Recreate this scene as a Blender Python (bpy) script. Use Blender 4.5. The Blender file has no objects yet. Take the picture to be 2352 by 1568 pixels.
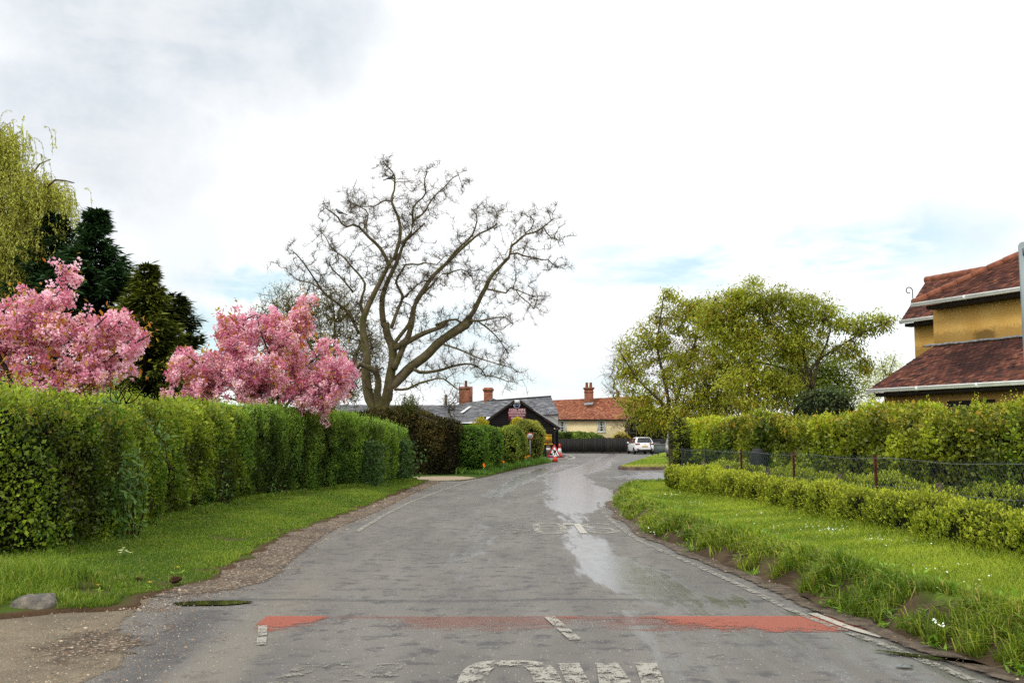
import bpy, math, random
import numpy as np
from mathutils import Vector, Matrix
R = math.radians
rng = np.random.default_rng(7)
random.seed(7)
SC = bpy.context.scene
COL = SC.collection

# ------------------------------------------------------------------ camera
CAM_H, PITCH, FPX = 1.6, R(5.49), 2286.67          # focal length in units of a 2352 px wide picture
cam_d = bpy.data.cameras.new("camera")
cam = bpy.data.objects.new("camera", cam_d)
COL.objects.link(cam)
cam.location = (0, 0, CAM_H)
cam.rotation_euler = (math.pi / 2 + PITCH, 0, 0)
cam_d.sensor_width = 36; cam_d.lens = 35
cam_d.clip_start = 0.1; cam_d.clip_end = 3000
SC.camera = cam

def ray(px, py):
    a = (px - 1176) / FPX; b = (784 - py) / FPX
    return np.array([a, math.cos(PITCH) - b * math.sin(PITCH), math.sin(PITCH) + b * math.cos(PITCH)])
def at(px, py, Y):
    r = ray(px, py); t = Y / r[1]
    return np.array([r[0] * t, Y, CAM_H + r[2] * t])
def gnd(px, py, z=0.0):
    r = ray(px, py); t = (z - CAM_H) / r[2]
    return np.array([r[0] * t, r[1] * t, z])

# ------------------------------------------------------------------ mesh helpers
def lin(c):
    c = c / 255.0
    return c / 12.92 if c <= 0.04045 else ((c + 0.055) / 1.055) ** 2.4
def C(r, g, b, k=1.0):
    return np.array([lin(r) * k, lin(g) * k, lin(b) * k])
def unit(v):
    return v / np.maximum(np.linalg.norm(v, axis=-1, keepdims=True), 1e-9)

class Geo:
    def __init__(s):
        s.V, s.F, s.A, s.n = [], [], {}, 0
    def add(s, V, F, **attr):
        V = np.asarray(V, float).reshape(-1, 3)
        Fs = F if isinstance(F, list) and len(F) and isinstance(F[0], np.ndarray) else [np.asarray(f, int).reshape(1, -1) for f in F] if isinstance(F, list) else [F]
        for f in Fs:
            s.F.append(np.asarray(f, int) + s.n)
        for k, v in attr.items():
            v = np.asarray(v, float)
            if v.ndim == 1 and len(v) in (3, 4):
                v = np.tile(v, (len(V), 1))
            s.A.setdefault(k, []).append(v)
        s.V.append(V); s.n += len(V)
        return s
    def quad(s, a, b, c, d, **k):
        return s.add([a, b, c, d], np.array([[0, 1, 2, 3]]), **k)
    def poly(s, pts, **k):
        return s.add(pts, np.arange(len(pts)).reshape(1, -1), **k)
    def box(s, c, size, M=None, **k):
        x, y, z = np.array(size) / 2.0
        P = np.array([[-x,-y,-z],[x,-y,-z],[x,y,-z],[-x,y,-z],[-x,-y,z],[x,-y,z],[x,y,z],[-x,y,z]])
        if M is not None:
            P = P @ np.array(M).T
        return s.add(P + np.array(c), np.array([[0,3,2,1],[4,5,6,7],[0,1,5,4],[1,2,6,5],[2,3,7,6],[3,0,4,7]]), **k)
    def span(s, a, b, **k):
        a, b = np.array(a, float), np.array(b, float)
        return s.box((a + b) / 2, np.abs(b - a), **k)
    def tube(s, pts, rad, k=8, cap=True, **kw):
        pts = np.asarray(pts, float); n = len(pts)
        rad = np.full(n, rad, float) if np.isscalar(rad) else np.asarray(rad, float)
        T = np.gradient(pts, axis=0) if n > 2 else np.tile(pts[1] - pts[0], (2, 1))
        T = unit(T)
        ref = np.array([0.31, 0.17, 0.93]) if abs(T[:, 2]).mean() < 0.8 else np.array([0.97, 0.2, 0.1])
        S = unit(np.cross(T, ref)); U = np.cross(S, T)
        a = np.arange(k) * 2 * np.pi / k
        V = pts[:, None] + rad[:, None, None] * (S[:, None] * np.cos(a)[None, :, None] + U[:, None] * np.sin(a)[None, :, None])
        i = np.arange(n - 1)[:, None] * k; j = np.arange(k)[None]
        F = np.stack([i + j, i + (j + 1) % k, i + k + (j + 1) % k, i + k + j], -1).reshape(-1, 4)
        Fs = [F]
        if cap:
            Fs += [np.arange(k)[::-1].reshape(1, -1), (np.arange(k) + (n - 1) * k).reshape(1, -1)]
        return s.add(V.reshape(-1, 3), Fs, **kw)
    def lathe(s, prof, k=16, c=(0, 0, 0), **kw):          # prof: (r, z) pairs
        prof = np.asarray(prof, float); n = len(prof)
        a = np.arange(k) * 2 * np.pi / k
        V = np.stack([prof[:, None, 0] * np.cos(a), prof[:, None, 0] * np.sin(a), np.repeat(prof[:, 1:2], k, 1)], -1).reshape(-1, 3) + np.array(c)
        i = np.arange(n - 1)[:, None] * k; j = np.arange(k)[None]
        F = np.stack([i + j, i + (j + 1) % k, i + k + (j + 1) % k, i + k + j], -1).reshape(-1, 4)
        return s.add(V, [F, np.arange(k)[::-1].reshape(1, -1), (np.arange(k) + (n - 1) * k).reshape(1, -1)], **kw)
    def grid(s, P, **kw):                                  # P: (m, n, 3)
        m, n = P.shape[:2]
        i = np.arange(m - 1)[:, None] * n; j = np.arange(n - 1)[None]
        F = np.stack([i + j, i + j + 1, i + n + j + 1, i + n + j], -1).reshape(-1, 4)
        return s.add(P.reshape(-1, 3), F, **kw)
    def build(s, name, m, parent=None, smooth=False, loc=None):
        me = bpy.data.meshes.new(name)
        V = np.concatenate(s.V)
        if loc is not None:
            V = V - np.array(loc)
        me.vertices.add(len(V)); me.vertices.foreach_set("co", V.astype(np.float32).ravel())
        idx = np.concatenate([f.ravel() for f in s.F])
        cnt = np.concatenate([np.full(len(f), f.shape[1]) for f in s.F])
        me.loops.add(len(idx)); me.loops.foreach_set("vertex_index", idx.astype(np.int32))
        me.polygons.add(len(cnt)); me.polygons.foreach_set("loop_start", np.concatenate([[0], np.cumsum(cnt)[:-1]]).astype(np.int32))
        if smooth:
            me.polygons.foreach_set("use_smooth", np.ones(len(cnt), bool))
        for k, lst in s.A.items():
            a = np.concatenate(lst)
            if len(a) != len(V):
                continue
            if a.ndim == 1:
                at_ = me.attributes.new(k, 'FLOAT', 'POINT'); at_.data.foreach_set("value", a.astype(np.float32))
            else:
                if a.shape[1] == 3:
                    a = np.concatenate([a, np.ones((len(a), 1))], 1)
                at_ = me.attributes.new(k, 'FLOAT_COLOR', 'POINT'); at_.data.foreach_set("color", a.astype(np.float32).ravel())
        me.update(calc_edges=True)
        me.validate()
        me.materials.append(m)
        o = bpy.data.objects.new(name, me); COL.objects.link(o)
        if loc is not None:
            o.location = loc
        if parent is not None:
            o.parent = parent
        return o

def tag(o, label=None, cat=None, group=None, kind=None):
    if label: o["label"] = label
    if cat: o["category"] = cat
    if group: o["group"] = group
    if kind: o["kind"] = kind
    return o
def thing(name, label, cat, loc=(0, 0, 0), rz=0.0, group=None):
    o = bpy.data.objects.new(name, None); COL.objects.link(o)
    o.empty_display_size = 0.2
    o.location = loc; o.rotation_euler = (0, 0, rz)
    return tag(o, label, cat, group)
def part(geo, name, m, root, smooth=False, label=None):
    """geometry given in world coordinates, parented to an unrotated thing"""
    o = geo.build(name, m, root, smooth, loc=tuple(np.array(root.matrix_basis.translation)))
    o.location = (0, 0, 0)
    if label: o["label"] = label
    return o
def struct(geo, name, m, label=None, kind="structure", smooth=False):
    return tag(geo.build(name, m, None, smooth), label, None, None, kind)

# smooth pseudo-noise made of sines, about -1..1
def sn(P, scale, seed=0, octs=3):
    g = np.random.default_rng(seed + 1000)
    P = np.asarray(P, float) / scale
    out = np.zeros(P.shape[:-1]); amp, tot = 1.0, 0.0
    for o in range(octs):
        for _ in range(4):
            d = g.normal(size=3); d *= (1.9 ** o) * 2.2 / np.linalg.norm(d)
            out += amp * np.sin(P @ d + g.uniform(0, 6.28)) * 0.5
        tot += amp; amp *= 0.55
    return out / tot

# ------------------------------------------------------------------ materials
class N:
    def __init__(s, name, world=False):
        if world:
            s.m = bpy.data.worlds.new(name); s.m.use_nodes = True
        else:
            s.m = bpy.data.materials.new(name); s.m.use_nodes = True
        s.t = s.m.node_tree; s.t.nodes.clear()
    def n(s, typ, **kw):
        nd = s.t.nodes.new(typ)
        for k, v in kw.items():
            setattr(nd, k, v)
        return nd
    def put(s, sock, v):
        if v is None: return
        if isinstance(v, bpy.types.NodeSocket):
            s.t.links.new(v, sock)
        else:
            if hasattr(v, "__len__"):
                v = tuple(float(x) for x in v)
                if sock.type == 'RGBA' and len(v) == 3: v = v + (1.0,)
            sock.default_value = v
    def math(s, op, a, b=None, c=None, clamp=False):
        nd = s.n('ShaderNodeMath', operation=op); nd.use_clamp = clamp
        s.put(nd.inputs[0], a); s.put(nd.inputs[1], b); s.put(nd.inputs[2], c)
        return nd.outputs[0]
    def mix(s, f, a, b, blend='MIX'):
        nd = s.n('ShaderNodeMix', data_type='RGBA', blend_type=blend)
        s.put(nd.inputs[0], f); s.put(nd.inputs[6], a); s.put(nd.inputs[7], b)
        return nd.outputs[2]
    def mixf(s, f, a, b):
        nd = s.n('ShaderNodeMix', data_type='FLOAT')
        s.put(nd.inputs[0], f); s.put(nd.inputs[2], a); s.put(nd.inputs[3], b)
        return nd.outputs[0]
    def noise(s, scale, detail=4, rough=0.55, vec=None, color=False):
        nd = s.n('ShaderNodeTexNoise')
        s.put(nd.inputs['Scale'], scale); s.put(nd.inputs['Detail'], detail); s.put(nd.inputs['Roughness'], rough)
        if vec is not None: s.put(nd.inputs['Vector'], vec)
        return nd.outputs['Color' if color else 'Fac']
    def ramp(s, v, lo, hi, a=0.0, b=1.0):
        nd = s.n('ShaderNodeMapRange'); nd.interpolation_type = 'SMOOTHSTEP'
        s.put(nd.inputs[0], v); s.put(nd.inputs[1], lo); s.put(nd.inputs[2], hi); s.put(nd.inputs[3], a); s.put(nd.inputs[4], b)
        return nd.outputs[0]
    def attr(s, name, color=False):
        nd = s.n('ShaderNodeAttribute', attribute_name=name)
        return nd.outputs['Color' if color else 'Fac']
    def pos(s, sx=1, sy=1, sz=1, obj=False):
        g = s.n('ShaderNodeTexCoord').outputs['Object'] if obj else s.n('ShaderNodeNewGeometry').outputs['Position']
        mp = s.n('ShaderNodeMapping'); s.put(mp.inputs['Vector'], g); s.put(mp.inputs['Scale'], (sx, sy, sz))
        return mp.outputs[0]
    def bump(s, h, strength, dist=0.02):
        nd = s.n('ShaderNodeBump'); s.put(nd.inputs['Strength'], strength); s.put(nd.inputs['Distance'], dist); s.put(nd.inputs['Height'], h)
        return nd.outputs[0]
    def bsdf(s, color, rough=0.6, spec=0.4, normal=None, metal=0.0, alpha=None, coat=0.0):
        nd = s.n('ShaderNodeBsdfPrincipled')
        s.put(nd.inputs['Base Color'], color); s.put(nd.inputs['Roughness'], rough)
        s.put(nd.inputs['Specular IOR Level'], spec); s.put(nd.inputs['Metallic'], metal)
        s.put(nd.inputs['Coat Weight'], coat)
        if alpha is not None: s.put(nd.inputs['Alpha'], alpha)
        if normal is not None: s.put(nd.inputs['Normal'], normal)
        return nd.outputs[0]
    def out(s, sh):
        o = s.n('ShaderNodeOutputMaterial'); s.t.links.new(sh, o.inputs[0]); return s.m

def mat(name, c1, c2=None, scale=4.0, rough=0.6, spec=0.4, bump=0.0, bscale=None, metal=0.0, coat=0.0, lo=.35, hi=.65):
    b = N(name); c2 = c1 if c2 is None else c2
    v = b.pos()
    col = b.mix(b.ramp(b.noise(scale, 5, .6, v), lo, hi), c1, c2)
    nm = b.bump(b.noise(bscale or scale * 4, 4, .6, v), bump) if bump else None
    return b.out(b.bsdf(col, rough, spec, nm, metal, None, coat))
def attr_mat(name, rough=0.7, spec=0.3, nscale=30, nam=0.3, bump=0.0):
    b = N(name); v = b.pos()
    nz = b.noise(nscale, 4, .6, v)
    col = b.mix(1.0, b.attr('col', True), b.mix(nz, (1 - nam,) * 3, (1 + nam,) * 3), 'MULTIPLY')
    return b.out(b.bsdf(col, rough, spec, b.bump(nz, bump) if bump else None))
def leaf_mat(name, trans=0.3, rough=0.45, spec=0.35, gain=(1.88, 2.02, 1.62), tint=(1.2, 1.25, .8)):
    b = N(name); col = b.mix(1.0, b.attr('col', True), gain, 'MULTIPLY')
    p = b.bsdf(col, rough, spec)
    t = b.n('ShaderNodeBsdfTranslucent'); b.put(t.inputs[0], b.mix(1.0, col, tint, 'MULTIPLY'))
    mx = b.n('ShaderNodeMixShader'); b.put(mx.inputs[0], trans)
    b.t.links.new(p, mx.inputs[1]); b.t.links.new(t.outputs[0], mx.inputs[2])
    return b.out(mx.outputs[0])

M = {}
M['leaf'] = leaf_mat('leaf', .4)
M['glossleaf'] = leaf_mat('gloss_leaf', .2, .5, .25, (1.35, 1.5, 1.0))
M['needle'] = leaf_mat('needle', .12, .6, .2, (1.45, 1.5, 1.3))
M['petal'] = leaf_mat('petal', .35, .6, .2, (1.3, 1.4, 1.36), (1.05, 1.0, 1.02))
M['grass'] = leaf_mat('grass_blade', .3, .5, .3, (1.32, 1.42, 1.2))
M['bark'] = mat('bark', C(100, 88, 68), C(62, 55, 42), 6, .9, .15, .6, 25)
M['mossbark'] = mat('mossy_bark', C(116, 103, 82), C(92, 88, 50), 2.5, .9, .15, 1.0, 11)
M['darkbark'] = mat('dark_bark', C(45, 36, 30), C(28, 24, 20), 6, .9, .15, .5, 25)
M['cherrybark'] = mat('cherry_bark', C(82, 66, 58), C(46, 38, 34), 8, .8, .2, .4, 25)
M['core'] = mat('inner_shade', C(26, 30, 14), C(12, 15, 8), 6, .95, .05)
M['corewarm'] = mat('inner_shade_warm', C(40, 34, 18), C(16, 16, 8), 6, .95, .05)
M['white'] = mat('white_paint', C(225, 226, 224), C(205, 206, 204), 6, .45, .4)
M['black'] = mat('black_plastic', C(28, 28, 30), C(18, 18, 20), 8, .45, .4)
M['grey_metal'] = mat('grey_metal', C(132, 138, 140), C(112, 118, 120), 5, .5, .5, metal=.3)
M['rust'] = mat('rusted_metal', C(88, 44, 30), C(48, 28, 24), 12, .85, .2, .4, 60)
M['oldwood'] = mat('weathered_wood', C(120, 108, 88), C(72, 64, 52), 10, .9, .15, .4, 40)
M['brick'] = None
# ------------------------------------------------------------------ light and sky
SUN_AZ, SUN_EL = R(-140), R(48)        # azimuth measured from +Y towards +X: the sun stands behind the camera, to the left
sun_d = bpy.data.lights.new("sun", 'SUN'); sun = bpy.data.objects.new("sun", sun_d); COL.objects.link(sun)
sun_d.energy = 1.6; sun_d.angle = R(14); sun_d.color = (1.0, .95, .87)
sdir = Vector((math.sin(SUN_AZ) * math.cos(SUN_EL), math.cos(SUN_AZ) * math.cos(SUN_EL), math.sin(SUN_EL)))
sun.rotation_euler = sdir.to_track_quat('Z', 'Y').to_euler()
w = N("World", world=True); SC.world = w.m
sky = w.n('ShaderNodeTexSky', sky_type='NISHITA'); sky.sun_disc = False
sky.sun_elevation = SUN_EL; sky.sun_rotation = SUN_AZ % (2 * math.pi)
sky.air_density = 1.0; sky.dust_density = .6; sky.ozone_density = 1.5
tc = w.n('ShaderNodeTexCoord').outputs['Generated']
nz = w.n('ShaderNodeTexNoise'); w.put(nz.inputs['Vector'], tc); w.put(nz.inputs['Scale'], 5.0); w.put(nz.inputs['Detail'], 8.0); w.put(nz.inputs['Roughness'], .6)
sp = w.n('ShaderNodeSeparateXYZ'); w.put(sp.inputs[0], tc)
sc_ = w.n('ShaderNodeSeparateColor'); w.put(sc_.inputs[0], nz.outputs['Color'])
AZ = w.math('ADD', w.math('ARCTAN2', sp.outputs[0], sp.outputs[1]), w.math('MULTIPLY', w.math('SUBTRACT', sc_.outputs[0], .5), .16))
EL = w.math('ADD', w.math('ARCSINE', sp.outputs[2]), w.math('MULTIPLY', w.math('SUBTRACT', sc_.outputs[1], .5), .13))
def blob(px, py, rx, ry, soft=.55):
    r = ray(px, py); r = r / np.linalg.norm(r)
    a0, e0 = math.atan2(r[0], r[1]), math.asin(r[2])
    u = w.math('DIVIDE', w.math('SUBTRACT', AZ, a0), rx / FPX)
    v = w.math('DIVIDE', w.math('SUBTRACT', EL, e0), ry / FPX)
    d = w.math('SQRT', w.math('ADD', w.math('MULTIPLY', u, u), w.math('MULTIPLY', v, v)))
    return w.ramp(d, 1.0 + soft, 1.0 - soft, 0.0, 1.0)
def total(items):
    acc = None
    for (x, y, rx, ry, k) in items:
        v = w.math('MULTIPLY', blob(x, y, rx, ry), k)
        acc = v if acc is None else w.math('MAXIMUM', acc, v)
    return acc
# upper-left rain cloud, faint grey patches on the right and the thin openings low in the sky
grey = total([(420, 60, 480, 200, .95), (170, 270, 300, 170, .9), (700, 60, 250, 110, .85), (2150, 230, 190, 60, .35), (1000, 860, 300, 60, .5), (1300, 830, 420, 60, .3), (2060, 190, 150, 40, .3), (1900, 470, 400, 60, .12)])
blue = total([(1800, 585, 400, 85, 1.05), (1340, 675, 110, 34, 1.), (1300, 730, 70, 24, 1.), (590, 630, 120, 26, 1.), (1230, 640, 120, 40, .7), (1250, 880, 260, 40, .5),
              (2080, 560, 260, 40, .55), (1100, 760, 110, 60, .6), (470, 735, 60, 50, .8), (1990, 690, 60, 40, .4), (1390, 640, 90, 20, .8)])
fine = w.noise(14, 6, .6, tc)
stm = w.n('ShaderNodeMapping'); w.put(stm.inputs['Vector'], tc); w.put(stm.inputs['Scale'], (1.0, 1.0, 4.2))
streak = w.noise(4.5, 7, .62, stm.outputs[0])
cloudcol = w.mix(w.math('MULTIPLY', grey, w.ramp(fine, .2, .8, .7, 1.1)), w.mix(w.math('MULTIPLY', w.ramp(w.noise(2.6, 7, .6, tc), .47, .68), .8), (1.34, 1.34, 1.34), (.93, .945, .965)), (.68, .745, .81))
cloudcol = w.mix(w.ramp(streak, .44, .7, 0, .55), cloudcol, (.95, .965, .98))
bfac = w.math('MULTIPLY', w.math('MULTIPLY', w.math('ADD', blue, total([(1250, 760, 1500, 240, .3)])), w.ramp(streak, .46, .66, 1.15, .0)), .62, clamp=True)
bg1 = w.n('ShaderNodeBackground'); w.put(bg1.inputs[0], w.mix(.55, sky.outputs[0], (8.4, 11.6, 12.2))); w.put(bg1.inputs[1], .1)
bg2 = w.n('ShaderNodeBackground'); w.put(bg2.inputs[0], cloudcol); w.put(bg2.inputs[1], 1.0)
mx = w.n('ShaderNodeMixShader'); w.put(mx.inputs[0], bfac); w.t.links.new(bg2.outputs[0], mx.inputs[1]); w.t.links.new(bg1.outputs[0], mx.inputs[2])
wo = w.n('ShaderNodeOutputWorld'); w.t.links.new(mx.outputs[0], wo.inputs[0])
SC.view_settings.view_transform = 'Standard'; SC.view_settings.look = 'None'; SC.view_settings.exposure = 0
SC.render.engine = 'CYCLES'
SC.cycles.max_bounces = 6; SC.cycles.diffuse_bounces = 4; SC.cycles.glossy_bounces = 3; SC.cycles.transmission_bounces = 4; SC.cycles.transparent_max_bounces = 12
SC.cycles.caustics_reflective = False; SC.cycles.caustics_refractive = False
SC.cycles.use_adaptive_sampling = False
SC.cycles.use_denoising = False
try: SC.cycles.denoiser = 'OPENIMAGEDENOISE'
except Exception: pass

# ------------------------------------------------------------------ outlines read off the picture, as ground points
def curve(pts, n, closed=False):
    """Catmull-Rom through 2-D/3-D points, n samples by arc length"""
    P = np.asarray(pts, float)
    Q = np.vstack([2 * P[0] - P[1], P, 2 * P[-1] - P[-2]])
    out = []
    for i in range(len(P) - 1):
        a, b, c, d = Q[i], Q[i+1], Q[i+2], Q[i+3]
        t = np.linspace(0, 1, 16, endpoint=False)[:, None]
        out.append(.5 * (2*b + (c - a)*t + (2*a - 5*b + 4*c - d)*t*t + (-a + 3*b - 3*c + d)*t**3))
    out = np.vstack(out + [P[-1:]])
    s = np.concatenate([[0], np.cumsum(np.linalg.norm(np.diff(out, axis=0), axis=1))])
    u = np.linspace(0, s[-1], n)
    return np.stack([np.interp(u, s, out[:, k]) for k in range(P.shape[1])], 1)
def G(lst, z=0.0):
    return np.array([gnd(x, y, z) for x, y in lst])
def in_poly(x, y, poly):
    inside = np.zeros(x.shape, bool); n = len(poly)
    for i in range(n):
        x1, y1 = poly[i][:2]; x2, y2 = poly[(i + 1) % n][:2]
        c = ((y1 > y) != (y2 > y)) & (x < (x2 - x1) * (y - y1) / (y2 - y1 + 1e-12) + x1)
        inside ^= c
    return inside
def smooth01(t):
    t = np.clip(t, 0, 1); return t * t * (3 - 2 * t)
def dist_line(x, y, L):
    """distance of points to a polyline"""
    d = np.full(x.shape, 1e9)
    for a, b in zip(L[:-1], L[1:]):
        ax, ay = a[:2]; bx, by = b[:2]; ux, uy = bx - ax, by - ay
        t = np.clip(((x - ax) * ux + (y - ay) * uy) / (ux * ux + uy * uy + 1e-9), 0, 1)
        d = np.minimum(d, np.hypot(x - ax - t * ux, y - ay - t * uy))
    return d
def grid_sheet(x0, x1, y0, y1, step):
    xs = np.arange(x0, x1 + step / 2, step); ys = np.arange(y0, y1 + step / 2, step)
    X, Y = np.meshgrid(xs, ys)
    return X, Y

# right white edge line of the road, then the corner into the side road
R_EDGE = G([(2560, 1690), (2247, 1568), (2055, 1491), (1843, 1412), (1680, 1335), (1572, 1287), (1476, 1245.4), (1422, 1210), (1393, 1185), (1376, 1162), (1374, 1152)])
# grass/gravel edge on the left
L_GRASS = G([(-200, 1436), (0, 1421.6), (136, 1408), (272, 1401), (362, 1367), (430, 1349), (498, 1331), (539, 1301.5), (589, 1272), (648, 1238), (725, 1206), (829, 1170), (930, 1128), (988, 1104.4)], .0)
L_LINE = G([(818, 1222), (880, 1185), (935, 1157), (980, 1139), (1048, 1115), (1092.5, 1100.7)])
L_FAR = G([(1092.5, 1100.7), (1130, 1092.5), (1191, 1077.3), (1226, 1070.2), (1268, 1062), (1303.5, 1053.9)])

# ------------------------------------------------------------------ road, drive, shoulder
def road_material():
    b = N('asphalt'); v = b.pos(); vs = b.pos(1.0, .28, 1.0)
    wet, drive, tar = b.attr('wet'), b.attr('light'), b.attr('tar')
    grain = b.noise(95, 3, .7, v); med = b.noise(1.1, 6, .65, vs); blot = b.noise(3.6, 7, .72, b.pos(1, 1.1, 1))
    col = b.mix(b.ramp(med, .3, .7), C(96, 93, 89), C(119, 116, 110))
    col = b.mix(b.ramp(blot, .51, .62, 0, .78), col, C(70, 69, 71))
    col = b.mix(b.math('MULTIPLY', drive, .8), col, C(132, 125, 111))
    col = b.mix(tar, col, C(60, 60, 63))
    col = b.mix(1.0, col, b.mix(b.ramp(grain, .3, .7), (.62, .62, .62), (1.38, 1.37, 1.34)), 'MULTIPLY')
    spk = b.n('ShaderNodeTexVoronoi'); b.put(spk.inputs['Scale'], 42.0); b.put(spk.inputs['Vector'], v)
    sc = b.n('ShaderNodeSeparateColor'); b.put(sc.inputs[0], spk.outputs['Color'])
    dots = b.math('MULTIPLY', b.ramp(spk.outputs['Distance'], .3, .2), b.ramp(sc.outputs[0], .93, .95))
    col = b.mix(b.math('MULTIPLY', dots, .8), col, C(205, 198, 182))
    wn = b.ramp(b.math('ADD', b.math('MULTIPLY', wet, 1.3), b.math('MULTIPLY', b.math('SUBTRACT', b.noise(2.6, 7, .66, b.pos(2.0, .24, 1)), .56), 2.9)), .12, .8)
    col = b.mix(wn, col, b.mix(1.0, col, (.66, .66, .68), 'MULTIPLY'))
    rough = b.mixf(wn, .66, b.math('ADD', .10, b.math('MULTIPLY', b.noise(9, 4, .6, vs), .20)))
    h = b.math('ADD', b.math('MULTIPLY', grain, .6), b.math('MULTIPLY', b.noise(260, 2, .6, v), .4))
    return b.out(b.bsdf(col, rough, b.mixf(wn, .35, .6), b.bump(h, b.mixf(wn, .5, .03), .006)))
M['asphalt'] = road_material()
def road_attr(X, Y):
    P = np.stack([X, Y, X * 0], -1)
    n = sn(P * np.array([1, .35, 1]), 1.4, 5, 3)
    wet = np.zeros(X.shape)
    # rain still lying along the right-hand wheel track and in the hollow by the junction
    cx = np.interp(Y, [8, 9.5, 11.5, 14, 17.5, 21, 24, 28, 34, 42, 50, 60, 75, 95], [1.9, 1.75, 1.3, 1.15, 1.15, 1.25, 1.6, 2.0, 1.9, 2.3, 3.6, 5.2, 7.0, 9.6])
    wd = np.interp(Y, [8, 9.5, 11.5, 14, 17.5, 21, 24, 28, 34, 42, 50, 60, 75], [.1, .3, .55, .4, .3, .35, .75, 1.15, .75, .8, .9, .7, .6])
    wet = np.maximum(wet, smooth01(1.45 - np.abs(X - cx) / wd - .25 * n) * np.interp(Y, [9, 10.6, 12, 17, 20, 24, 60, 110], [.3, .95, 1, .55, .35, 1, .95, .5]))
    c2 = np.interp(Y, [28, 36, 44, 52, 60], [-.5, .2, .9, 2.0, 3.4])
    wet = np.maximum(wet, .85 * smooth01(1.3 - np.abs(X - c2) / .45 - .5 * n) * ((Y > 27) & (Y < 60)))
    wet = np.maximum(wet, .30 * smooth01(1.2 - np.hypot((X + .55) / .35, (Y - 15) / 5.5)))
    wet = np.maximum(wet, .5 * smooth01(1.2 - np.hypot((X - 1.9) / .8, (Y - 9.9) / .7)))
    wet = np.maximum(wet, .9 * smooth01(1.3 - np.hypot((X - 8.5) / 5, (Y - 41) / 5) - .2 * n))
    wet = np.maximum(wet, .45 * smooth01(.6 + .6 * n) * (X > 1.0) * (Y < 9.5))
    wet = np.clip(wet + .1, 0, 1)
    light = smooth01((-2.55 - X + .22 * n) / .3) * smooth01((9.2 - Y + .5 * n) / .6) * smooth01((-3.3 - X + .4*n) / .2)
    light = np.maximum(light, .55 * smooth01(1.3 - np.abs(X + 2.1 + .04 * (Y - 8)) / .28) * smooth01((14 - Y) / 4))
    tar = .8 * np.exp(-((Y - 10.02 - .05 * np.sin(X * 2) - .03 * n) / .055) ** 2) * (X > -3.2) * (X < 2.7)
    tar = np.maximum(tar, .55 * smooth01(1.2 - np.abs(X + 2.72 + .25 * n + .05 * (Y - 7)) / .25) * (Y < 9.5) * (X < -2.2))
    tar = np.maximum(tar, .4 * smooth01((X + 2.75) / -.3) * smooth01(1.2 - np.hypot((X + 3.1) / .5, (Y - 8.1) / .35)))
    tar = np.maximum(tar, .7 * smooth01(1.25 - np.abs(X - 4.9 - .05 * (Y - 40)) / .35) * ((Y > 33) & (Y < 48)))
    return wet, light, np.clip(tar, 0, 1)
g = Geo()
for (x0, x1, y0, y1, st) in [(-12, 8, 4, 16, .08), (-12, 8, 16, 50, .16), (8, 40, 16, 50, .5), (-12, 40, 50, 112, .5)]:
    X, Y = grid_sheet(x0, x1, y0, y1, st)
    wet, light, tar = road_attr(X, Y)
    Z = X * 0
    P = np.stack([X, Y, Z], -1)
    g.grid(P, wet=wet.ravel(), light=light.ravel(), tar=tar.ravel())
X, Y = grid_sheet(-12, 8, -4, 4, .5)
g.grid(np.stack([X, Y, X * 0], -1), wet=np.zeros(X.size), light=np.zeros(X.size), tar=np.zeros(X.size))
struct(g, 'road', M['asphalt'], 'grey worn asphalt road bending to the right, wet in streaks')

b = N('far_turf'); v = b.pos()
M['turf'] = b.out(b.bsdf(b.mix(b.ramp(b.noise(1.3, 6, .65, v), .3, .7), C(70, 92, 28), C(104, 122, 40)), .9, .1, b.bump(b.noise(40, 4, .7, v), .6, .03)))
g = Geo(); a = np.linspace(0, 2 * np.pi, 65)[:-1]
g.poly(np.stack([1500 * np.cos(a), 1500 * np.sin(a) , np.full(64, -.06)], 1))
struct(g, 'ground', M['turf'], 'flat grassy land around the village')

# concrete drive in the lower left corner: its own sheet with a crumbling edge
def ragged(name, colsock_fn, edge_attr='edge', rough=.8, nscale=6, bump=.5, bsc=120, lo=.25, hi=.45):
    b = N(name); v = b.pos()
    e = b.math('ADD', b.attr(edge_attr), b.math('MULTIPLY', b.math('SUBTRACT', b.noise(nscale, 6, .7, v), .5), .9))
    al = b.ramp(e, lo, hi)
    return b.out(b.bsdf(colsock_fn(b, v), rough, .25, b.bump(b.noise(bsc, 3, .7, v), bump, .01), 0, al))
def drive_col(b, v):
    c = b.mix(b.ramp(b.noise(1.6, 6, .65, v), .3, .7), C(134, 123, 104), C(108, 99, 84))
    c = b.mix(b.ramp(b.noise(5, 5, .7, v), .55, .7, 0, .5), c, C(98, 90, 78))
    return b.mix(1.0, c, b.mix(b.ramp(b.noise(80, 3, .75, v), .3, .7), (.5, .49, .47), (1.45, 1.44, 1.4)), 'MULTIPLY')
M['drive'] = ragged('drive_concrete', drive_col)
X, Y = grid_sheet(-12, -2.4, 3, 10.2, .12)
lim = np.interp(Y, [3, 6.0, 6.6, 7.2, 8.0, 8.6, 9.4, 10.2], [-2.6, -2.7, -2.85, -2.75, -3.0, -3.35, -3.5, -3.6])
edge = smooth01((lim - X) / .5 + .4)
struct(Geo().grid(np.stack([X, Y, X * 0 + .003], -1), edge=edge.ravel()), 'driveway', M['drive'], 'pale stony drive meeting the road at lower left')

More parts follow.
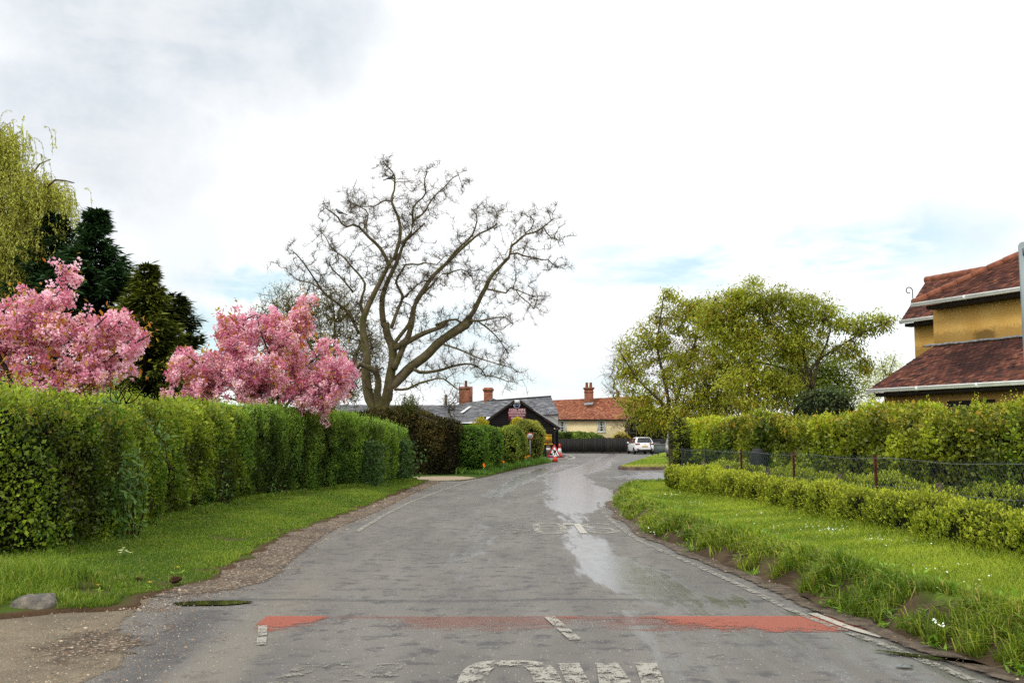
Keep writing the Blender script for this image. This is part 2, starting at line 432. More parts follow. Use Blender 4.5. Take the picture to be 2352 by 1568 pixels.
def gravel_col(b, v):
    vo = b.n('ShaderNodeTexVoronoi'); b.put(vo.inputs['Scale'], 38.0); b.put(vo.inputs['Vector'], v)
    s = b.n('ShaderNodeSeparateColor'); b.put(s.inputs[0], vo.outputs['Color'])
    c = b.mix(b.ramp(s.outputs[0], .1, .9), C(96, 84, 72), C(138, 122, 104))
    c = b.mix(b.ramp(s.outputs[1], .8, .95), c, C(190, 176, 156))
    c = b.mix(b.ramp(b.noise(1.4, 5, .6, v), .42, .68, 0, .6), c, C(78, 68, 60))
    return b.mix(1.0, c, b.mix(b.ramp(vo.outputs['Distance'], 0, .7), (1.15,) * 3, (.6,) * 3), 'MULTIPLY')
M['gravel'] = ragged('shoulder_gravel', gravel_col, rough=.85, bump=.9, bsc=60, lo=.3, hi=.6)
gr = curve(L_GRASS[3:, :2], 220)                         # along the grass edge, near to far
wdt = np.interp(gr[:, 1], [9, 10.5, 12, 15, 18, 22, 27, 34, 40], [.32, .55, .62, .58, .52, .45, .4, .4, .4])
tn = unit(np.gradient(gr, axis=0)); nr = np.stack([tn[:, 1], -tn[:, 0]], 1)
k = np.linspace(-.35, 1.35, 18)
P = np.zeros((220, 18, 3)); P[:, :, :2] = gr[:, None] + nr[:, None] * (k[None, :, None] * wdt[:, None, None]); P[:, :, 2] = .006 + .010 * np.clip(1 - k, 0, 2)[None]
edge = np.tile(smooth01((1.35 - k) / .75), (220, 1)) * smooth01((np.arange(220) + 4) / 25.)[:, None]
SHOULDER = P
struct(Geo().grid(P, edge=edge.ravel()), 'gravel_shoulder', M['gravel'], 'brown gravel shoulder between the left verge and the asphalt')
# a spill of gravel across the mouth of the drive
X, Y = grid_sheet(-4.6, -2.0, 5.6, 9.6, .1)
n = sn(np.stack([X, Y, X * 0], -1), .7, 44, 3)
e = smooth01(1.25 - np.hypot((X + 3.15 + .22 * (Y - 7.6)) / .6, (Y - 7.7) / 1.6)) * (.40 + .35 * n)
e = np.maximum(e, .5 * smooth01(1.2 - np.hypot((X + 2.75) / .5, (Y - 9.0) / .45)) * (.7 + .4 * n))
struct(Geo().grid(np.stack([X, Y, X * 0 + .007], -1), edge=e.ravel()), 'gravel_spill', M['gravel'], 'loose gravel spilled across the mouth of the drive')
# cream gravel of the entrance between the two hedges
M['cream_gravel'] = ragged('cream_gravel', lambda b, v: b.mix(b.noise(30, 4, .7, v), C(186, 170, 142), C(138, 122, 100)), lo=.2, hi=.5)
X, Y = grid_sheet(-5.2, -1.2, 35.5, 42.0, .2)
e = smooth01(1.5 - np.hypot((X + 3.0 - .1 * (Y - 38)) / 1.3, (Y - 38.8) / 2.0))
struct(Geo().grid(np.stack([X, Y, X * 0 + .022], -1), edge=e.ravel()), 'entrance_gravel', M['cream_gravel'], 'cream gravel of the entrance beyond the long left hedge')

# ------------------------------------------------------------------ painted markings
def paint_mat(name, c1, c2, thr, nscale=9, streak=(1, 1, 1), use_attr=False, amax=1.0):
    b = N(name); v = b.pos(*streak)
    n = b.math('ADD', b.math('MULTIPLY', b.noise(nscale, 6, .72, v), .6), b.math('MULTIPLY', b.noise(70, 3, .8, b.pos()), .4))
    t = thr
    if use_attr:
        n = b.math('ADD', n, b.attr('wear'))
    al = b.math('MULTIPLY', b.ramp(n, t - .035, t + .035), amax)
    col = b.mix(b.noise(20, 5, .7, b.pos()), c1, c2)
    return b.out(b.bsdf(col, .55, .35, None, 0, al))
M['line'] = paint_mat('worn_white_line', C(166, 163, 150), C(128, 126, 118), .50)
M['mid'] = paint_mat('half_worn_white', C(178, 174, 160), C(140, 137, 127), .49, 8)
M['faint'] = paint_mat('faint_white_line', C(150, 147, 135), C(122, 120, 112), .54, 7)
M['fresh'] = paint_mat('fresh_white_line', C(196, 192, 178), C(160, 156, 144), .43)
M['red'] = paint_mat('red_surfacing', C(174, 90, 62), C(146, 74, 56), .5, 6.0, (.8, 1.5, 1), True, .85)
M['redold'] = paint_mat('faded_red_surfacing', C(150, 84, 64), C(134, 96, 82), .5, 2.6, (.8, 2.0, 1), True, .42)
MZ = .008
def ribbon(g, pts, wd, z=MZ, step=.25, closed=False):
    P = np.asarray(pts, float)[:, :2]
    if closed: P = np.vstack([P, P[:1]])
    T = unit(np.gradient(P, axis=0))
    if closed:
        T[0] = T[-1] = unit(P[1] - P[-2])
    S = np.stack([-T[:, 1], T[:, 0]], 1)
    wd = np.full(len(P), wd) if np.isscalar(wd) else np.asarray(wd)
    A = np.zeros((len(P), 2, 3)); A[:, 0, :2] = P + S * wd[:, None] / 2; A[:, 1, :2] = P - S * wd[:, None] / 2; A[:, :, 2] = z
    return g.grid(A)
def marking(g, m, label):
    return struct(g, 'road_marking', m, label)
g = Geo(); ribbon(g, curve(R_EDGE[:, :2], 160), .085); marking(g, M['line'], 'worn white edge line along the right side of the road')
g = Geo(); ribbon(g, curve(L_LINE[:, :2], 60), .10); marking(g, M['mid'], 'worn white edge line on the left of the bend')
g = Geo(); ribbon(g, curve(L_FAR[2:, :2] + np.array([.25, 0]), 40), .11); marking(g, M['line'], 'white edge line beside the flower verge')
g = Geo(); ribbon(g, curve(G([(1303, 1055.2), (1318.7, 1051.5), (1316, 1048.5), (1308, 1045.6)])[:, :2], 24), .2); marking(g, M['fresh'], 'white line curving round the pavement corner by the inn')
g = Geo(); ribbon(g, G([(1274, 1068.4), (1300, 1065.5), (1318, 1061.5)]), .14); ribbon(g, G([(1352, 1045.6), (1368, 1045.6)]), .5); marking(g, M['faint'], 'faint white dashes in the far bend')
g = Geo()
for i, y in enumerate([1104, 1111, 1119, 1128]):
    a = gnd(1408 + i * 1.0, y); g.add(*[np.array([[a[0]-.16, a[1]-.35, MZ], [a[0]+.16, a[1]-.35, MZ], [a[0]+.16, a[1]+.35, MZ], [a[0]-.16, a[1]+.35, MZ]]), np.array([[0,1,2,3]])])
for i, y in enumerate([1102, 1106, 1111]):
    a = gnd(1440 - i * 2, y); g.add(*[np.array([[a[0]-.3, a[1]-.4, MZ], [a[0]+.3, a[1]-.4, MZ], [a[0]+.3, a[1]+.4, MZ], [a[0]-.3, a[1]+.4, MZ]]), np.array([[0,1,2,3]])])
marking(g, M['faint'], 'broken give way dashes across the mouth of the side road')

def arc(cx, cy, rx, ry, a0, a1, n=24):
    t = np.radians(np.linspace(a0, a1, n)); return np.stack([cx + rx * np.cos(t), cy + ry * np.sin(t)], 1)
def slow_word(x0, x1, y0, y1, flip, sw, mats, label, spans):
    """four tall road letters; flip turns the word to face oncoming drivers"""
    W = (x1 - x0); lw = W / 4.6; L = y1 - y0
    def put(g, pts, wd):
        pts = np.asarray(pts, float)
        if flip:
            pts = np.stack([x0 + x1 - pts[:, 0], y0 + y1 - pts[:, 1]], 1)
        ribbon(g, pts, wd, MZ + .0007 * len(g.V))
    for i, (ch, m) in enumerate(zip('SLOW', mats)):
        a, b_ = spans[i]; cx = (a + b_) / 2; rx = (b_ - a) / 2
        g = Geo()
        if ch == 'S':
            top = arc(cx, y0 + .74 * L, rx, .24 * L, 15, 270, 30); bot = arc(cx, y0 + .26 * L, rx, .24 * L, 90, -165, 30)
            put(g, np.vstack([top, bot]), sw)
        elif ch == 'L':
            put(g, np.array([[a, y1], [a, y0 + .3 * L], [a, y0]]), sw * 1.1); put(g, np.array([[a, y0 + .06 * L], [b_, y0 + .06 * L]]), .12 * L * (1 if flip else .9))
        elif ch == 'O':
            t = np.linspace(0, 2 * np.pi, 48, endpoint=False); e = .45
            put(g, np.vstack([np.stack([cx + rx * np.sign(np.cos(t)) * np.abs(np.cos(t)) ** e, (y0 + y1) / 2 + L / 2 * np.sign(np.sin(t)) * np.abs(np.sin(t)) ** e], 1)] + [[[cx + rx, (y0 + y1) / 2]]]), sw * 1.1)
        else:
            q = (b_ - a) / 4
            for k in range(4):
                xa, xb = a + k * q, a + (k + 1) * q
                put(g, np.array([[xa, y1 if k % 2 == 0 else y0], [xb, y0 if k % 2 == 0 else y1]]), sw * .9)
        marking(g, m, label % ch)
slow_word(-1.52, .95, 4.7, 7.25, False, .17, [M['faint'], M['faint'], M['mid'], M['mid']], 'worn white letter %s of SLOW at the near edge of the picture', [(-1.52, -1.04), (-.86, -.5), (-.27, .24), (.4, .95)])
slow_word(-.22, 1.86, 16.85, 18.75, True, .115, [M['mid'], M['fresh'], M['mid'], M['faint']], 'white letter %s of the upside-down SLOW on the road', [(-.14, .32), (.44, .70), (.74, 1.20), (1.34, 1.80)])
# red anti-skid band, worn through in the middle
def band(xa, xb, y0, y1, wfun, m, label, z):
    X, Y = grid_sheet(xa, xb, y0, y1, .05)
    g = Geo().grid(np.stack([X, Y, X * 0 + z], -1), wear=wfun(X, Y).ravel())
    marking(g, m, label)
YB0, YB1 = gnd(1176, 1452)[1], gnd(1176, 1414.5)[1]
def wear_red(X, Y):
    t = (Y - YB0) / (YB1 - YB0)
    wv = np.interp(X, [-2.2, -2.05, -1.75, -1.6, -1.0, -.5, 0, .3, .55, .75, 1.1, 1.5, 2.3, 2.8, 3.1], [.02, .1, .02, -.2, -.3, -.28, -.22, -.13, -.12, -.3, -.2, .03, .13, .11, .03])
    return wv + .26 * (t - .55)
band(-2.2, 3.0, YB0, YB1, wear_red, M['red'], 'red anti-skid band across the road, worn through in the middle', MZ - .004)
band(-1.75, 2.7, YB0 + .05, YB1, lambda X, Y: .0 + .2 * (Y - YB0 - .35) - .05 * np.sin(X * 3.1) / (YB1 - YB0) + .035 * np.sin(X * 2.3 + .6), M['redold'], 'faded pinkish remains of the red band', MZ - .007)
g = Geo(); a, b_ = gnd(1262, 1418), gnd(1322, 1471); ribbon(g, np.array([a, (a + b_) / 2, b_]), .10, MZ + .004); marking(g, M['mid'], 'short white centre dash on the red band')
g = Geo(); a, b_ = gnd(604, 1438), gnd(600, 1482); ribbon(g, np.array([a, (a + b_) / 2, b_]), .075, MZ + .004); marking(g, M['mid'], 'short white tick at the left end of the red band')
g = Geo(); ribbon(g, G([(672, 1433), (690, 1431), (706, 1429)]), .06, MZ + .004); ribbon(g, G([(684, 1402), (712, 1395)]), .05, MZ + .004); marking(g, M['faint'], 'white paint flecks on the left end of the red band')
g = Geo(); ribbon(g, curve(G([(1846, 1411), (1930, 1444), (2008, 1466)])[:, :2] + np.array([.085, .02]), 20), .09, MZ + .004); marking(g, M['fresh'], 'brighter double piece of edge line at the right end of the red band')
g = Geo(); ribbon(g, np.array([[-.75, 13.2], [-.6, 13.25]]), .1); ribbon(g, G([(1148, 1208), (1172, 1206)]), .1); marking(g, M['faint'], 'stray flecks of white paint on the asphalt')

# puddles
b = N('puddle_water'); v = b.pos()
M['water'] = b.out(b.bsdf(C(44, 42, 30), .03, .5, b.bump(b.noise(3, 3, .5, v), .03, .01), 0, b.ramp(b.math('ADD', b.attr('edge'), b.math('MULTIPLY', b.math('SUBTRACT', b.noise(7, 5, .65, v), .5), .8)), .45, .5)))
def puddle(px, py, rx, ry, label, rot=0.0):
    c = gnd(px, py); X, Y = grid_sheet(-rx * 1.4, rx * 1.4, -ry * 1.6, ry * 1.6, min(rx, ry) / 5)
    e = smooth01(1.35 - np.hypot(X / rx, Y / ry)); cr, sr = math.cos(rot), math.sin(rot)
    struct(Geo().grid(np.stack([c[0] + X * cr - Y * sr, c[1] + X * sr + Y * cr, X * 0 + .013], -1), edge=e.ravel()), 'puddle', M['water'], label)
puddle(486, 1386, .42, .16, 'dark puddle lying at the edge of the left verge', .12)
puddle(2078, 1532, .07, .05, 'tiny puddle in the asphalt at lower right')
puddle(2225, 1522, .75, .07, 'long puddle under the right bank', -.62)
# ------------------------------------------------------------------ leaves and blades
def leaf_quads(g, P, D, Nn, L, W, col, fold=.18):
    n = len(P); D = unit(D); S = unit(np.cross(D, Nn)); U = np.cross(S, D)
    L = np.broadcast_to(np.asarray(L, float), (n,))[:, None]; W = np.broadcast_to(np.asarray(W, float), (n,))[:, None]
    V = np.stack([P, P + D * L * .45 + S * W / 2 + U * fold * W, P + D * L, P + D * L * .45 - S * W / 2 + U * fold * W], 1).reshape(-1, 3)
    i = np.arange(n)[:, None] * 4
    F = np.concatenate([i + np.array([[0, 1, 2]]), i + np.array([[0, 2, 3]])])
    g.add(V, F, col=np.repeat(col, 4, 0))
def blades(g, P, H, W, bend, col, lean=.35):
    """grass: a quad and a tip, bent over; bend is a horizontal vector per blade"""
    n = len(P); a = rng.uniform(0, 6.283, n); S = np.stack([np.cos(a), np.sin(a), a * 0], 1)
    H = np.asarray(H)[:, None]; W = np.asarray(W)[:, None]
    up = np.array([0, 0, 1.0])
    mid = P + up * H * .6 + bend * H * .25; tip = P + up * H * (1 - .35 * np.linalg.norm(bend, axis=1, keepdims=True).clip(0, 1.6)) + bend * H
    V = np.stack([P - S * W / 2, P + S * W / 2, mid + S * W * .38, mid - S * W * .38, tip], 1).reshape(-1, 3)
    i = np.arange(n)[:, None] * 5
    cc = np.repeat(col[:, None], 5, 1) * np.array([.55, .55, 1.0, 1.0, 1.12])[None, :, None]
    g.add(V, [i + np.array([[0, 1, 2, 3]]), i + np.array([[3, 2, 4]])], col=cc.reshape(-1, 3))
def rand_dir(n):
    return unit(rng.normal(size=(n, 3)))
def lerp_col(a, b, t):
    return a[None] * (1 - t[:, None]) + b[None] * t[:, None]

# ------------------------------------------------------------------ left verge
edgeL = curve(L_GRASS[:, :2], 260)
def left_z(x, y):
    xe = np.interp(y, edgeL[:, 1], edgeL[:, 0])
    s = xe - x
    return .035 + .10 * smooth01(s / 1.6) + .02 * sn(np.stack([x, y, x * 0], -1), .9, 12, 2)
kk = np.concatenate([[0, .03, .08, .15, .25], np.linspace(.4, 3.4, 16), [4.5, 7, 11]])
Xv = edgeL[:, 0][:, None] - kk[None]; Yv = np.repeat(edgeL[:, 1][:, None], len(kk), 1)
jag = .10 * sn(np.stack([edgeL[:, 0], edgeL[:, 1], edgeL[:, 0] * 0], -1), .25, 9, 3)
Xv = Xv + jag[:, None] * (kk[None] < .3)
Zv = left_z(Xv, Yv); Zv[:, 0] = .005
pp = np.stack([Xv, Yv, Zv], -1)
earth, gsoil = C(84, 66, 50), C(74, 92, 34)
cmix = smooth01((kk[None] + .12 * sn(pp, .5, 3, 3)) / .3)
bare = smooth01((sn(pp, .55, 31, 3) - .62) / .2) * .6
cm = earth[None, None] * (1 - cmix[..., None]) + gsoil[None, None] * cmix[..., None]
cm = cm * (1 - bare[..., None]) + earth * bare[..., None]
M['soil'] = attr_mat('verge_soil', .95, .1, 35, .45, .7)
struct(Geo().grid(pp, col=cm.reshape(-1, 3)), 'grass_verge', M['soil'], 'grass verge in front of the long left hedge', smooth=True)
hbase = np.array([[-5.3, 9], [-5.6, 11.3], [-5.7, 12.7], [-6.05, 15.9], [-6.2, 19], [-6.1, 23], [-5.6, 27.4], [-4.4, 30.2], [-3.6, 36.4]])
STONE = gnd(80, 1394, .05)
def left_grass():
    g = Geo(); n = 190000
    y = 8.6 + (36.2 - 8.6) * rng.random(n) ** 1.7
    xe = np.interp(y, edgeL[:, 1], edgeL[:, 0]); xh = np.interp(y, hbase[:, 1], hbase[:, 0]) - .5
    xh = np.where(y < 11.2, -7.5, xh)
    u = rng.random(n); x = xe + .03 + (xh - xe) * u
    P = np.stack([x, y, left_z(x, y) - .01], 1)
    s = xe - x; pn = sn(P, .8, 21, 3); keep = (sn(P, .55, 31, 3) < .6 + .4 * rng.random(n)) & (s > .07 * (1 + sn(P, .3, 8, 2))) & (np.hypot((x - STONE[0]) / .30, (y - STONE[1] + .1) / .30) > 1)
    P, s, pn, y, x, xh = P[keep], s[keep], pn[keep], y[keep], x[keep], xh[keep]; n = len(P)
    H = .035 + .02 * rng.random(n) + .018 * pn + .13 * rng.random(n) * smooth01(1 - (x - xh - .5) / .35)
    tall = smooth01(1.25 - np.hypot((x + 4.75) / .7, (y - 10.3) / .7))
    H = np.maximum(H, .014) + tall * .34 * rng.random(n) + .07 * rng.random(n) * smooth01((10.6 - y) / 1.0)
    W = np.maximum(.0045, .00062 * y) * (1 + .4 * rng.random(n))
    bend = rng.normal(size=(n, 3)) * .45; bend[:, 2] = 0
    t = np.clip(.5 + .35 * pn + .25 * rng.normal(size=n), 0, 1)
    col = lerp_col(C(66, 94, 22), C(124, 140, 46), t)
    dry = rng.random(n) < .05; col[dry] = C(168, 150, 92)
    blades(g, P, H, W, bend, col * 1.0)
    return g
struct(left_grass(), 'verge_grass', M['grass'], 'short green grass of the left verge', kind='stuff')

# ------------------------------------------------------------------ right bank and lawn
toe = np.vstack([R_EDGE[:, :2] + np.array([[.42, 0]] * 1 + [[.34, 0]] * (len(R_EDGE) - 1)), [[2.75, 25.6], [3.0, 28.2], [3.35, 30.8], [3.9, 32.6], [5.0, 33.5], [8.0, 34.0], [14, 34.4]]])
toe[:1] += np.array([[.3, -1.5]])
toe = curve(toe, 420)
toeT = unit(np.gradient(toe, axis=0)); toeN = np.stack([toeT[:, 1], -toeT[:, 0]], 1)
toe = toe + toeN * (.07 * sn(np.stack([toe[:, 0], toe[:, 1], toe[:, 0] * 0], -1), .8, 71, 3))[:, None]
BH = lambda y: np.interp(y, [3, 6, 20, 24, 27, 31, 34], [.34, .34, .31, .24, .2, .16, .12])
def right_z(x, y, d=None):
    d = dist_line(x, y, toe[::3]) if d is None else d
    P = np.stack([x, y, x * 0], -1)
    dd = d + .08 * sn(P, .45, 81, 3)
    lump = .035 * sn(P, .3, 82, 3) * np.exp(-((d - .3) / .22) ** 2)
    return .005 + BH(y) * smooth01(dd / .52) + .06 * smooth01((d - .5) / 2.0) + lump
kk = np.concatenate([np.linspace(0, .9, 19), np.linspace(1.05, 3, 12), [3.6, 4.5, 6, 8.5, 12]])
inner = np.stack([np.full(420, 14.0), np.interp(np.arange(420), [0, 300, 419], [toe[0, 1], 26, 30])], 1)
dirs = unit(inner - toe); Ltot = np.linalg.norm(inner - toe, axis=1)
kk2 = np.minimum(kk[None], Ltot[:, None] * np.linspace(.98, 1, len(kk))[None])
XY = toe[:, None] + dirs[:, None] * kk2[..., None]
dd = dist_line(XY[..., 0], XY[..., 1], toe[::3]); dd[:, 0] = 0
Z = right_z(XY[..., 0], XY[..., 1], dd)
pp = np.concatenate([XY, Z[..., None]], -1)
cmix = smooth01((dd - .28 + .12 * sn(pp, .35, 3, 3)) / .2)
cm = (C(78, 65, 51)[None, None] * (1 + .35 * sn(pp, .15, 4, 2))[..., None]) * (1 - cmix[..., None]) + C(92, 116, 36) * cmix[..., None]
struct(Geo().grid(pp, col=cm.reshape(-1, 3)), 'grass_bank', M['soil'], 'raised grass bank and lawn along the right side of the road', smooth=True)
# the dirty gutter strip between edge line and bank
M['gutter'] = ragged('gutter_dirt', lambda b, v: b.mix(b.ramp(b.noise(6, 5, .7, v), .35, .65), C(70, 60, 50), C(112, 100, 86)), lo=.3, hi=.55)
P = np.zeros((300, 8, 3)); tt = toe[:300]; k = np.linspace(-.30, .12, 8)
P[:, :, :2] = tt[:, None] + toeN[:300, None] * k[None, :, None]; P[:, :, 2] = .013
struct(Geo().grid(P, edge=np.tile(smooth01((k + .3) / .3), (300, 1)).ravel()), 'gutter_dirt', M['gutter'], 'damp dirt strip at the foot of the right bank')

def right_samples(n, smax, pw=1.0, i0=8, i1=400, spw=1.0):
    i = (i0 + (i1 - i0) * rng.random(n) ** pw); s = smax * rng.random(n) ** spw
    ii = i.astype(int); f = (i - ii)[:, None]
    base = toe[ii] * (1 - f) + toe[ii + 1] * f
    p = base + toeN[ii] * s[:, None]
    return p[:, 0], p[:, 1], s, toeN[ii]
def right_grass():
    g = Geo(); n = 330000
    x, y, s, nn = right_samples(n, 3.3, 1.9)
    ok = (x < 7.5) & (y < 33.5) & (x - np.interp(y, [4, 9.8, 25.4, 33], [5.45, 5.0, 3.8, 6.0]) < .35)
    x, y, s, nn = x[ok], y[ok], s[ok], nn[ok]
    d = dist_line(x, y, toe[::4])
    P = np.stack([x, y, right_z(x, y, d) - .012], 1); n = len(P)
    pn = sn(P, .7, 61, 3); p2 = sn(P, .28, 62, 3)
    bank = smooth01((.72 - d) / .4)
    keep = (d > .05) & ((p2 > np.interp(d, [0, .2, .38, .6], [.42, .2, -.45, -2]) - .35 * rng.random(n)))
    P, d, pn, p2, bank, y, nn = P[keep], d[keep], pn[keep], p2[keep], bank[keep], y[keep], nn[keep]; n = len(P)
    hedge_edge = smooth01(1 - (np.interp(y, [4, 9.8, 25.4, 33], [5.45, 5.0, 3.8, 6.0]) - P[:, 0]) / .3)
    H = .04 + .03 * rng.random(n) + .015 * pn + bank * (.03 + .16 * rng.random(n) ** 1.6 * (1.15 + .45 * p2)) + .12 * hedge_edge * rng.random(n)
    H = np.maximum(H, .02) * np.interp(y, [5, 12, 25], [1.0, 1.0, .9])
    W = np.maximum(.0045, .0006 * y) * (1 + .5 * rng.random(n)) * (1 + 1.1 * bank * rng.random(n))
    bend = rng.normal(size=(n, 3)) * (.4 + .25 * bank[:, None]); bend[:, :2] -= nn * (.3 * bank)[:, None]; bend[:, 2] = 0
    t = np.clip(.5 + .4 * pn + (.22 + .15 * bank) * rng.normal(size=n) - .15 * bank, 0, 1)
    col = lerp_col(C(86, 108, 30), C(156, 164, 56), t)
    dry = rng.random(n) < (.03 + .09 * bank * (p2 < 0)); col[dry] = C(160, 136, 84)
    blades(g, P, H, W, bend, col)
    return g
struct(right_grass(), 'lawn_grass', M['grass'], 'bright green grass of the right lawn, long on the bank', kind='stuff')
def weeds():
    g = Geo(); n = 420
    x, y, s, nn = right_samples(n, .75, 1.6); d = s
    for a, b_, c in zip(x, y, s):
        z = right_z(np.array([a]), np.array([b_]))[0]; m = rng.integers(6, 14)
        D = rand_dir(m); D[:, 2] = np.abs(D[:, 2]) * .6 + .15
        leaf_quads(g, np.array([[a, b_, z]]) + rng.normal(size=(m, 3)) * .025, D, rand_dir(m) * .4 + np.array([0, 0, 1]), rng.uniform(.05, .12, m), rng.uniform(.015, .035, m), lerp_col(C(70, 104, 34), C(120, 140, 56), rng.random(m)))
    return g
struct(weeds(), 'bank_weeds', M['leaf'], 'broad-leaved weeds growing on the right bank', kind='stuff')
def daisies():
    g = Geo()
    cl = [(1910, 1216, 26, 5, 30), (2010, 1236, 34, 5, 26), (1880, 1210, 60, 8, 20), (1600, 1152, 22, 4, 14), (1800, 1206, 70, 12, 18), (2090, 1246, 50, 8, 12), (2160, 1300, 60, 10, 9), (1540, 1128, 30, 6, 14), (2150, 1392, 16, 6, 14), (2230, 1330, 60, 20, 10), (1700, 1180, 60, 12, 16), (1495, 1172, 12, 5, 8)]
    for cx, cy, sx, sy, m in cl:
        for _ in range(m):
            p = gnd(cx + rng.normal() * sx * .6, cy + rng.normal() * sy * .6, .42)
            z = right_z(np.array([p[0]]), np.array([p[1]]))[0] + .06
            r = max(.007, .0006 * p[1]) * rng.uniform(.8, 1.3); a = np.arange(7) * 2 * np.pi / 7
            tl = rng.normal(size=2) * .35
            V = np.stack([p[0] + r * np.cos(a), p[1] + r * np.sin(a), z + r * (np.cos(a) * tl[0] + np.sin(a) * tl[1])], 1)
            g.add(V, np.arange(7).reshape(1, -1), col=C(235, 236, 228))
    return g
struct(daisies(), 'lawn_daisies', M['petal'], 'scattered white daisies in the right lawn', kind='stuff')

# small stones of the shoulder, real and lying loose
def pebbles():
    g = Geo(); n = 8000
    i = (rng.random(n) ** 1.6 * 215).astype(int); j = rng.random(n) ** 1.2 * 17
    j0 = j.astype(int).clip(0, 16); f = (j - j0)[:, None]
    P = SHOULDER[i, j0] * (1 - f) + SHOULDER[i, j0 + 1] * f + rng.normal(size=(n, 3)) * [.05, .05, 0]
    m = 3500; q = np.stack([-3.1 + .42 * rng.normal(size=m), 7.7 + 1.1 * rng.normal(size=m), np.full(m, .02)], 1); q[:, 0] -= .22 * (q[:, 1] - 7.6)
    q = q[q[:, 1] > 5.5]
    h = np.stack([rng.uniform(-5, 2.3, 500), rng.uniform(6.2, 12, 500), np.full(500, .003)], 1)[:160]
    h2 = toe[rng.integers(0, 260, 1500)]; h2 = np.concatenate([h2 + rng.normal(size=h2.shape) * .12, np.full((1500, 1), .016)], 1)
    P = np.concatenate([P, q, h, h2]); n = len(P)
    r = rng.uniform(.003, .0085, n) * (1 + 1.2 * (rng.random(n) < .06)) * np.interp(P[:, 1], [6, 12, 30], [.8, 1.1, 1.5])
    O = np.array([[1, 0, 0], [0, 1, 0], [-1, 0, 0], [0, -1, 0], [0, 0, .75], [0, 0, -.4]])
    V = P[:, None] + O[None] * r[:, None, None] * rng.uniform(.6, 1.3, (n, 6, 1))
    F = np.array([[0, 1, 4], [1, 2, 4], [2, 3, 4], [3, 0, 4]])[None] + (np.arange(n) * 6)[:, None, None]
    pal = np.array([C(150, 122, 92), C(112, 88, 66), C(186, 170, 148), C(96, 90, 84), C(136, 118, 96)])
    g.add(V.reshape(-1, 3), F.reshape(-1, 3), col=np.repeat(pal[rng.integers(0, 5, n)] * rng.uniform(.7, 1.15, (n, 1)), 6, 0))
    return g
M['stone'] = attr_mat('loose_stone', .85, .25, 60, .3)
struct(pebbles(), 'loose_gravel', M['stone'], 'loose pebbles on the shoulder and road edges', kind='stuff')

# ------------------------------------------------------------------ hedges
def profile(p=.38, n=90):
    t = np.linspace(0, np.pi, n)
    return np.sign(np.cos(t)) * np.abs(np.cos(t)) ** p, np.abs(np.sin(t)) ** p
def hedge_points(path, hfun, T, z0, n, wts=(1, 1, .35), p=.38, amp=.12, amp2=.05, seed=0, inset=0.0, front=1):
    """random surface points and normals of a clipped hedge along path; front=1: front is on the right-hand side"""
    c = curve(path, 400); s = np.concatenate([[0], np.cumsum(np.linalg.norm(np.diff(c, axis=0), axis=1))]); S = s[-1]
    tn = unit(np.gradient(c, axis=0)); nr = np.stack([tn[:, 1], -tn[:, 0]], 1) * front
    g_ = np.random.default_rng(seed)
    e = T * .55
    u = g_.uniform(-e, S + e, n); uc = np.clip(u, 0, S); over = (u - uc) / e
    hh = hfun(uc / S)
    px_, pz_ = profile(p)
    hm = float(np.mean(hh)); seg = np.hypot(np.diff(px_) * T / 2, np.diff(pz_) * hm)
    mid = (px_[1:] + px_[:-1]) / 2; wgt = seg * np.where(mid > .8, wts[0], np.where(mid < -.8, wts[2], wts[1])); cw = np.concatenate([[0], np.cumsum(wgt)]) / wgt.sum()
    q = np.interp(g_.random(n), cw, np.arange(len(px_)))
    ox = np.interp(q, np.arange(len(px_)), px_); oz = np.interp(q, np.arange(len(px_)), pz_)
    return c, s, S, tn, nr, u, uc, over, hh, ox, oz
def hedge_xyz(c, s, tn, nr, uc, over, hh, ox, oz, T, z0, p, amp, amp2, seed, inset, e):
    k = np.sqrt(np.clip(1 - np.abs(over) ** 2.6, 0, 1))
    ip = lambda A: np.stack([np.interp(uc, s, A[:, j]) for j in range(2)], -1)
    cc, t2, n2 = ip(c), unit(ip(tn)), unit(ip(nr))
    xy = cc + n2 * (ox * k * (T / 2 - inset))[..., None] + t2 * (over * e)[..., None] * (1 - inset / max(T, .1))
    z = z0(xy[..., 0], xy[..., 1]) + oz * (hh - inset) * (.78 + .22 * k)
    P = np.concatenate([xy, z[..., None]], -1)
    pw = 2 / p - 1
    nx = np.sign(ox) * np.abs(ox) ** pw; nz = np.abs(oz) ** pw
    Nn = np.concatenate([n2 * (nx * k)[..., None] + t2 * (np.sign(over) * np.abs(over) ** 1.6)[..., None], nz[..., None]], -1)
    Nn = unit(Nn)
    disp = amp * sn(P, 1.1, seed + 1, 3) + amp2 * sn(P, .33, seed + 2, 2)
    return P + Nn * disp[..., None], Nn, disp
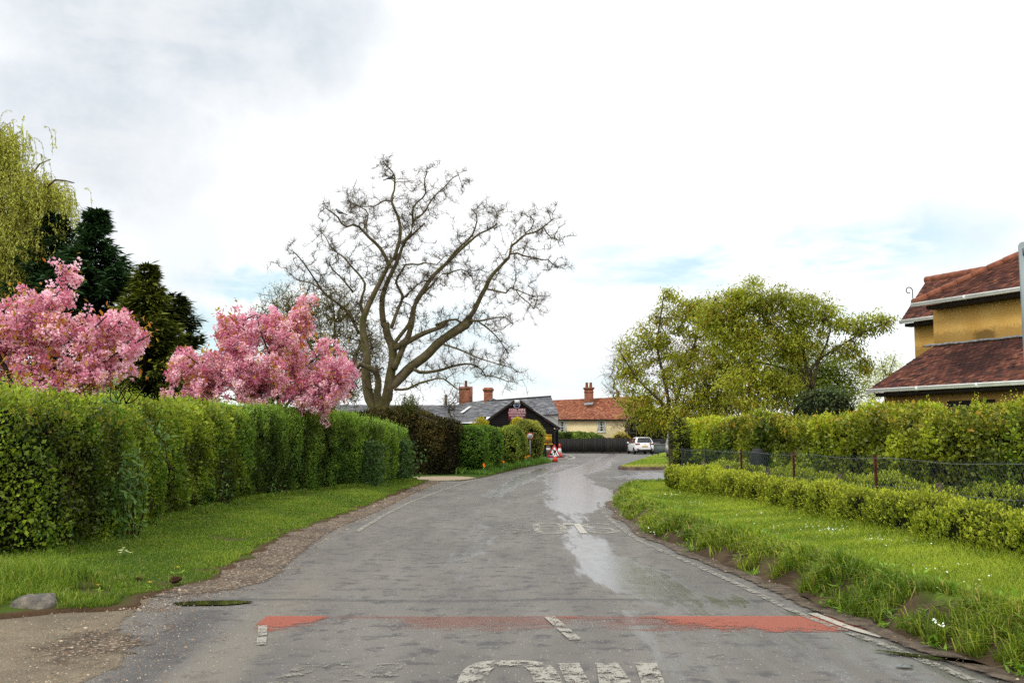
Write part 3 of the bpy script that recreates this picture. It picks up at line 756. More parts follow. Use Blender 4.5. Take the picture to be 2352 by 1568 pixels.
def hedge_leaves(path, hfun, T, z0, n, L, W, ca, cb, tip=None, wts=(1, 1, .35), p=.38, amp=.12, amp2=.05, seed=0, front=1, holes=.25, depth=.16, up=.5, dark=.5, lod=None, splay=.8, g=None, clump=.45, skirt=.05):
    c, s, S, tn, nr, u, uc, over, hh, ox, oz = hedge_points(path, hfun, T, z0, n, wts, p, amp, amp2, seed, 0, front)
    P, Nn, disp = hedge_xyz(c, s, tn, nr, uc, over, hh, ox, oz, T, z0, p, amp, amp2, seed, 0.0, T * .55)
    f3 = sn(P, .22, seed + 5, 2); keep = (f3 > -1 + holes * 1.6 * rng.random(n)) & (P[:, 2] - z0(P[:, 0], P[:, 1]) > skirt * (.15 + .85 * rng.random(n)) * (1 + .6 * sn(P * [1, 1, 0], .6, seed + 9, 2)))
    P, Nn, disp, f3, oz = P[keep], Nn[keep], disp[keep], f3[keep], oz[keep]; n = len(P)
    dep = depth * rng.random(n) ** 1.5
    P = P - Nn * dep[:, None] + rng.normal(size=(n, 3)) * .02
    D = unit(rand_dir(n) * splay + Nn * .5 + np.array([0, 0, up]))
    Nl = unit(Nn + rand_dir(n) * .75)
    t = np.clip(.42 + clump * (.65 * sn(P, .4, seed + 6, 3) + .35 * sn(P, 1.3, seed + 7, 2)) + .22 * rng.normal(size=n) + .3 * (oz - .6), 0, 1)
    relief = .45 + .85 * smooth01((disp / (amp + amp2) + .45) / .95)  # hollows and deeper leaves darkened in colour, painted shade between the sprays
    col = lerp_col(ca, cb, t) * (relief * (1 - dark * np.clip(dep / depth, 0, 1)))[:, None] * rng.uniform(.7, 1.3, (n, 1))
    if tip is not None:
        m = rng.random(n) < tip[1] * smooth01((oz - .75) / .25 + .15); col[m] = col[m] * .35 + tip[0] * .65
    sc = np.exp(rng.normal(size=n) * .3).clip(.5, 1.8)
    if lod is not None: sc = sc * lod(P)
    g = Geo() if g is None else g
    leaf_quads(g, P, D, Nl, L * sc, W * sc, col)
    return g, P, Nn
def hedge_core(path, hfun, T, z0, inset=.16, p=.38, amp=.12, amp2=.05, seed=0, front=1, nu=90):
    c = curve(path, 400); s = np.concatenate([[0], np.cumsum(np.linalg.norm(np.diff(c, axis=0), axis=1))]); S = s[-1]
    tn = unit(np.gradient(c, axis=0)); nr = np.stack([tn[:, 1], -tn[:, 0]], 1) * front; e = T * .55
    u = np.concatenate([np.linspace(-e, 0, 7)[:-1], np.linspace(0, S, nu), np.linspace(S, S + e, 7)[1:]])
    px_, pz_ = profile(p, 26)
    U, OX = np.meshgrid(u, px_, indexing='ij'); _, OZ = np.meshgrid(u, pz_, indexing='ij')
    uc = np.clip(U, 0, S); over = (U - uc) / e
    P, _, _ = hedge_xyz(c, s, tn, nr, uc, over, hfun(uc / S), OX, OZ, T, z0, p, amp, amp2, seed, inset, e)
    g = Geo(); g.grid(P); return g  # solid hull in a near-black colour, standing in for shade behind the leaves
def shoots(g, P, Nn, m, length, L, W, ca, cb, k=9):
    """upright young shoots standing out of the top of a hedge"""
    idx = np.where(Nn[:, 2] > .6)[0]
    if len(idx) == 0: return
    idx = rng.choice(idx, m)
    b0 = P[idx] - np.array([0, 0, .03]); ln = length * rng.uniform(.35, 1.15, m)
    d = unit(np.array([0, 0, 1.0]) + rng.normal(size=(m, 3)) * .22)
    for j in range(k):
        t = (j + .6) / k
        pos = b0 + d * (ln * t)[:, None] + rng.normal(size=(m, 3)) * .006
        D = unit(rand_dir(m) + np.array([0, 0, .5]))
        leaf_quads(g, pos, D, rand_dir(m) + np.array([0, 0, .6]), L * (1.15 - .5 * t) * rng.uniform(.7, 1.2, m), W * (1.15 - .5 * t), lerp_col(ca, cb, rng.random(m)))
gz = lambda z: (lambda x, y: x * 0 + z)
hedge_tw = mat('hedge_twig', C(86, 70, 50), C(52, 42, 32), 9, .9, .1)
def hedge_stems(path, T, h, n, front=1, z=.08, rad=.008):
    c = curve(path, 300); tn = unit(np.gradient(c, axis=0)); nr = np.stack([tn[:, 1], -tn[:, 0]], 1) * front
    g = Geo()
    for _ in range(n):
        i = rng.integers(0, 300); o = T * rng.uniform(.1, .42)
        a = np.array([*(c[i] + nr[i] * o), z]); b_ = a + np.array([*(nr[i] * rng.uniform(-.1, .16) + tn[i] * rng.uniform(-.35, .35)), h * rng.uniform(.35, .75)])
        mid = (a + b_) / 2 + rng.normal(size=3) * .06
        g.tube(curve([a, mid, b_], 6), np.linspace(rad * rng.uniform(.6, 1.5), rad * .4, 6), 4, False)
    return g
near = lambda P: np.clip(P[:, 1] / 13.0, 1.0, 2.6) ** .55

# mixed hawthorn hedge, near left
PATH_A = [(-11, 11.8), (-8.4, 11.5), (-6.95, 11.9), (-6.38, 13.2), (-6.75, 16), (-7.05, 19), (-6.95, 23.4)]
HA = lambda t: np.interp(t, [0, .15, .3, .5, .75, 1], [1.95, 2.0, 2.05, 2.05, 2.15, 2.15]) + .04 * np.sin(t * 23) + .04 * np.sin(t * 51 + 1)
zA = gz(.08)
r_ = thing('hawthorn_hedge', 'big shaggy hawthorn hedge at the left edge, rounding the corner of the drive', 'hedge', (-7.0, 15, 0))
part(hedge_core(PATH_A, HA, 1.55, zA, .24, seed=3, amp=.12), 'shade_core', M['core'], r_)
part(hedge_stems(PATH_A, 1.55, 2, 260), 'stems', hedge_tw, r_)
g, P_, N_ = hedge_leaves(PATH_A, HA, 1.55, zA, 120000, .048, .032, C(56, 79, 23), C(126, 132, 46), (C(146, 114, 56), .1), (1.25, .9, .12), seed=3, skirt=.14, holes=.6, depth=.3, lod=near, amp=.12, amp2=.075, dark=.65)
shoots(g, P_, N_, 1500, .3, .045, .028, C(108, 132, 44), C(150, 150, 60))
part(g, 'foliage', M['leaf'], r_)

PATH_B = [(-6.95, 23.6), (-6.65, 26), (-6.2, 28), (-5.3, 30.4), (-4.75, 33.2), (-4.45, 36.2)]
HB = lambda t: np.interp(t, [0, .2, .4, .6, .8, 1], [2.22, 2.26, 2.25, 2.12, 1.98, 1.85])
r_ = thing('privet_hedge', 'long dense privet hedge with upright pale shoots, running on from the hawthorn towards the bend', 'hedge', (-5.8, 30, 0))
part(hedge_core(PATH_B, HB, 1.5, zA, .2, seed=8, amp=.055), 'shade_core', M['core'], r_)
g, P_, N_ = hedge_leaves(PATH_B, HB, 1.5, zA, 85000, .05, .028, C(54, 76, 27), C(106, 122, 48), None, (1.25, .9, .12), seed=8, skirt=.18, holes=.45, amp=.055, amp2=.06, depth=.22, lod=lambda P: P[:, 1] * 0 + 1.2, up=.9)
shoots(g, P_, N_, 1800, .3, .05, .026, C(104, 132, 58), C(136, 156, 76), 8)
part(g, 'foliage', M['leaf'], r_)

# cherry laurel growing out of the hawthorn face
def laurel(px, py, d, rx, rz, n, label, grp='laurel bushes in the left hedge'):
    c = at(px, py, d); r_ = thing('laurel_bush', label, 'bush', tuple(c), group=grp)
    g = Geo(); P = rand_dir(n) * rng.random((n, 1)) ** .4 * np.array([rx, .38, rz]); P[:, 1] -= .05
    D = unit(rand_dir(n) * .85 + np.array([.35, -.45, -.15]))
    Nl = unit(rand_dir(n) * .45 + np.array([.3, -.5, .8]))
    col = lerp_col(C(50, 76, 30), C(104, 126, 72), rng.random(n) ** 1.5)
    ln = rng.uniform(.08, .15, n); leaf_quads(g, P + c, D, Nl, ln, ln * .34, col, .1)
    part(g, 'foliage', M['glossleaf'], r_)
    g = Geo()
    for _ in range(7):
        a = c + np.array([rng.normal() * rx * .4, .3, -rz]); b_ = c + np.array([rng.normal() * rx * .7, -.1, rng.uniform(0, rz)])
        g.tube(curve([a, (a + b_) / 2 + rng.normal(size=3) * .08, b_], 6), np.linspace(.012, .005, 6), 5)
    part(g, 'stems', hedge_tw, r_)
laurel(300, 1130, 14.75, .25, .72, 330, 'tall glossy laurel bush with drooping leaves, largest of those in the left hedge')
laurel(355, 1020, 17.1, .3, .45, 130, 'glossy laurel bush high up in the hawthorn hedge')
laurel(505, 1100, 21.35, .2, .7, 80, 'narrow laurel bush growing where hawthorn meets privet')
laurel(632, 1122, 25.1, .3, .2, 40, 'small low laurel bush at the foot of the privet hedge')
laurel(262, 900, 14.6, .22, .16, 34, 'laurel sprig standing up from the top of the hawthorn hedge')
# ivy on the far end of the privet
def ivy(px, py, d, rx, rz, n, label):
    c = at(px, py, d); r_ = thing('ivy', label, 'ivy', tuple(c), group='ivy on the privet hedge')
    g = Geo(); P = np.stack([rng.normal(size=n) * rx * .5, -.16 + .1 * rng.normal(size=n), rng.uniform(-rz, rz, n)], 1)
    P[:, 0] *= 1 - .4 * np.abs(P[:, 2]) / rz
    D = unit(rand_dir(n) * .6 + np.array([0, -.3, -.7])); Nl = unit(rand_dir(n) * .5 + np.array([.4, -.8, .3]))
    leaf_quads(g, P + c, D, Nl, rng.uniform(.06, .12, n), rng.uniform(.05, .1, n), lerp_col(C(34, 54, 22), C(70, 94, 44), rng.random(n) ** 2), .1)
    part(g, 'leaves', M['glossleaf'], r_)
ivy(848, 1062, 30.6, .7, .7, 900, 'dark ivy patch on the privet hedge, the one with a hollow beside it')
ivy(918, 1052, 34.4, .8, .65, 1100, 'dark glossy ivy patch at the far end of the privet hedge')

# yew hedge beyond the entrance
PATH_Y = [(-12, 46.6), (-9, 45.6), (-6, 44.4), (-4.3, 43.8), (-3.15, 43.5)]
HY = lambda t: np.interp(t, [0, .4, .7, .85, 1], [2.55, 2.65, 2.75, 2.85, 2.45])
r_ = thing('yew_hedge', 'very dark brown-green yew hedge beyond the gravel entrance', 'hedge', (-6, 44.5, 0))
part(hedge_core(PATH_Y, HY, 1.9, gz(0), .2, .45, seed=14), 'shade_core', M['core'], r_)
g, P_, N_ = hedge_leaves(PATH_Y, HY, 1.9, gz(0), 42000, .11, .04, C(40, 38, 20), C(82, 70, 32), None, (1.2, .8, .1), .45, seed=14, holes=.2, depth=.2, up=.2)
shoots(g, P_, N_, 380, .4, .1, .03, C(78, 84, 34), C(100, 96, 44), 7)
b0 = at(940, 946, 43.4)
for _ in range(90):
    a = b0 + rng.normal(size=3) * [.22, .22, .05]; m = 14
    t = np.linspace(0, 1, m); P = a + np.stack([rng.normal() * .1 * t, t * 0, t * rng.uniform(.3, .75)], 1)
    leaf_quads(g, P, rand_dir(m) + np.array([0, 0, .8]), rand_dir(m), .1, .035, lerp_col(C(52, 60, 28), C(86, 90, 40), rng.random(m)))
part(g, 'foliage', M['needle'], r_)

# clipped mounds along the flower verge
def mound(name, label, c, rad, n, L, W, ca, cb, seed, m='leaf', pe=2.6, core=True, amp=.1, tip=None, depth=.14, part_name='foliage', up=.4, holes=.2, cat='shrub', group=None, hol=0.0):
    """leafy superellipsoid standing on the ground at c"""
    c = np.array(c, float); rad = np.array(rad, float)
    r_ = thing(name, label, cat, tuple(c), group=group)
    def surf(d, inset=0):
        k = (np.abs(d) ** pe).sum(-1) ** (-1 / pe); P = d * k[..., None] * (rad - inset)
        nn = unit(np.sign(d) * np.abs(d * k[..., None]) ** (pe - 1) / rad)
        P = P + nn * (amp * sn(P + c, .6, seed, 3))[..., None]
        P[..., 2] += rad[2] * .98
        return P + c, nn
    d = rand_dir(n); d = d[(d[:, 2] > -.75)]; P, nn = surf(d); n = len(P)
    keep = (sn(P, .25, seed + 4, 2) > -1 + holes * 1.6 * rng.random(n)) & (P[:, 2] > c[2] + .02); P, nn = P[keep], nn[keep]; n = len(P)
    dep = depth * rng.random(n) ** 1.5; P = P - nn * dep[:, None]
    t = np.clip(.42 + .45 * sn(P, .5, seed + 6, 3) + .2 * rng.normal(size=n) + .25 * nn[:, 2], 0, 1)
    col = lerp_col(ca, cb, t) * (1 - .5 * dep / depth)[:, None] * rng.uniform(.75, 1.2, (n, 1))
    if tip is not None:
        q = rng.random(n) < tip[1]; col[q] = tip[0] * rng.uniform(.7, 1.2, (q.sum(), 1))
    g = Geo(); sc = rng.uniform(.65, 1.3, n)
    leaf_quads(g, P, unit(rand_dir(n) * .8 + nn * .5 + np.array([0, 0, up])), unit(nn + rand_dir(n) * .7), L * sc, W * sc, col)
    part(g, part_name, M[m], r_)
    if core:
        th, ph = np.meshgrid(np.linspace(0, 2 * np.pi, 25), np.linspace(-1.2, np.pi / 2, 12))
        dd = np.stack([np.cos(ph) * np.cos(th), np.cos(ph) * np.sin(th), np.sin(ph)], -1)
        Pc, _ = surf(dd.reshape(-1, 3), .14 * min(1, rad.min()))
        part(Geo().grid(Pc.reshape(12, 25, 3)), 'shade_core', M['core'], r_)  # dark hull, painted as the shade inside the mound
    return r_
MG = 'clipped mounds along the flower verge'
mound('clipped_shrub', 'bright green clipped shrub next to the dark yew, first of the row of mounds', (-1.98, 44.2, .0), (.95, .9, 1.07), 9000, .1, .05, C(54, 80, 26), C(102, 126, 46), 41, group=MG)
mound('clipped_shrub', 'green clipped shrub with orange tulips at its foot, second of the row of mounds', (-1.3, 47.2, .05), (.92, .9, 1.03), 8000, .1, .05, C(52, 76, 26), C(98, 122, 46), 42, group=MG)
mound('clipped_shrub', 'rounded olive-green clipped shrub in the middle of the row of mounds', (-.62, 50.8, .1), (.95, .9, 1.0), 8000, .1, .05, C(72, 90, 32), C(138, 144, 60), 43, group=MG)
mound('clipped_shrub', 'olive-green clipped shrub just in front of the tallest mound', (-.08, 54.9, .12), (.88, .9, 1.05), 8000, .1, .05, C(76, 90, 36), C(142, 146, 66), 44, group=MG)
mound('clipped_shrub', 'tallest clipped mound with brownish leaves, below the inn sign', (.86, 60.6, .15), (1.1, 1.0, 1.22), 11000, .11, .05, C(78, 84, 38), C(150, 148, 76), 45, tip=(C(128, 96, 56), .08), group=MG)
mound('golden_conifer', 'golden conifer tip poking up in front of the maroon inn sign', (.36, 63.5, 1.75), (.42, .4, .56), 1500, .12, .04, C(128, 120, 26), C(184, 160, 44), 46, pe=1.7, core=False, up=1.0, cat='conifer', depth=.3)
mound('golden_conifer', 'golden conifer tip left of the black inn gable', (-1.72, 55.5, 1.5), (.52, .45, .6), 1700, .12, .04, C(122, 116, 30), C(176, 158, 50), 47, pe=1.7, core=False, up=1.0, cat='conifer', depth=.3)
# the grass verge of the flower bed
fe = curve(np.vstack([L_FAR[:, :2] + np.array([[-.05, 0]]), ]), 60); fe = np.vstack([[[-1.9, 36.8], [-1.7, 39.0]], fe])
fe = curve(fe[::4], 120)
ok = fe[:, 1] < 66; fe = fe[ok]
kk = np.array([0, .1, .25, .5, .9, 1.5, 2.5, 4.5])
P = np.zeros((len(fe), len(kk), 3)); P[..., 0] = fe[:, 0][:, None] - kk[None]; P[..., 1] = fe[:, 1][:, None] + .25 * kk[None]
P[..., 2] = .006 + .22 * smooth01(kk / 1.0)[None] * smooth01((fe[:, 1] - 41) / 6)[:, None]
cm = lerp_col(C(80, 60, 44), C(60, 84, 30), np.tile(smooth01(kk / .35), (len(fe), 1)).ravel())
struct(Geo().grid(P, col=cm), 'flower_verge', M['soil'], 'narrow verge with tulips in front of the clipped mounds', smooth=True)
def fgrass():
    g = Geo(); n = 16000; i = rng.integers(0, len(fe), n); s = .12 + 1.5 * rng.random(n); i = i[(fe[i, 1] > 42.5)]; s = s[:len(i)]; n = len(i)
    P = np.stack([fe[i, 0] - s, fe[i, 1] + .25 * s + rng.normal(size=n) * .2, .22 * smooth01(s / 1.0) * smooth01((fe[i, 1] - 41) / 6)], 1)
    H = .08 + .16 * rng.random(n) * smooth01(s / .5) ; H += .25 * rng.random(n) * (sn(P, 1.5, 90, 2) > .35)
    bend = rng.normal(size=(n, 3)) * .4; bend[:, 2] = 0
    blades(g, P, H, np.full(n, .03), bend, lerp_col(C(56, 86, 34), C(108, 138, 50), rng.random(n)))
    return g
struct(fgrass(), 'flower_verge_grass', M['grass'], 'uneven long grass among the tulips', kind='stuff')

# right-hand hedges
PATH_R = [(8.6, 5.5), (8.2, 8), (7.85, 12), (7.45, 17), (7.0, 22), (6.35, 27), (5.95, 31.5)]
HR = lambda t: np.interp(t, [0, .3, .6, .8, 1], [1.85, 1.80, 1.68, 1.78, 1.6]) + .07 * np.sin(t * 27) + .06 * np.sin(t * 61 + 2)
zR = gz(.36)
r_ = thing('hawthorn_hedge', 'tall yellow-green hawthorn hedge behind the wire fence on the right', 'hedge', (7.2, 18, .3))
part(hedge_core(PATH_R, HR, 1.5, zR, .22, seed=23, front=-1, amp=.15), 'shade_core', M['corewarm'], r_)
part(hedge_stems(PATH_R, 1.5, 1.8, 120, -1, .4), 'stems', hedge_tw, r_)
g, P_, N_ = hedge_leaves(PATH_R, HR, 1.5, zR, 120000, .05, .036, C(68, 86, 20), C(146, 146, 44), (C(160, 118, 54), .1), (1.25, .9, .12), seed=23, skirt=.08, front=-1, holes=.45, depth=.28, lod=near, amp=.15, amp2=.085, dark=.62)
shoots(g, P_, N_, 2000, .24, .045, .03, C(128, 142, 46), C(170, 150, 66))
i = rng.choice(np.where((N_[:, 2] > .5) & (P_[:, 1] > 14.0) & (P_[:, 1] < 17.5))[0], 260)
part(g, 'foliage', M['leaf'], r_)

PATH_L1 = [(6.0, 4.5), (5.62, 7), (5.28, 9.8), (4.98, 13.5), (4.7, 17.2), (4.38, 21.3), (4.1, 24.9)]
PATH_L2 = [(7.2, 5.5), (6.75, 9.5), (6.2, 15), (5.75, 20), (5.3, 25.6)]
def low_hedge(path, h, T, n, ca, cb, seed, label, z):
    c = curve(path, 50)[25]
    r_ = thing('box_hedge', label, 'hedge', (c[0], c[1], .3))
    hf = lambda t: h * (1 + .05 * np.sin(t * 37) + .04 * np.sin(t * 83 + 1))
    kw = dict(seed=seed, front=-1, amp=.05, amp2=.045, p=.5)
    part(hedge_core(path, hf, T, gz(z), .09, nu=160, **kw), 'shade_core', M['core'], r_)
    c = curve(path, 400)
    g, P_, N_ = hedge_leaves(path, hf, T, gz(z), n, .034, .017, ca, cb, None, (1.3, 1, .2), holes=.5, depth=.12, up=1.1, lod=near, dark=.7, splay=.6, clump=.3, **kw)
    # upright sprigs bundled in tufts, each a spray of small leaves
    m = n // 9; idx = rng.choice(len(P_), m); b0 = P_[idx]; nn = N_[idx]
    d = unit(nn * .55 + np.array([0, 0, 1.0]) + rng.normal(size=(m, 3)) * .25); ln = rng.uniform(.03, .075, m)
    tt = np.clip(.5 + .3 * rng.normal(size=m) + .3 * nn[:, 2], 0, 1)
    for j in range(6):
        t = (j + .5) / 6; pos = b0 + d * (ln * t)[:, None]
        D = unit(rand_dir(m) * .8 + d * .8)
        leaf_quads(g, pos, D, rand_dir(m) + nn * .6 + np.array([0, 0, .3]), .032 * near(pos) * rng.uniform(.7, 1.2, m), .016 * near(pos), lerp_col(ca, cb, np.clip(tt + .25 * t, 0, 1)) * (.75 + .4 * t))
    part(g, 'foliage', M['leaf'], r_)
low_hedge(PATH_L1, .50, .62, 60000, C(80, 92, 26), C(150, 150, 54), 31, 'low yellow-green box hedge along the edge of the right lawn', .36)
low_hedge(PATH_L2, .52, .6, 34000, C(80, 94, 26), C(150, 152, 56), 36, 'low greener box hedge just behind the wire fence', .38)
# ------------------------------------------------------------------ trees
def tubes_batch(g, P, Rr, k=3, **kw):
    """many tubes with the same number of points: P (m, n, 3), Rr (m, n)"""
    m, n = P.shape[:2]
    T = unit(np.gradient(P, axis=1)); ref = np.array([.31, .57, .76])
    S = unit(np.cross(T, ref)); U = np.cross(S, T); a = np.arange(k) * 2 * np.pi / k
    V = P[:, :, None] + Rr[:, :, None, None] * (S[:, :, None] * np.cos(a)[:, None] + U[:, :, None] * np.sin(a)[:, None])
    b0 = (np.arange(m) * n * k)[:, None, None]; i = (np.arange(n - 1) * k)[None, :, None]; j = np.arange(k)[None, None]; j2 = (j + 1) % k
    F = np.stack([b0 + i + j, b0 + i + j2, b0 + i + k + j2, b0 + i + k + j], -1).reshape(-1, 4)
    g.add(V.reshape(-1, 3), F, **kw)
def resample(P, step):
    P = np.asarray(P, float); L = np.linalg.norm(np.diff(P, axis=0), axis=1).sum()
    return curve(P, max(3, int(L / step) + 1))
def colonize(limbs, targets, step=.35, jit=.12, r0=.008, pw=.48, g=None, gnarl=0.0, maxr=.12, attach=None, bias=0.0):
    """limbs: list of (points, radii). Grow a branch to every target from the nearest wood; returns geometry and tips (pos, dir)."""
    g = Geo() if g is None else g
    cap = 200000
    NP = np.zeros((cap, 3)); PA = np.full(cap, -1); RM = np.zeros(cap); n = 0; fixed = 0
    for P, r in limbs:
        g.tube(P, r, 10 if np.max(r) > .12 else 7)
        m = len(P); st = 0
        NP[n:n + m] = P; RM[n:n + m] = r; n += m
    fixed = n
    T = np.asarray(targets)
    d0 = np.min(np.linalg.norm(T[:, None] - NP[None, :fixed:3], axis=2), axis=1)
    T = T[np.argsort(d0)]
    CNT = np.zeros(cap); chains = []
    for t in T:
        d = np.linalg.norm(NP[:n] - t, axis=1) + bias * np.maximum(0, NP[:n, 2] - t[2])
        i = int(np.argmin(d)); L = np.linalg.norm(t - NP[i])
        if L < .02: continue
        k = max(2, int(L / step) + 1); f = np.linspace(0, 1, k + 1)[1:, None]
        Q = NP[i] + (t - NP[i]) * f; Q[:-1] += rng.normal(size=(k - 1, 3)) * jit * min(1, L) ; Q[:, 2] += (gnarl * np.sin(f[:, 0] * np.pi) * L)
        NP[n:n + k] = Q; PA[n] = i; PA[n + 1:n + k] = np.arange(n, n + k - 1); RM[n:n + k] = maxr
        chains.append((i, n, n + k)); CNT[n + k - 1] += 1; n += k
    for i in range(n - 1, fixed - 1, -1):
        CNT[PA[i]] += CNT[i]
    rad = np.minimum(r0 * np.maximum(CNT[:n], 1) ** pw, RM[:n])
    tips, dirs = [], []
    groups = {}
    for i, a, b_ in chains:
        ids = np.concatenate([[i], np.arange(a, b_)]); r = rad[ids].copy(); r[0] = min(r[0], r[1] * 1.25)
        groups.setdefault(len(ids), []).append((NP[ids], r))
        tips.append(NP[b_ - 1]); dirs.append(NP[b_ - 1] - NP[ids[-2]])
    for m, lst in groups.items():
        P = np.stack([q[0] for q in lst]); Rr = np.stack([q[1] for q in lst])
        big = Rr.max(1) > .03
        if big.any(): tubes_batch(g, P[big], Rr[big], 6)
        if (~big).any(): tubes_batch(g, P[~big], Rr[~big], 4)
    return g, np.array(tips), unit(np.array(dirs)), NP[:n]
def px_blob_targets(blobs, d, depth, n, shell=.5):
    """points in a union of ellipsoids whose outline in the picture is given in pixels at distance d"""
    A = np.array([rx * ry for _, _, rx, ry in blobs], float); A /= A.sum(); out = []
    for (cx, cy, rx, ry), a in zip(blobs, A):
        m = max(3, int(n * a)); c = at(cx, cy, d); u = rand_dir(m) * (shell + (1 - shell) * rng.random((m, 1)))
        out.append(c + u * np.array([rx * d / FPX, depth * (rx * d / FPX), ry * d / FPX]))
    return np.concatenate(out)
def px_limb(pts, d, r0, r1, dz=0.0, step=.4, wob=.0):
    n = len(pts); f = np.linspace(0, 1, n); Q = np.array([at(x, y, d + dz * ff ** 1.3) for (x, y), ff in zip(pts, f)])
    Q = Q if wob == 0 else Q + rng.normal(size=Q.shape) * wob
    P = resample(Q, step); return P, np.linspace(r0, r1, len(P))

# --- the big bare tree
D0 = 50.0; kpx = D0 / FPX
zl = lambda lst: [(765.6 + x * .23438, 735 + y * .23438) for x, y in lst]     # lower part read from one enlargement
zu = lambda lst: [(612.5 + x * .3125, 318.5 + y * .3125) for x, y in lst]     # upper part from another
limb = []
def L_(pts, w0, w1, dz=0.0, step=.35, wob=0.03):
    P, r = px_limb(pts, D0, w0 * (.78 if w0 < 25 else .93) * kpx / 2, w1 * .72 * kpx / 2, dz, step, wob)
    if w1 <= 2.5: P, r = P[:-2], r[:-2]
    limb.append((P, r)); return P
base = [(868, 1010), (867, 975)]
L_(base + zl([(425, 900), (390, 850), (345, 760), (332, 650), (330, 500), (318, 350)]) + zu([(705, 1400), (722, 1300), (790, 1130), (850, 1020), (895, 950), (930, 880)]), 31, 11, -1.0)
L_(zu([(930, 880), (965, 790), (985, 700), (985, 620), (960, 560), (925, 490), (915, 440), (940, 380), (935, 300), (940, 250), (885, 210), (845, 160), (830, 110), (838, 88)]), 12, 2.0, 1.0)
L_(base + zl([(440, 900), (445, 830), (432, 720), (440, 610), (400, 505), (320, 460), (245, 432)]), 27, 14, -1.5)
L_(zl([(245, 432), (212, 360), (250, 270), (320, 190), (400, 125)]), 10, 4, .5)
L_(base + zl([(455, 900), (475, 860), (520, 720), (550, 560), (572, 420), (590, 310), (560, 230), (525, 130), (505, 20)]) + zu([(865, 1400), (850, 1270), (860, 1140), (905, 1010), (945, 930), (985, 830), (1005, 760), (1060, 710), (1110, 665), (1165, 620)]), 31, 5, 1.5)
L_(zu([(1005, 770), (1062, 690), (1075, 610), (1110, 580), (1160, 540), (1190, 480), (1250, 410), (1300, 370), (1340, 310), (1400, 280), (1495, 250)]), 8, 2.0, 2.5)
L_(zu([(1075, 610), (1070, 540), (1090, 490), (1150, 440), (1175, 390), (1160, 310), (1190, 220), (1195, 140)]), 7, 2, -1.5)
L_(zu([(900, 950), (888, 880), (820, 790), (750, 720), (680, 650), (620, 630), (570, 645), (530, 590), (480, 540), (400, 500), (330, 485)]), 12, 2.2, -2.0)
L_(zu([(735, 690), (730, 640), (750, 570), (725, 520), (640, 490), (590, 430), (602, 350)]), 5, 1.8, 1.5)
L_(zu([(910, 455), (870, 450), (800, 490), (740, 500), (660, 490), (570, 440)]), 5, 1.8, -1.5)
L_(zu([(690, 1430), (630, 1330), (590, 1270), (500, 1200), (440, 1140), (380, 1070), (330, 1000), (270, 900), (200, 830), (110, 790)]), 10, 2, -2.5)
L_(zu([(440, 1140), (330, 1060), (230, 1040), (150, 980), (90, 1010)]), 5, 1.6, 1.5)
L_(zu([(720, 1300), (690, 1200), (715, 1080), (680, 1000), (610, 930), (560, 870), (490, 810), (440, 740), (410, 690), (320, 620)]), 9, 1.6, 2.5)
L_(zu([(640, 1130), (540, 1020), (460, 940), (470, 870), (430, 780)]), 6, 1.6, -1.0)
L_(zl([(600, 280), (680, 230), (740, 150), (775, 20)]) + zu([(1080, 1270), (1100, 1190), (1150, 1110), (1210, 1020), (1270, 960), (1340, 890), (1420, 820), (1510, 740), (1570, 690), (1650, 660), (1695, 620), (1690, 540), (1720, 460)]), 20, 2, 2.0)
L_(zu([(1330, 900), (1400, 800), (1500, 720), (1540, 620), (1550, 560), (1500, 510), (1430, 460)]), 8, 1.8, -1.5)
L_(zu([(1260, 1010), (1180, 1110), (1110, 1180), (1070, 1290), (1040, 1380), (960, 1480), (935, 1530)])[::-1], 13, 5, 1.0)
L_(zu([(915, 1400), (960, 1260), (1000, 1170), (960, 1080), (955, 1030), (1000, 970), (1020, 930), (1100, 930), (1180, 910), (1240, 930), (1290, 890)]), 11, 3, -1.5)
L_(zu([(1000, 1170), (1060, 1110), (1130, 1060), (1200, 1040)]), 6, 3, .6)
L_(zu([(1290, 1000), (1350, 990), (1415, 960), (1480, 985), (1530, 1040), (1560, 1090)]), 5, 1.8, 1.5)
L_(zl([(590, 480), (640, 350), (700, 225), (780, 180), (900, 130), (1060, 62), (1130, 20)]) + zu([(1240, 1375), (1330, 1340), (1370, 1332), (1440, 1355), (1480, 1345)]), 20, 5, 1.0)
L_(base + zl([(470, 890), (520, 780), (560, 665), (640, 580), (760, 460), (900, 340), (1050, 220), (1200, 120), (1300, 50), (1350, 5)]) + zu([(1300, 1470), (1380, 1410), (1470, 1350), (1530, 1270), (1570, 1170), (1610, 1100), (1640, 1030), (1690, 970), (1750, 910), (1790, 860), (1800, 790), (1850, 750), (1900, 700), (1980, 680), (2040, 640), (2110, 600), (2175, 530)]), 30, 2.2, 3.0)
L_(zu([(1790, 845), (1860, 840), (1890, 870), (1950, 865), (2010, 890), (2070, 890), (2110, 930), (2180, 950), (2235, 925)]), 6, 1.8, 1.2)
L_(zu([(1900, 700), (1950, 650), (1960, 590), (1920, 540), (1905, 480)]), 4, 1.5, -1.2)
L_(zu([(2030, 650), (2080, 720), (2150, 750), (2210, 765)]), 4, 1.5, 1.0)
L_(zu([(1615, 1110), (1700, 1115), (1750, 1140), (1795, 1090), (1830, 1110), (1860, 1150), (1940, 1220), (1970, 1270), (1960, 1345)]), 6, 1.6, -1.4)
L_(zu([(1835, 1110), (1930, 1150), (1990, 1160), (2060, 1160)]), 4, 1.6, .8)
L_(zu([(1495, 1335), (1560, 1345), (1640, 1320), (1740, 1310), (1850, 1335)]), 7, 1.8, -1.0)
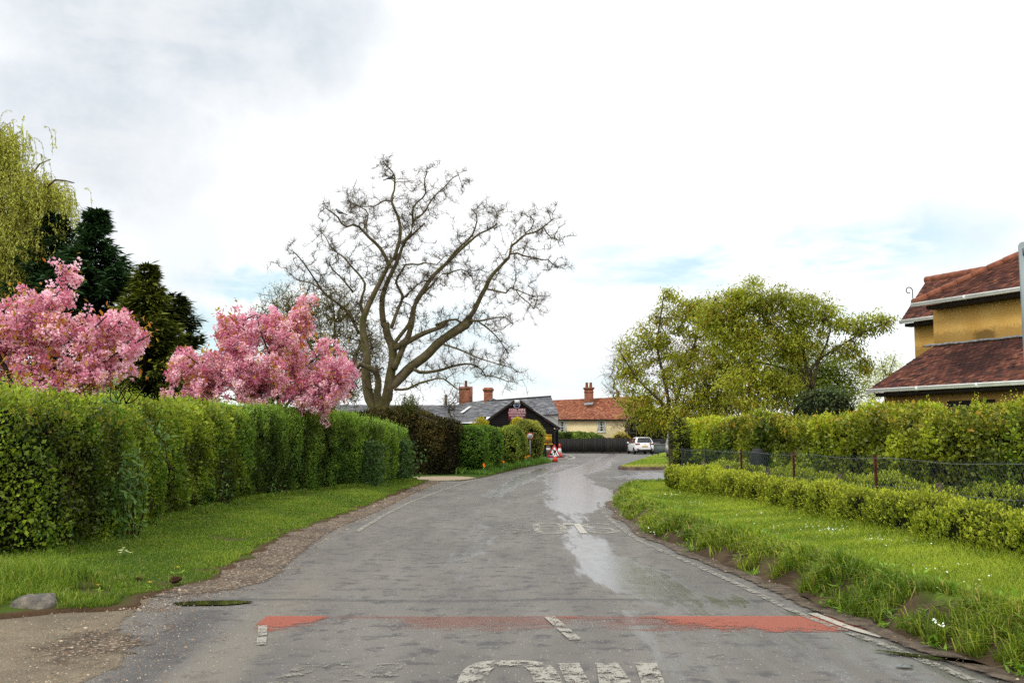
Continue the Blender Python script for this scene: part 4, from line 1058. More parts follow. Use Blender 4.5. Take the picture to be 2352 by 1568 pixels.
L_(zl([(600, 690), (720, 670), (830, 610), (960, 590), (1060, 560), (1180, 640), (1230, 690), (1225, 770)]), 9, 2.2, -2.0)
L_(zl([(790, 480), (860, 505), (950, 512), (1050, 480), (1200, 450), (1330, 430), (1450, 490), (1500, 560), (1480, 640)]), 11, 2, 2.2)
L_(zl([(1080, 235), (1250, 290), (1400, 380), (1600, 420), (1750, 470), (1880, 480)]), 6, 1.6, -1.6)
L_(zl([(1420, 20), (1530, 100), (1640, 200), (1720, 330), (1800, 420)]), 5, 1.6, 1.2)
L_(zl([(1490, 540), (1600, 560), (1700, 600), (1830, 600), (1905, 555)]), 4, 1.5, -.8)
L_(zl([(470, 660), (400, 690), (330, 640), (270, 560)]), 6, 2, -1.2)
L_(zl([(385, 475), (460, 480), (520, 450), (545, 390)]), 5, 2, 1.)
L_(zl([(350, 330), (430, 300), (520, 285)]), 4, 2, -1)
tr = thing('bare_tree', 'huge gnarled leafless tree with mossy limbs standing behind the dark yew hedge', 'tree', tuple(at(868, 1003.9, D0) * [1, 1, 0]))
targ = []
for P, r in limb:
    L = np.linalg.norm(np.diff(P, axis=0), axis=1).sum(); thin = r < .16
    if thin.sum() < 2: continue
    Q = P[thin]; m = int(thin.sum() * .35 * 10.5)
    q = Q[rng.integers(0, len(Q), m)]; off = rng.normal(size=(m, 3)) * np.array([.46, .7, .46])
    targ.append(q + off)
    e = P[-1] + rng.normal(size=(5, 3)) * .28; targ.append(e)
targ = np.concatenate(targ); targ = targ[targ[:, 2] > 2.4]
g, tips, dirs, nodes = colonize(limb, targ, .22, .07, .0095, .42, maxr=.06)
part(g, 'trunk', M['mossbark'], tr, True)
def twigs(tips, dirs, per, ln, rad, seg=5, kink=.55, up=.15):
    g = Geo(); m = len(tips) * per; P = np.zeros((m, seg + 1, 3)); P[:, 0] = np.repeat(tips, per, 0); d = unit(np.repeat(dirs, per, 0) + rng.normal(size=(m, 3)) * .9)
    L = ln * rng.uniform(.35, 1.1, (m, 1)) / seg
    for i in range(seg):
        d = unit(d + rng.normal(size=(m, 3)) * kink + np.array([0, 0, up])); P[:, i + 1] = P[:, i] + d * L
    tubes_batch(g, P, np.tile(np.linspace(rad, rad * .5, seg + 1), (m, 1)), 3)
    return g, P
b_ = Geo()
g2, P1 = twigs(tips, dirs, 4, .5, .0062, 5, .42)
mid = P1[:, 2]; g3, _ = twigs(mid, P1[:, 3] - P1[:, 2], 1, .3, .0055, 3)
g2.V += g3.V; g2.F += [f + g2.n for f in g3.F]; g2.n += g3.n
back = nodes[rng.integers(0, len(nodes), 8000)]; back = back[back[:, 2] > 4.5]
g4, _ = twigs(back, rand_dir(len(back)) + np.array([0, 0, .4]), 2, .5, .006, 4)
g2.V += g4.V; g2.F += [f + g2.n for f in g4.F]; g2.n += g4.n
part(g2, 'crown', M['bark'], tr)
# hollow cut end of the broken limb
c = at(*zl([(240, 432)])[0], D0 - 1.55)
g = Geo(); g.lathe([(.10, 0), (.17, .0), (.17, .06), (.12, .06)], 14); V = g.V[0]; rot = Vector((-.75, -.55, .15)).to_track_quat('Z', 'Y').to_matrix(); g.V[0] = V @ np.array(rot).T + c
part(g, 'broken_stub', mat('pale_wood', C(160, 146, 124), C(120, 108, 90), 9, .85), tr)

# --- blossoming cherries
def cherry(label, base_px, d, trunk, limbs_px, blobs, n, depth, pom, per, seed, group='pink cherry trees over the left hedge'):
    b0 = at(base_px[0], base_px[1], d); r_ = thing('cherry_tree', label, 'tree', (b0[0], b0[1], 0), group=group)
    limbs = [(resample([np.array([b0[0], b0[1], 0]), np.array([b0[0] + .05, b0[1], b0[2] * .6]), b0], .3), None)]
    limbs[0] = (limbs[0][0], np.linspace(trunk * 1.15, trunk, len(limbs[0][0])))
    for i, (pts, w) in enumerate(limbs_px):
        limbs.append(px_limb([base_px] + pts, d, w, .012, rng.uniform(-1, 1) * 1.1, .3, .03))
    T = px_blob_targets(blobs, d, depth, n, .1); T = T + rng.normal(size=T.shape) * .13; T = T[sn(T, .45, seed + 9, 2) > -.3]
    g, tips, dirs, _ = colonize(limbs, T, .3, .05, .006, .45, maxr=.045)
    part(g, 'trunk', M['cherrybark'], r_, True)
    gp, gl = Geo(), Geo()
    # pompon blossoms hang in separate bunches strung along the twigs
    q_ = rng.random(len(tips)) < .55
    bc = np.concatenate([tips, (tips - dirs * .3)[q_]]); bs = rng.random(len(bc)); nb_ = len(bc)
    c = np.repeat(bc, per, 0) + rng.normal(size=(nb_ * per, 3)) * .052 + np.array([0, 0, -.02]); shade = np.repeat(bs, per)
    m = len(c); k = 13
    o = rand_dir(m * k).reshape(m, k, 3); P = c[:, None] + o * pom * .5
    base_c = lerp_col(C(216, 138, 168), C(248, 214, 224), np.clip(shade + .18 * rng.normal(size=m), 0, 1))
    colr = np.repeat(base_c, k, 0) * rng.uniform(.72, 1.12, (m * k, 1)); inner = np.repeat(rng.random(m) < .12, k); colr[inner] = colr[inner] * np.array([.8, .5, .58])
    leaf_quads(gp, P.reshape(-1, 3), unit(o.reshape(-1, 3) + rand_dir(m * k) * .8), o.reshape(-1, 3) + rand_dir(m * k) * .5, pom * rng.uniform(.5, .85, m * k), pom * .6, colr, .12)
    part(gp, 'blossom', M['petal'], r_)
    m = len(tips); q = 10
    c = np.repeat(tips, q, 0) + rng.normal(size=(m * q, 3)) * .09 + np.repeat(dirs, q, 0) * .07
    sel = rng.random(len(c)) < np.repeat(np.clip(.5 + .5 * sn(tips, .9, seed, 2), .15, .95), q); c = c[sel]; dd = np.repeat(dirs, q, 0)[sel]; m = len(c)
    ln = pom * rng.uniform(1.1, 1.8, m)
    leaf_quads(gl, c, dd * .6 + rand_dir(m) + np.array([0, 0, -.1]), rand_dir(m) * .6 + np.array([0, 0, 1]), ln, ln * .45, lerp_col(C(140, 78, 36), C(142, 124, 48), rng.random(m) ** 1.3))
    part(gl, 'leaves', M['leaf'], r_)
cherry('pink flowering cherry tree at the left edge, leaning arms over the hawthorn hedge', (58, 925), 18, .13,
       [([(0, 830), (-60, 720), (-90, 640)], .05), ([(45, 850), (30, 760), (20, 690)], .05), ([(75, 860), (90, 770), (130, 690), (162, 640)], .05), ([(100, 870), (170, 800), (220, 750), (245, 730)], .045), ([(110, 890), (200, 850), (290, 800), (340, 772)], .04),
        ([(110, 905), (200, 890), (280, 868), (310, 855)], .035), ([(20, 880), (-60, 850), (-140, 800)], .04)],
       [(25, 770, 105, 95), (120, 735, 80, 75), (158, 655, 26, 36), (215, 775, 70, 55), (312, 772, 38, 20), (285, 745, 30, 20), (240, 842, 80, 40), (60, 880, 120, 55), (170, 870, 90, 45), (-90, 780, 100, 140), (300, 835, 24, 14)], 640, .8, .082, 5, 51)
cherry('rounded pink cherry tree in full blossom behind the privet hedge', (640, 960), 27.5, .14,
       [([(600, 860), (540, 790), (500, 730)], .05), ([(625, 850), (600, 770), (590, 720)], .05), ([(650, 850), (680, 760), (695, 705)], .05), ([(665, 880), (740, 810), (770, 770)], .045), ([(680, 910), (760, 870), (815, 850)], .045), ([(600, 900), (480, 850), (405, 800)], .045), ([(590, 930), (480, 900), (400, 890)], .04)],
       [(640, 775, 105, 78), (530, 768, 62, 55), (690, 728, 42, 34), (705, 850, 110, 75), (580, 860, 130, 78), (440, 845, 58, 55), (455, 900, 80, 45), (775, 868, 50, 42), (740, 920, 60, 34), (520, 850, 70, 60), (640, 920, 110, 30)], 1150, .95, .098, 5, 52)

# --- conifers
def conifer(name, label, apex, d, prof, nb, per, ca, cb, spray, seed, droop=.25, group=None, z0=.6, wr=.26):
    a = at(apex[0], apex[1], d); H = a[2]; r_ = thing(name, label, 'conifer', (a[0], a[1], 0), group=group)
    g = Geo(); g.tube([(a[0], a[1], 0), (a[0], a[1], H * .5), (a[0], a[1], H * .98)], [H * .022, H * .014, .01], 8)
    gf = Geo(); zs = z0 + (H - z0 - .1) * rng.random(nb) ** .85; th = rng.uniform(0, 6.283, nb)
    ys, rs = np.array(prof)[:, 0], np.array(prof)[:, 1]
    for z, t in zip(zs, th):
        L = np.interp(z / H, ys, rs) * rng.uniform(.62, 1.25); dirv = np.array([math.cos(t), math.sin(t), 0])
        f = np.linspace(0, 1, 7)
        P = np.array([a[0], a[1], z]) + dirv * (L * f)[:, None]; P[:, 2] += -droop * L * np.sin(f * 2.4) * .5 + .30 * L * f ** 3
        g.tube(P, np.linspace(.012 + .008 * L, .004, 7), 4, False)
        n = int(per * (.35 + L / rs.max())); u = .2 + .8 * rng.random(n) ** .7
        pos = np.stack([np.interp(u, f, P[:, k]) for k in range(3)], 1) + rng.normal(size=(n, 3)) * [.05, .05, .04]
        side = np.cross(dirv, [0, 0, 1.0]); D = unit(dirv * rng.uniform(.3, 1.0, (n, 1)) + side * rng.uniform(-.9, .9, (n, 1)) + np.array([0, 0, 1]) * rng.uniform(-.4, .25, (n, 1)))
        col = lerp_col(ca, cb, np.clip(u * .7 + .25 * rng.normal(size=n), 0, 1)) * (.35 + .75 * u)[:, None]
        ln = spray * rng.uniform(.6, 1.25, n)
        leaf_quads(gf, pos, D, rand_dir(n) * .5 + np.array([0, 0, 1]), ln, ln * wr, col, .1)
    part(g, 'trunk', M['darkbark'], r_)
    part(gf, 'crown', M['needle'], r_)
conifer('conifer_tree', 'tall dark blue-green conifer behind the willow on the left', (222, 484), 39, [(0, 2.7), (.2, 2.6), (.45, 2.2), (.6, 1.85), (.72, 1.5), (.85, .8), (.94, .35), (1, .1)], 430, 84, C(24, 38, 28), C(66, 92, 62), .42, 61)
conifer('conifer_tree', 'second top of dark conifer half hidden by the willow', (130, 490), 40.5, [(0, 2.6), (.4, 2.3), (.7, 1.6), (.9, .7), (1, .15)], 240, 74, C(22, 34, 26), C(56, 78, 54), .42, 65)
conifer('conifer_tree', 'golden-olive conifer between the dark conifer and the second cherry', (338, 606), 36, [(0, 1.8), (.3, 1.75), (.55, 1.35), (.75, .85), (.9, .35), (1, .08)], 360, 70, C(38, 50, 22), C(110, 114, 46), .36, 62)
conifer('conifer_tree', 'small dark conifer with flat arms at the right of the golden-olive one', (400, 672), 37.5, [(0, 1.4), (.4, 1.2), (.7, .95), (.85, .75), (.95, .3), (1, .1)], 250, 52, C(28, 38, 24), C(74, 82, 40), .38, 63, .15)

# --- willow
def willow():
    d = 41; b0 = at(-70, 1000, d); r_ = thing('willow_tree', 'weeping willow with yellow-green hanging strands at the left edge', 'tree', (b0[0], b0[1], 0))
    trunk = px_limb([(-70, 1060), (-70, 900), (-60, 760), (-50, 640)], d, .42, .25)
    limbs = [trunk] + [px_limb(p, d, .16, .02, dz, .5, .05) for p, dz in [
        ([(-60, 760), (-30, 620), (0, 480), (-10, 340), (-30, 262)], -1), ([(-55, 700), (20, 560), (80, 480), (120, 420), (165, 415)], -1.5), ([(-50, 650), (20, 500), (60, 420), (90, 375), (118, 368)], 1.0),
        ([(-50, 640), (-20, 450), (20, 330), (45, 300)], 1.6), ([(-60, 720), (30, 640), (100, 560), (140, 520)], 1.2), ([(-60, 700), (-150, 520), (-180, 420)], 0), ([(-55, 680), (-110, 450), (-120, 320)], -.8), ([(-60, 760), (20, 700), (70, 680), (105, 670)], -2.0)]]
    T = px_blob_targets([(10, 330, 60, 60), (70, 430, 70, 50), (120, 455, 55, 36), (40, 520, 110, 70), (-60, 420, 110, 120), (60, 600, 90, 60), (-40, 640, 110, 90)], d, .9, 620, .3)
    g, tips, dirs, nodes = colonize(limbs, T, .5, .12, .010, .45, maxr=.08, gnarl=.06)
    st = np.concatenate([tips, tips + rng.normal(size=tips.shape) * .35, nodes[rng.integers(0, len(nodes), 900)]])
    st = st[st[:, 2] > 4]
    st = np.concatenate([st, st + rng.normal(size=st.shape) * [.3, .3, .2]]); m = len(st); L = rng.uniform(.7, 2.9, m) * np.interp(st[:, 2], [4, 8, 14], [1.0, 1.15, .75]); seg = 8; P = np.zeros((m, seg + 1, 3)); P[:, 0] = st
    d0 = rng.normal(size=(m, 3)) * .5; d0[:, 2] = .25
    for i in range(seg):
        v = unit(d0 * (.62 ** i) + np.array([0, 0, -1.0]) * (1 - .75 * .5 ** i) + rng.normal(size=(m, 3)) * .06); P[:, i + 1] = P[:, i] + v * (L / seg)[:, None]
    P[..., 2] = np.maximum(P[..., 2], 1.5)
    tubes_batch(g, P, np.tile(np.linspace(.008, .004, seg + 1), (m, 1)), 3)
    part(g, 'trunk', mat('willow_bark', C(112, 98, 58), C(84, 72, 44), 5, .9, .15, .5), r_)
    gl = Geo(); per = 30; u = rng.random((m, per)) * seg; i = u.astype(int).clip(0, seg - 1); f = (u - i)[..., None]; ar = np.arange(m)[:, None]
    pos = (P[ar, i] * (1 - f) + P[ar, i + 1] * f).reshape(-1, 3) + rng.normal(size=(m * per, 3)) * .02; n = len(pos)
    D = unit(rand_dir(n) * .55 + np.array([0, 0, -.9])); t = np.clip(np.repeat(rng.random(m), per) * .7 + .3 * rng.random(n), 0, 1)
    ln = rng.uniform(.07, .13, n)
    leaf_quads(gl, pos, D, rand_dir(n), ln, ln * .42, lerp_col(C(132, 128, 56), C(172, 168, 92), t))
    part(gl, 'crown', M['leaf'], r_)
willow()

# --- leafing trees on the right, bronze-green drooping leaves
def leafy(name, label, base_px, d, trunk, limbs_px, blobs, n, depth, per, L, ca, cb, seed, bark='bark', droop=.75, tipc=None, cat='tree', shell=.35, spread=.16, group=None, lim_r=.06, wr=.36):
    b0 = at(base_px[0], base_px[1], d); r_ = thing(name, label, cat, (b0[0], b0[1], 0), group=group)
    P = resample([np.array([b0[0] + .05, b0[1], 0]), np.array([b0[0], b0[1], b0[2] * .55]), b0], .4)
    limbs = [(P, np.linspace(trunk * 1.2, trunk, len(P)))]
    for pts, w in limbs_px:
        limbs.append(px_limb([base_px] + pts, d, w, .015, rng.uniform(-1, 1) * depth * 2, .4, .05))
    T = px_blob_targets(blobs, d, depth, n, shell)
    g, tips, dirs, nodes = colonize(limbs, T, .4, .09, .007, .46, maxr=lim_r)
    part(g, 'trunk', M[bark], r_, True)
    m = len(tips); gl = Geo(); q = per
    ex = tips - dirs * rng.random((m, 1)) * .45
    c = np.concatenate([np.repeat(tips, q, 0), np.repeat(ex, q // 2, 0)]); dd = np.concatenate([np.repeat(dirs, q, 0), np.repeat(dirs, q // 2, 0)])
    tone = sn(c, 1.1, seed, 3); k = len(c)
    c = c + rng.normal(size=(k, 3)) * [spread, spread, spread * .55]
    D = unit(rand_dir(k) * np.array([1, 1, .35]) + dd * .4 + np.array([0, 0, -droop]))
    t = np.clip(.5 + .35 * tone + .22 * rng.normal(size=k), 0, 1); col = lerp_col(ca, cb, t)
    if tipc is not None:
        s = rng.random(k) < tipc[1] * np.clip(.6 + sn(c, .8, seed + 3, 2), .1, 1.4); col[s] = tipc[0] * rng.uniform(.7, 1.2, (s.sum(), 1))
    ln = L * rng.uniform(.6, 1.25, k)
    leaf_quads(gl, c, D, rand_dir(k) * .55 + np.array([0, 0, 1]), ln, ln * wr, col)
    part(gl, 'crown', M['leaf'], r_)
GT = 'bronze-green trees behind the right hedge'
leafy('flowering_cherry', 'broad bronze-green tree whose low branches hang over the parked white car', (1545, 985), 40, .17,
      [([(1520, 930), (1470, 880), (1440, 830), (1420, 800)], .08), ([(1535, 900), (1515, 800), (1520, 720), (1525, 670)], .09), ([(1560, 900), (1590, 800), (1610, 740), (1600, 700)], .08), ([(1590, 930), (1660, 860), (1700, 820)], .08), ([(1500, 950), (1450, 930), (1425, 920)], .05)],
      [(1450, 835, 48, 75), (1505, 770, 60, 60), (1535, 692, 30, 34), (1590, 740, 75, 55), (1600, 850, 105, 85), (1470, 920, 55, 50), (1540, 960, 90, 45), (1660, 870, 80, 70), (1700, 800, 80, 80), (1610, 935, 100, 50), (1505, 968, 55, 18), (1690, 930, 70, 45), (1640, 985, 90, 22), (1575, 715, 50, 36), (1620, 705, 40, 34)], 1300, .85, 17, .16, C(96, 98, 32), C(150, 147, 54), 71, tipc=(C(150, 116, 50), .09), group=GT)
leafy('flowering_cherry', 'spreading bronze-green tree with a long bough reaching towards the ochre house', (1860, 900), 36, .15,
      [([(1840, 840), (1800, 780), (1760, 740), (1720, 700)], .08), ([(1850, 830), (1830, 740), (1790, 700), (1745, 690)], .08), ([(1880, 830), (1900, 760), (1890, 710)], .06), ([(1870, 840), (1930, 800), (1980, 765), (2045, 735)], .06), ([(1840, 860), (1760, 840), (1690, 830)], .06)],
      [(1720, 690, 75, 45), (1725, 645, 28, 14), (1800, 700, 80, 50), (1870, 720, 70, 55), (1760, 780, 90, 60), (1830, 790, 70, 50), (1960, 745, 55, 38), (2025, 735, 34, 24), (1950, 800, 45, 26), (1985, 845, 20, 30), (1720, 880, 80, 50), (1790, 880, 60, 40), (1680, 760, 70, 60), (1740, 930, 90, 24), (1650, 720, 60, 45), (1690, 685, 40, 30)], 1300, .9, 17, .15, C(94, 98, 32), C(148, 147, 56), 72, tipc=(C(150, 116, 50), .09), group=GT)
leafy('copper_tree', 'dark purple-leaved tree half hidden inside the bronze-green tree', (1560, 960), 52, .14,
      [([(1540, 860), (1520, 800)], .06), ([(1580, 860), (1600, 800)], .06)], [(1520, 840, 70, 70), (1600, 830, 70, 70), (1560, 920, 90, 50)], 330, .8, 12, .16, C(66, 34, 36), C(120, 62, 56), 73, droop=.2)
leafy('evergreen_tree', 'dull green evergreen behind the right hand bronze-green tree', (1880, 960), 45, .18,
      [([(1850, 880), (1830, 800)], .08), ([(1900, 880), (1930, 820)], .08)], [(1850, 830, 80, 70), (1920, 860, 70, 60), (1870, 900, 110, 60), (1800, 880, 60, 60)], 420, .8, 22, .2, C(72, 84, 34), C(118, 124, 56), 74, droop=.3, spread=.3)
leafy('willow_tree', 'pale thin-leaved willow far behind, beside the ochre house', (2035, 940), 62, .14,
      [([(2030, 860), (2020, 820)], .06), ([(2045, 860), (2060, 810)], .06)], [(2040, 850, 34, 46), (2005, 880, 40, 40), (2070, 890, 40, 40), (1990, 920, 40, 30)], 420, .8, 9, .13, C(128, 130, 76), C(168, 168, 112), 75, droop=.8, spread=.22)
mound('holly_bush', 'dark green holly bush in front of the evergreen, left of the ochre house', (at(1905, 1000, 32)[0], 32, 0), (1.15, 1.0, 1.62), 6500, .085, .05, C(34, 44, 28), C(84, 96, 66), 81, 'glossleaf', 2.2, amp=.22, depth=.3, cat='bush')
mound('azalea_bush', 'red flowering azalea at the corner of the ochre house', (at(1968, 1000, 30)[0], 30, .5), (.58, .5, .97), 2600, .06, .05, C(186, 58, 62), C(222, 112, 108), 82, 'petal', 2.2, amp=.1, tip=(C(90, 100, 44), .25), cat='bush')
# twiggy budding tree behind the second cherry, and the far one beside it
def twiggy(label, base_px, d, limbs_px, blobs, n, r0, cb, seed, trunk=.25, bark='bark', buds=5, tw=.9):
    b0 = at(base_px[0], base_px[1], d); r_ = thing('budding_tree', label, 'tree', (b0[0], b0[1], 0))
    P = resample([np.array([b0[0], b0[1], 0]), np.array([b0[0] + .1, b0[1], b0[2] * .5]), b0], .5)
    limbs = [(P, np.linspace(trunk * 1.2, trunk, len(P)))] + [px_limb([base_px] + p, d, trunk * .5, .03, rng.uniform(-2, 2), .5, .06) for p in limbs_px]
    g, tips, dirs, nodes = colonize(limbs, px_blob_targets(blobs, d, .8, n, .2), .4, .13, r0, .45, maxr=.1)
    part(g, 'trunk', M[bark], r_)
    g2, P1 = twigs(tips, dirs, 4, tw, .011, 4, .5, .25)
    m = len(P1); c = np.repeat(P1[:, 2:].reshape(-1, 3), 1, 0); c = c[rng.random(len(c)) < buds / 8]; k = len(c)
    part(g2, 'crown', M[bark], r_)
    gl = Geo(); leaf_quads(gl, c, rand_dir(k), rand_dir(k), .1 * rng.uniform(.6, 1.3, k), .06, lerp_col(cb * .75, cb * 1.2, rng.random(k)))
    part(gl, 'buds', M['leaf'], r_)
twiggy('dense brown-green budding tree filling the gap behind the second cherry and the bare tree', (760, 960), 60, [[(740, 850), (700, 760), (680, 690)], [(765, 850), (770, 740), (760, 660)], [(790, 870), (830, 780), (840, 700)], [(720, 880), (640, 800), (600, 720)], [(760, 900), (680, 860), (600, 800)]],
       [(650, 720, 62, 60), (715, 720, 75, 80), (790, 740, 70, 90), (845, 800, 40, 90), (720, 830, 120, 90), (600, 760, 50, 60), (790, 890, 90, 60)], 1500, .012, C(112, 106, 48), 91, .3, 'mossbark')
def bare_shrub(label, base, d, n, blobs, seed):
    b0 = at(base[0], base[1], d); r_ = thing('bare_shrub', label, 'shrub', (b0[0], b0[1], 0))
    g, tips, dirs, _ = colonize([px_limb([base, (base[0], base[1] - 20)], d, .05, .04)], px_blob_targets(blobs, d, .6, n, .3), .4, .12, .009, .4, maxr=.04)
    g2, _ = twigs(tips, dirs, 3, 1.1, .009, 4, .35, .1)
    g.V += g2.V; g.F += [f + g.n for f in g2.F]; g.n += g2.n
    part(g, 'branches', M['bark'], r_)
bare_shrub('leafless twiggy shrub against the cream cottage wall', (1462, 1005), 98, 70, [(1430, 985, 38, 20), (1450, 960, 30, 25)], 1)
bare_shrub('leafless wispy tree at the left end of the bronze-green trees', (1440, 960), 60, 90, [(1412, 860, 18, 40), (1425, 810, 14, 30), (1408, 900, 14, 20)], 2)
bare_shrub('slim leafless sapling beside the slate roof of the inn', (1036, 990), 60, 60, [(1034, 930, 18, 22), (1050, 915, 14, 14), (1036, 960, 10, 14)], 3)
# dark evergreen mass behind the car, forsythia and laurel over the black fence, sparse dark conifer at the fence end
mound('yew_tree', 'nearly black yew behind the white car, beneath the bronze-green branches', (at(1478, 1000, 105)[0], 105, 0), (1.75, 1.5, 2.25), 6500, .2, .07, C(20, 26, 16), C(46, 52, 30), 83, 'needle', 2.3, amp=.3, cat='tree')
mound('yew_tree', 'second dark yew just right of the white car', (at(1516, 1000, 107)[0], 107, 0), (1.4, 1.5, 2.2), 5500, .2, .07, C(20, 26, 16), C(44, 50, 30), 84, 'needle', 2.3, amp=.3, cat='tree')
mound('forsythia_bush', 'yellow forsythia bush showing above the black fence', (at(1428, 1000, 104)[0], 104, 0), (1.05, .9, 1.05), 2600, .12, .05, C(140, 120, 30), C(188, 164, 50), 85, 'leaf', 2.2, amp=.2, cat='bush')
PATH_F = [(at(1276, 1000, 103.6)[0], 103.6), (7.0, 103.6), (at(1374, 1000, 103.6)[0], 103.6)]
HF = lambda t: np.interp(t, [0, .6, .9, 1], [2.05, 2.08, 2.0, 1.75])
r_ = thing('laurel_hedge', 'rounded laurel hedge showing over the black fence in front of the cream cottage', 'hedge', (7, 103.6, 0))
part(hedge_core(PATH_F, HF, 1.3, gz(0), .15, .5, seed=19), 'shade_core', M['core'], r_)
g, _, _ = hedge_leaves(PATH_F, HF, 1.3, gz(0), 9000, .16, .07, C(58, 78, 34), C(126, 138, 70), None, (1, 1.2, .1), .5, seed=19)
part(g, 'foliage', M['leaf'], r_)
conifer('conifer_tree', 'sparse dark conifer with flat comb-like sprays at the end of the wire fence', (1561, 955), 29.5, [(0, .3), (.4, .36), (.7, .32), (.85, .2), (1, .06)], 100, 20, C(44, 52, 28), C(90, 94, 50), .17, 64, .05, wr=.16)
# ------------------------------------------------------------------ building helpers
def brick_mat(name, c1, c2, mortar, scale):
    b = N(name); br = b.n('ShaderNodeTexBrick'); v = b.pos()
    mp = b.n('ShaderNodeMapping'); b.put(mp.inputs['Vector'], v); b.put(mp.inputs['Rotation'], (math.pi / 2, 0, 0)); b.put(br.inputs['Vector'], mp.outputs[0])
    b.put(br.inputs['Scale'], scale); b.put(br.inputs['Color1'], c1); b.put(br.inputs['Color2'], c2); b.put(br.inputs['Mortar'], mortar); b.put(br.inputs['Mortar Size'], .02)
    b.put(br.inputs['Brick Width'], .5); b.put(br.inputs['Row Height'], .16)
    col = b.mix(b.ramp(b.noise(2.2, 5, .65, v), .45, .75, 0, .7), br.outputs[0], C(70, 44, 34))
    return b.out(b.bsdf(col, .9, .15, b.bump(br.outputs['Fac'], -.4, .02)))
M['brick'] = brick_mat('chimney_brick', C(170, 86, 54), C(132, 62, 42), C(150, 136, 116), 2.2)
M['tile'] = attr_mat('clay_tile', .8, .2, 45, .35, .4)
M['slate'] = attr_mat('roof_slate', .42, .45, 30, .25, .3)
M['board'] = attr_mat('tarred_board', .7, .25, 25, .3, .3)
M['lead'] = mat('lead_flashing', C(150, 152, 154), C(112, 116, 120), 8, .5, .5)
M['terracotta'] = mat('ridge_terracotta', C(156, 98, 74), C(124, 78, 62), 5, .8, .2, .3, 40)
M['gutter_white'] = mat('white_gutter', C(248, 249, 248), C(232, 235, 232), 3, .4, .5)
M['dark_trim'] = mat('dark_stained_wood', C(52, 42, 36), C(36, 30, 27), 8, .8, .2)
M['glass'] = mat('window_glass', C(38, 42, 46), C(52, 56, 60), 3, .06, .8)
M['curtain'] = mat('net_curtain', C(190, 188, 180), C(160, 158, 152), 8, .9, .1)
M['orange'] = mat('cone_orange', C(222, 74, 44), C(196, 62, 38), 9, .5, .4)
M['signred'] = mat('sign_red', C(190, 30, 40), C(172, 26, 36), 9, .4, .5)
M['signwhite'] = mat('sign_white', C(226, 228, 228), C(210, 212, 212), 7, .4, .5)

def tile_plane(g, eL, eR, tL, tR, tw, gauge, pal, seed, thick=.022, stain=None, jit=.006, spread=.2):
    """real overlapping tiles between an eave line and a top line"""
    eL, eR, tL, tR = (np.asarray(q, float) for q in (eL, eR, tL, tR)); r = np.random.default_rng(seed)
    up = ((tL + tR) - (eL + eR)) / 2; nrm = unit(np.cross(eR - eL, up)); nrm = nrm if nrm[2] > 0 else -nrm
    rows = max(2, int(round(np.linalg.norm(up) / gauge)))
    for i in range(rows):
        f0, f1 = i / rows, min(1.0, (i + 1.25) / rows)
        a0, b0 = eL + (tL - eL) * f0, eR + (tR - eR) * f0
        a1, b1 = eL + (tL - eL) * f1, eR + (tR - eR) * f1
        n = max(1, int(round(np.linalg.norm(b0 - a0) / tw)))
        e = np.clip((np.arange(n + 1) + (.5 if i % 2 else 0)) / n, 0, 1); e[0] = 0; e[-1] = 1
        l0, l1 = e[:-1], e[1:]; w_ = (l1 - l0); gp = .02 * w_
        A = a0 + (b0 - a0) * (l0 + gp)[:, None]; B = a0 + (b0 - a0) * (l1 - gp)[:, None]
        Dd = a1 + (b1 - a1) * (l0 + gp)[:, None]; Cc = a1 + (b1 - a1) * (l1 - gp)[:, None]
        h = (thick + jit * r.normal(size=n))[:, None] * nrm
        dn = unit(eL + eR - tL - tR) * (jit * 1.2 * r.normal(size=(n, 1)))
        V = np.stack([A + h + dn, B + h + dn, Cc + h * .15, Dd + h * .15, A - nrm * .004 + dn, B - nrm * .004 + dn], 1)
        col = pal[r.integers(0, len(pal), n)] * (1 + spread * r.normal(size=(n, 1))).clip(.5, 1.6)
        if stain is not None: col = stain(col, (A + B) / 2)
        q = np.arange(n)[:, None] * 6
        g.add(V.reshape(-1, 3), np.concatenate([q + np.array([[0, 1, 2, 3]]), q + np.array([[4, 5, 1, 0]])]), col=np.repeat(col, 6, 0))
    aa, bb = np.linspace(0, 1, 15)[:, None, None], np.linspace(0, 1, 15)[None, :, None]
    Pb = (eL * (1 - aa) + tL * aa) * (1 - bb) + (eR * (1 - aa) + tR * aa) * bb - nrm * .03
    g.grid(Pb, col=np.array(pal[0]) * .4)
    return nrm
def boards(g, a, b_, zfun, z0, z1, h, pal, seed, nrm=(0, -1, 0), proud=.025):
    """horizontal weatherboards between plan points a and b; zfun(s) is the top limit at fraction s (gable outline)"""
    r = np.random.default_rng(seed); a, b_ = np.array(a, float), np.array(b_, float); nrm = np.array(nrm, float)
    S = np.linspace(0, 1, 121); top = np.array([zfun(s) for s in S]); z = z0
    while z < z1 - 1e-6:
        zt = min(z + h, z1); ok = S[top > z + .01]; ok2 = S[top > zt + .0]
        if len(ok) >= 2:
            s0, s1 = ok[0], ok[-1]; t0, t1 = (ok2[0], ok2[-1]) if len(ok2) >= 2 else ((s0 + s1) / 2, (s0 + s1) / 2)
            P = lambda s, zz, o: np.array([*(a + (b_ - a) * s), zz]) + nrm * o
            V = [P(s0, z, proud), P(s1, z, proud), P(t1, zt, .004), P(t0, zt, .004), P(s0, z, 0), P(s1, z, 0)]
            g.add(V, np.array([[0, 1, 2, 3], [4, 5, 1, 0]]), col=pal[r.integers(0, len(pal))] * r.uniform(.8, 1.2))
        z = zt
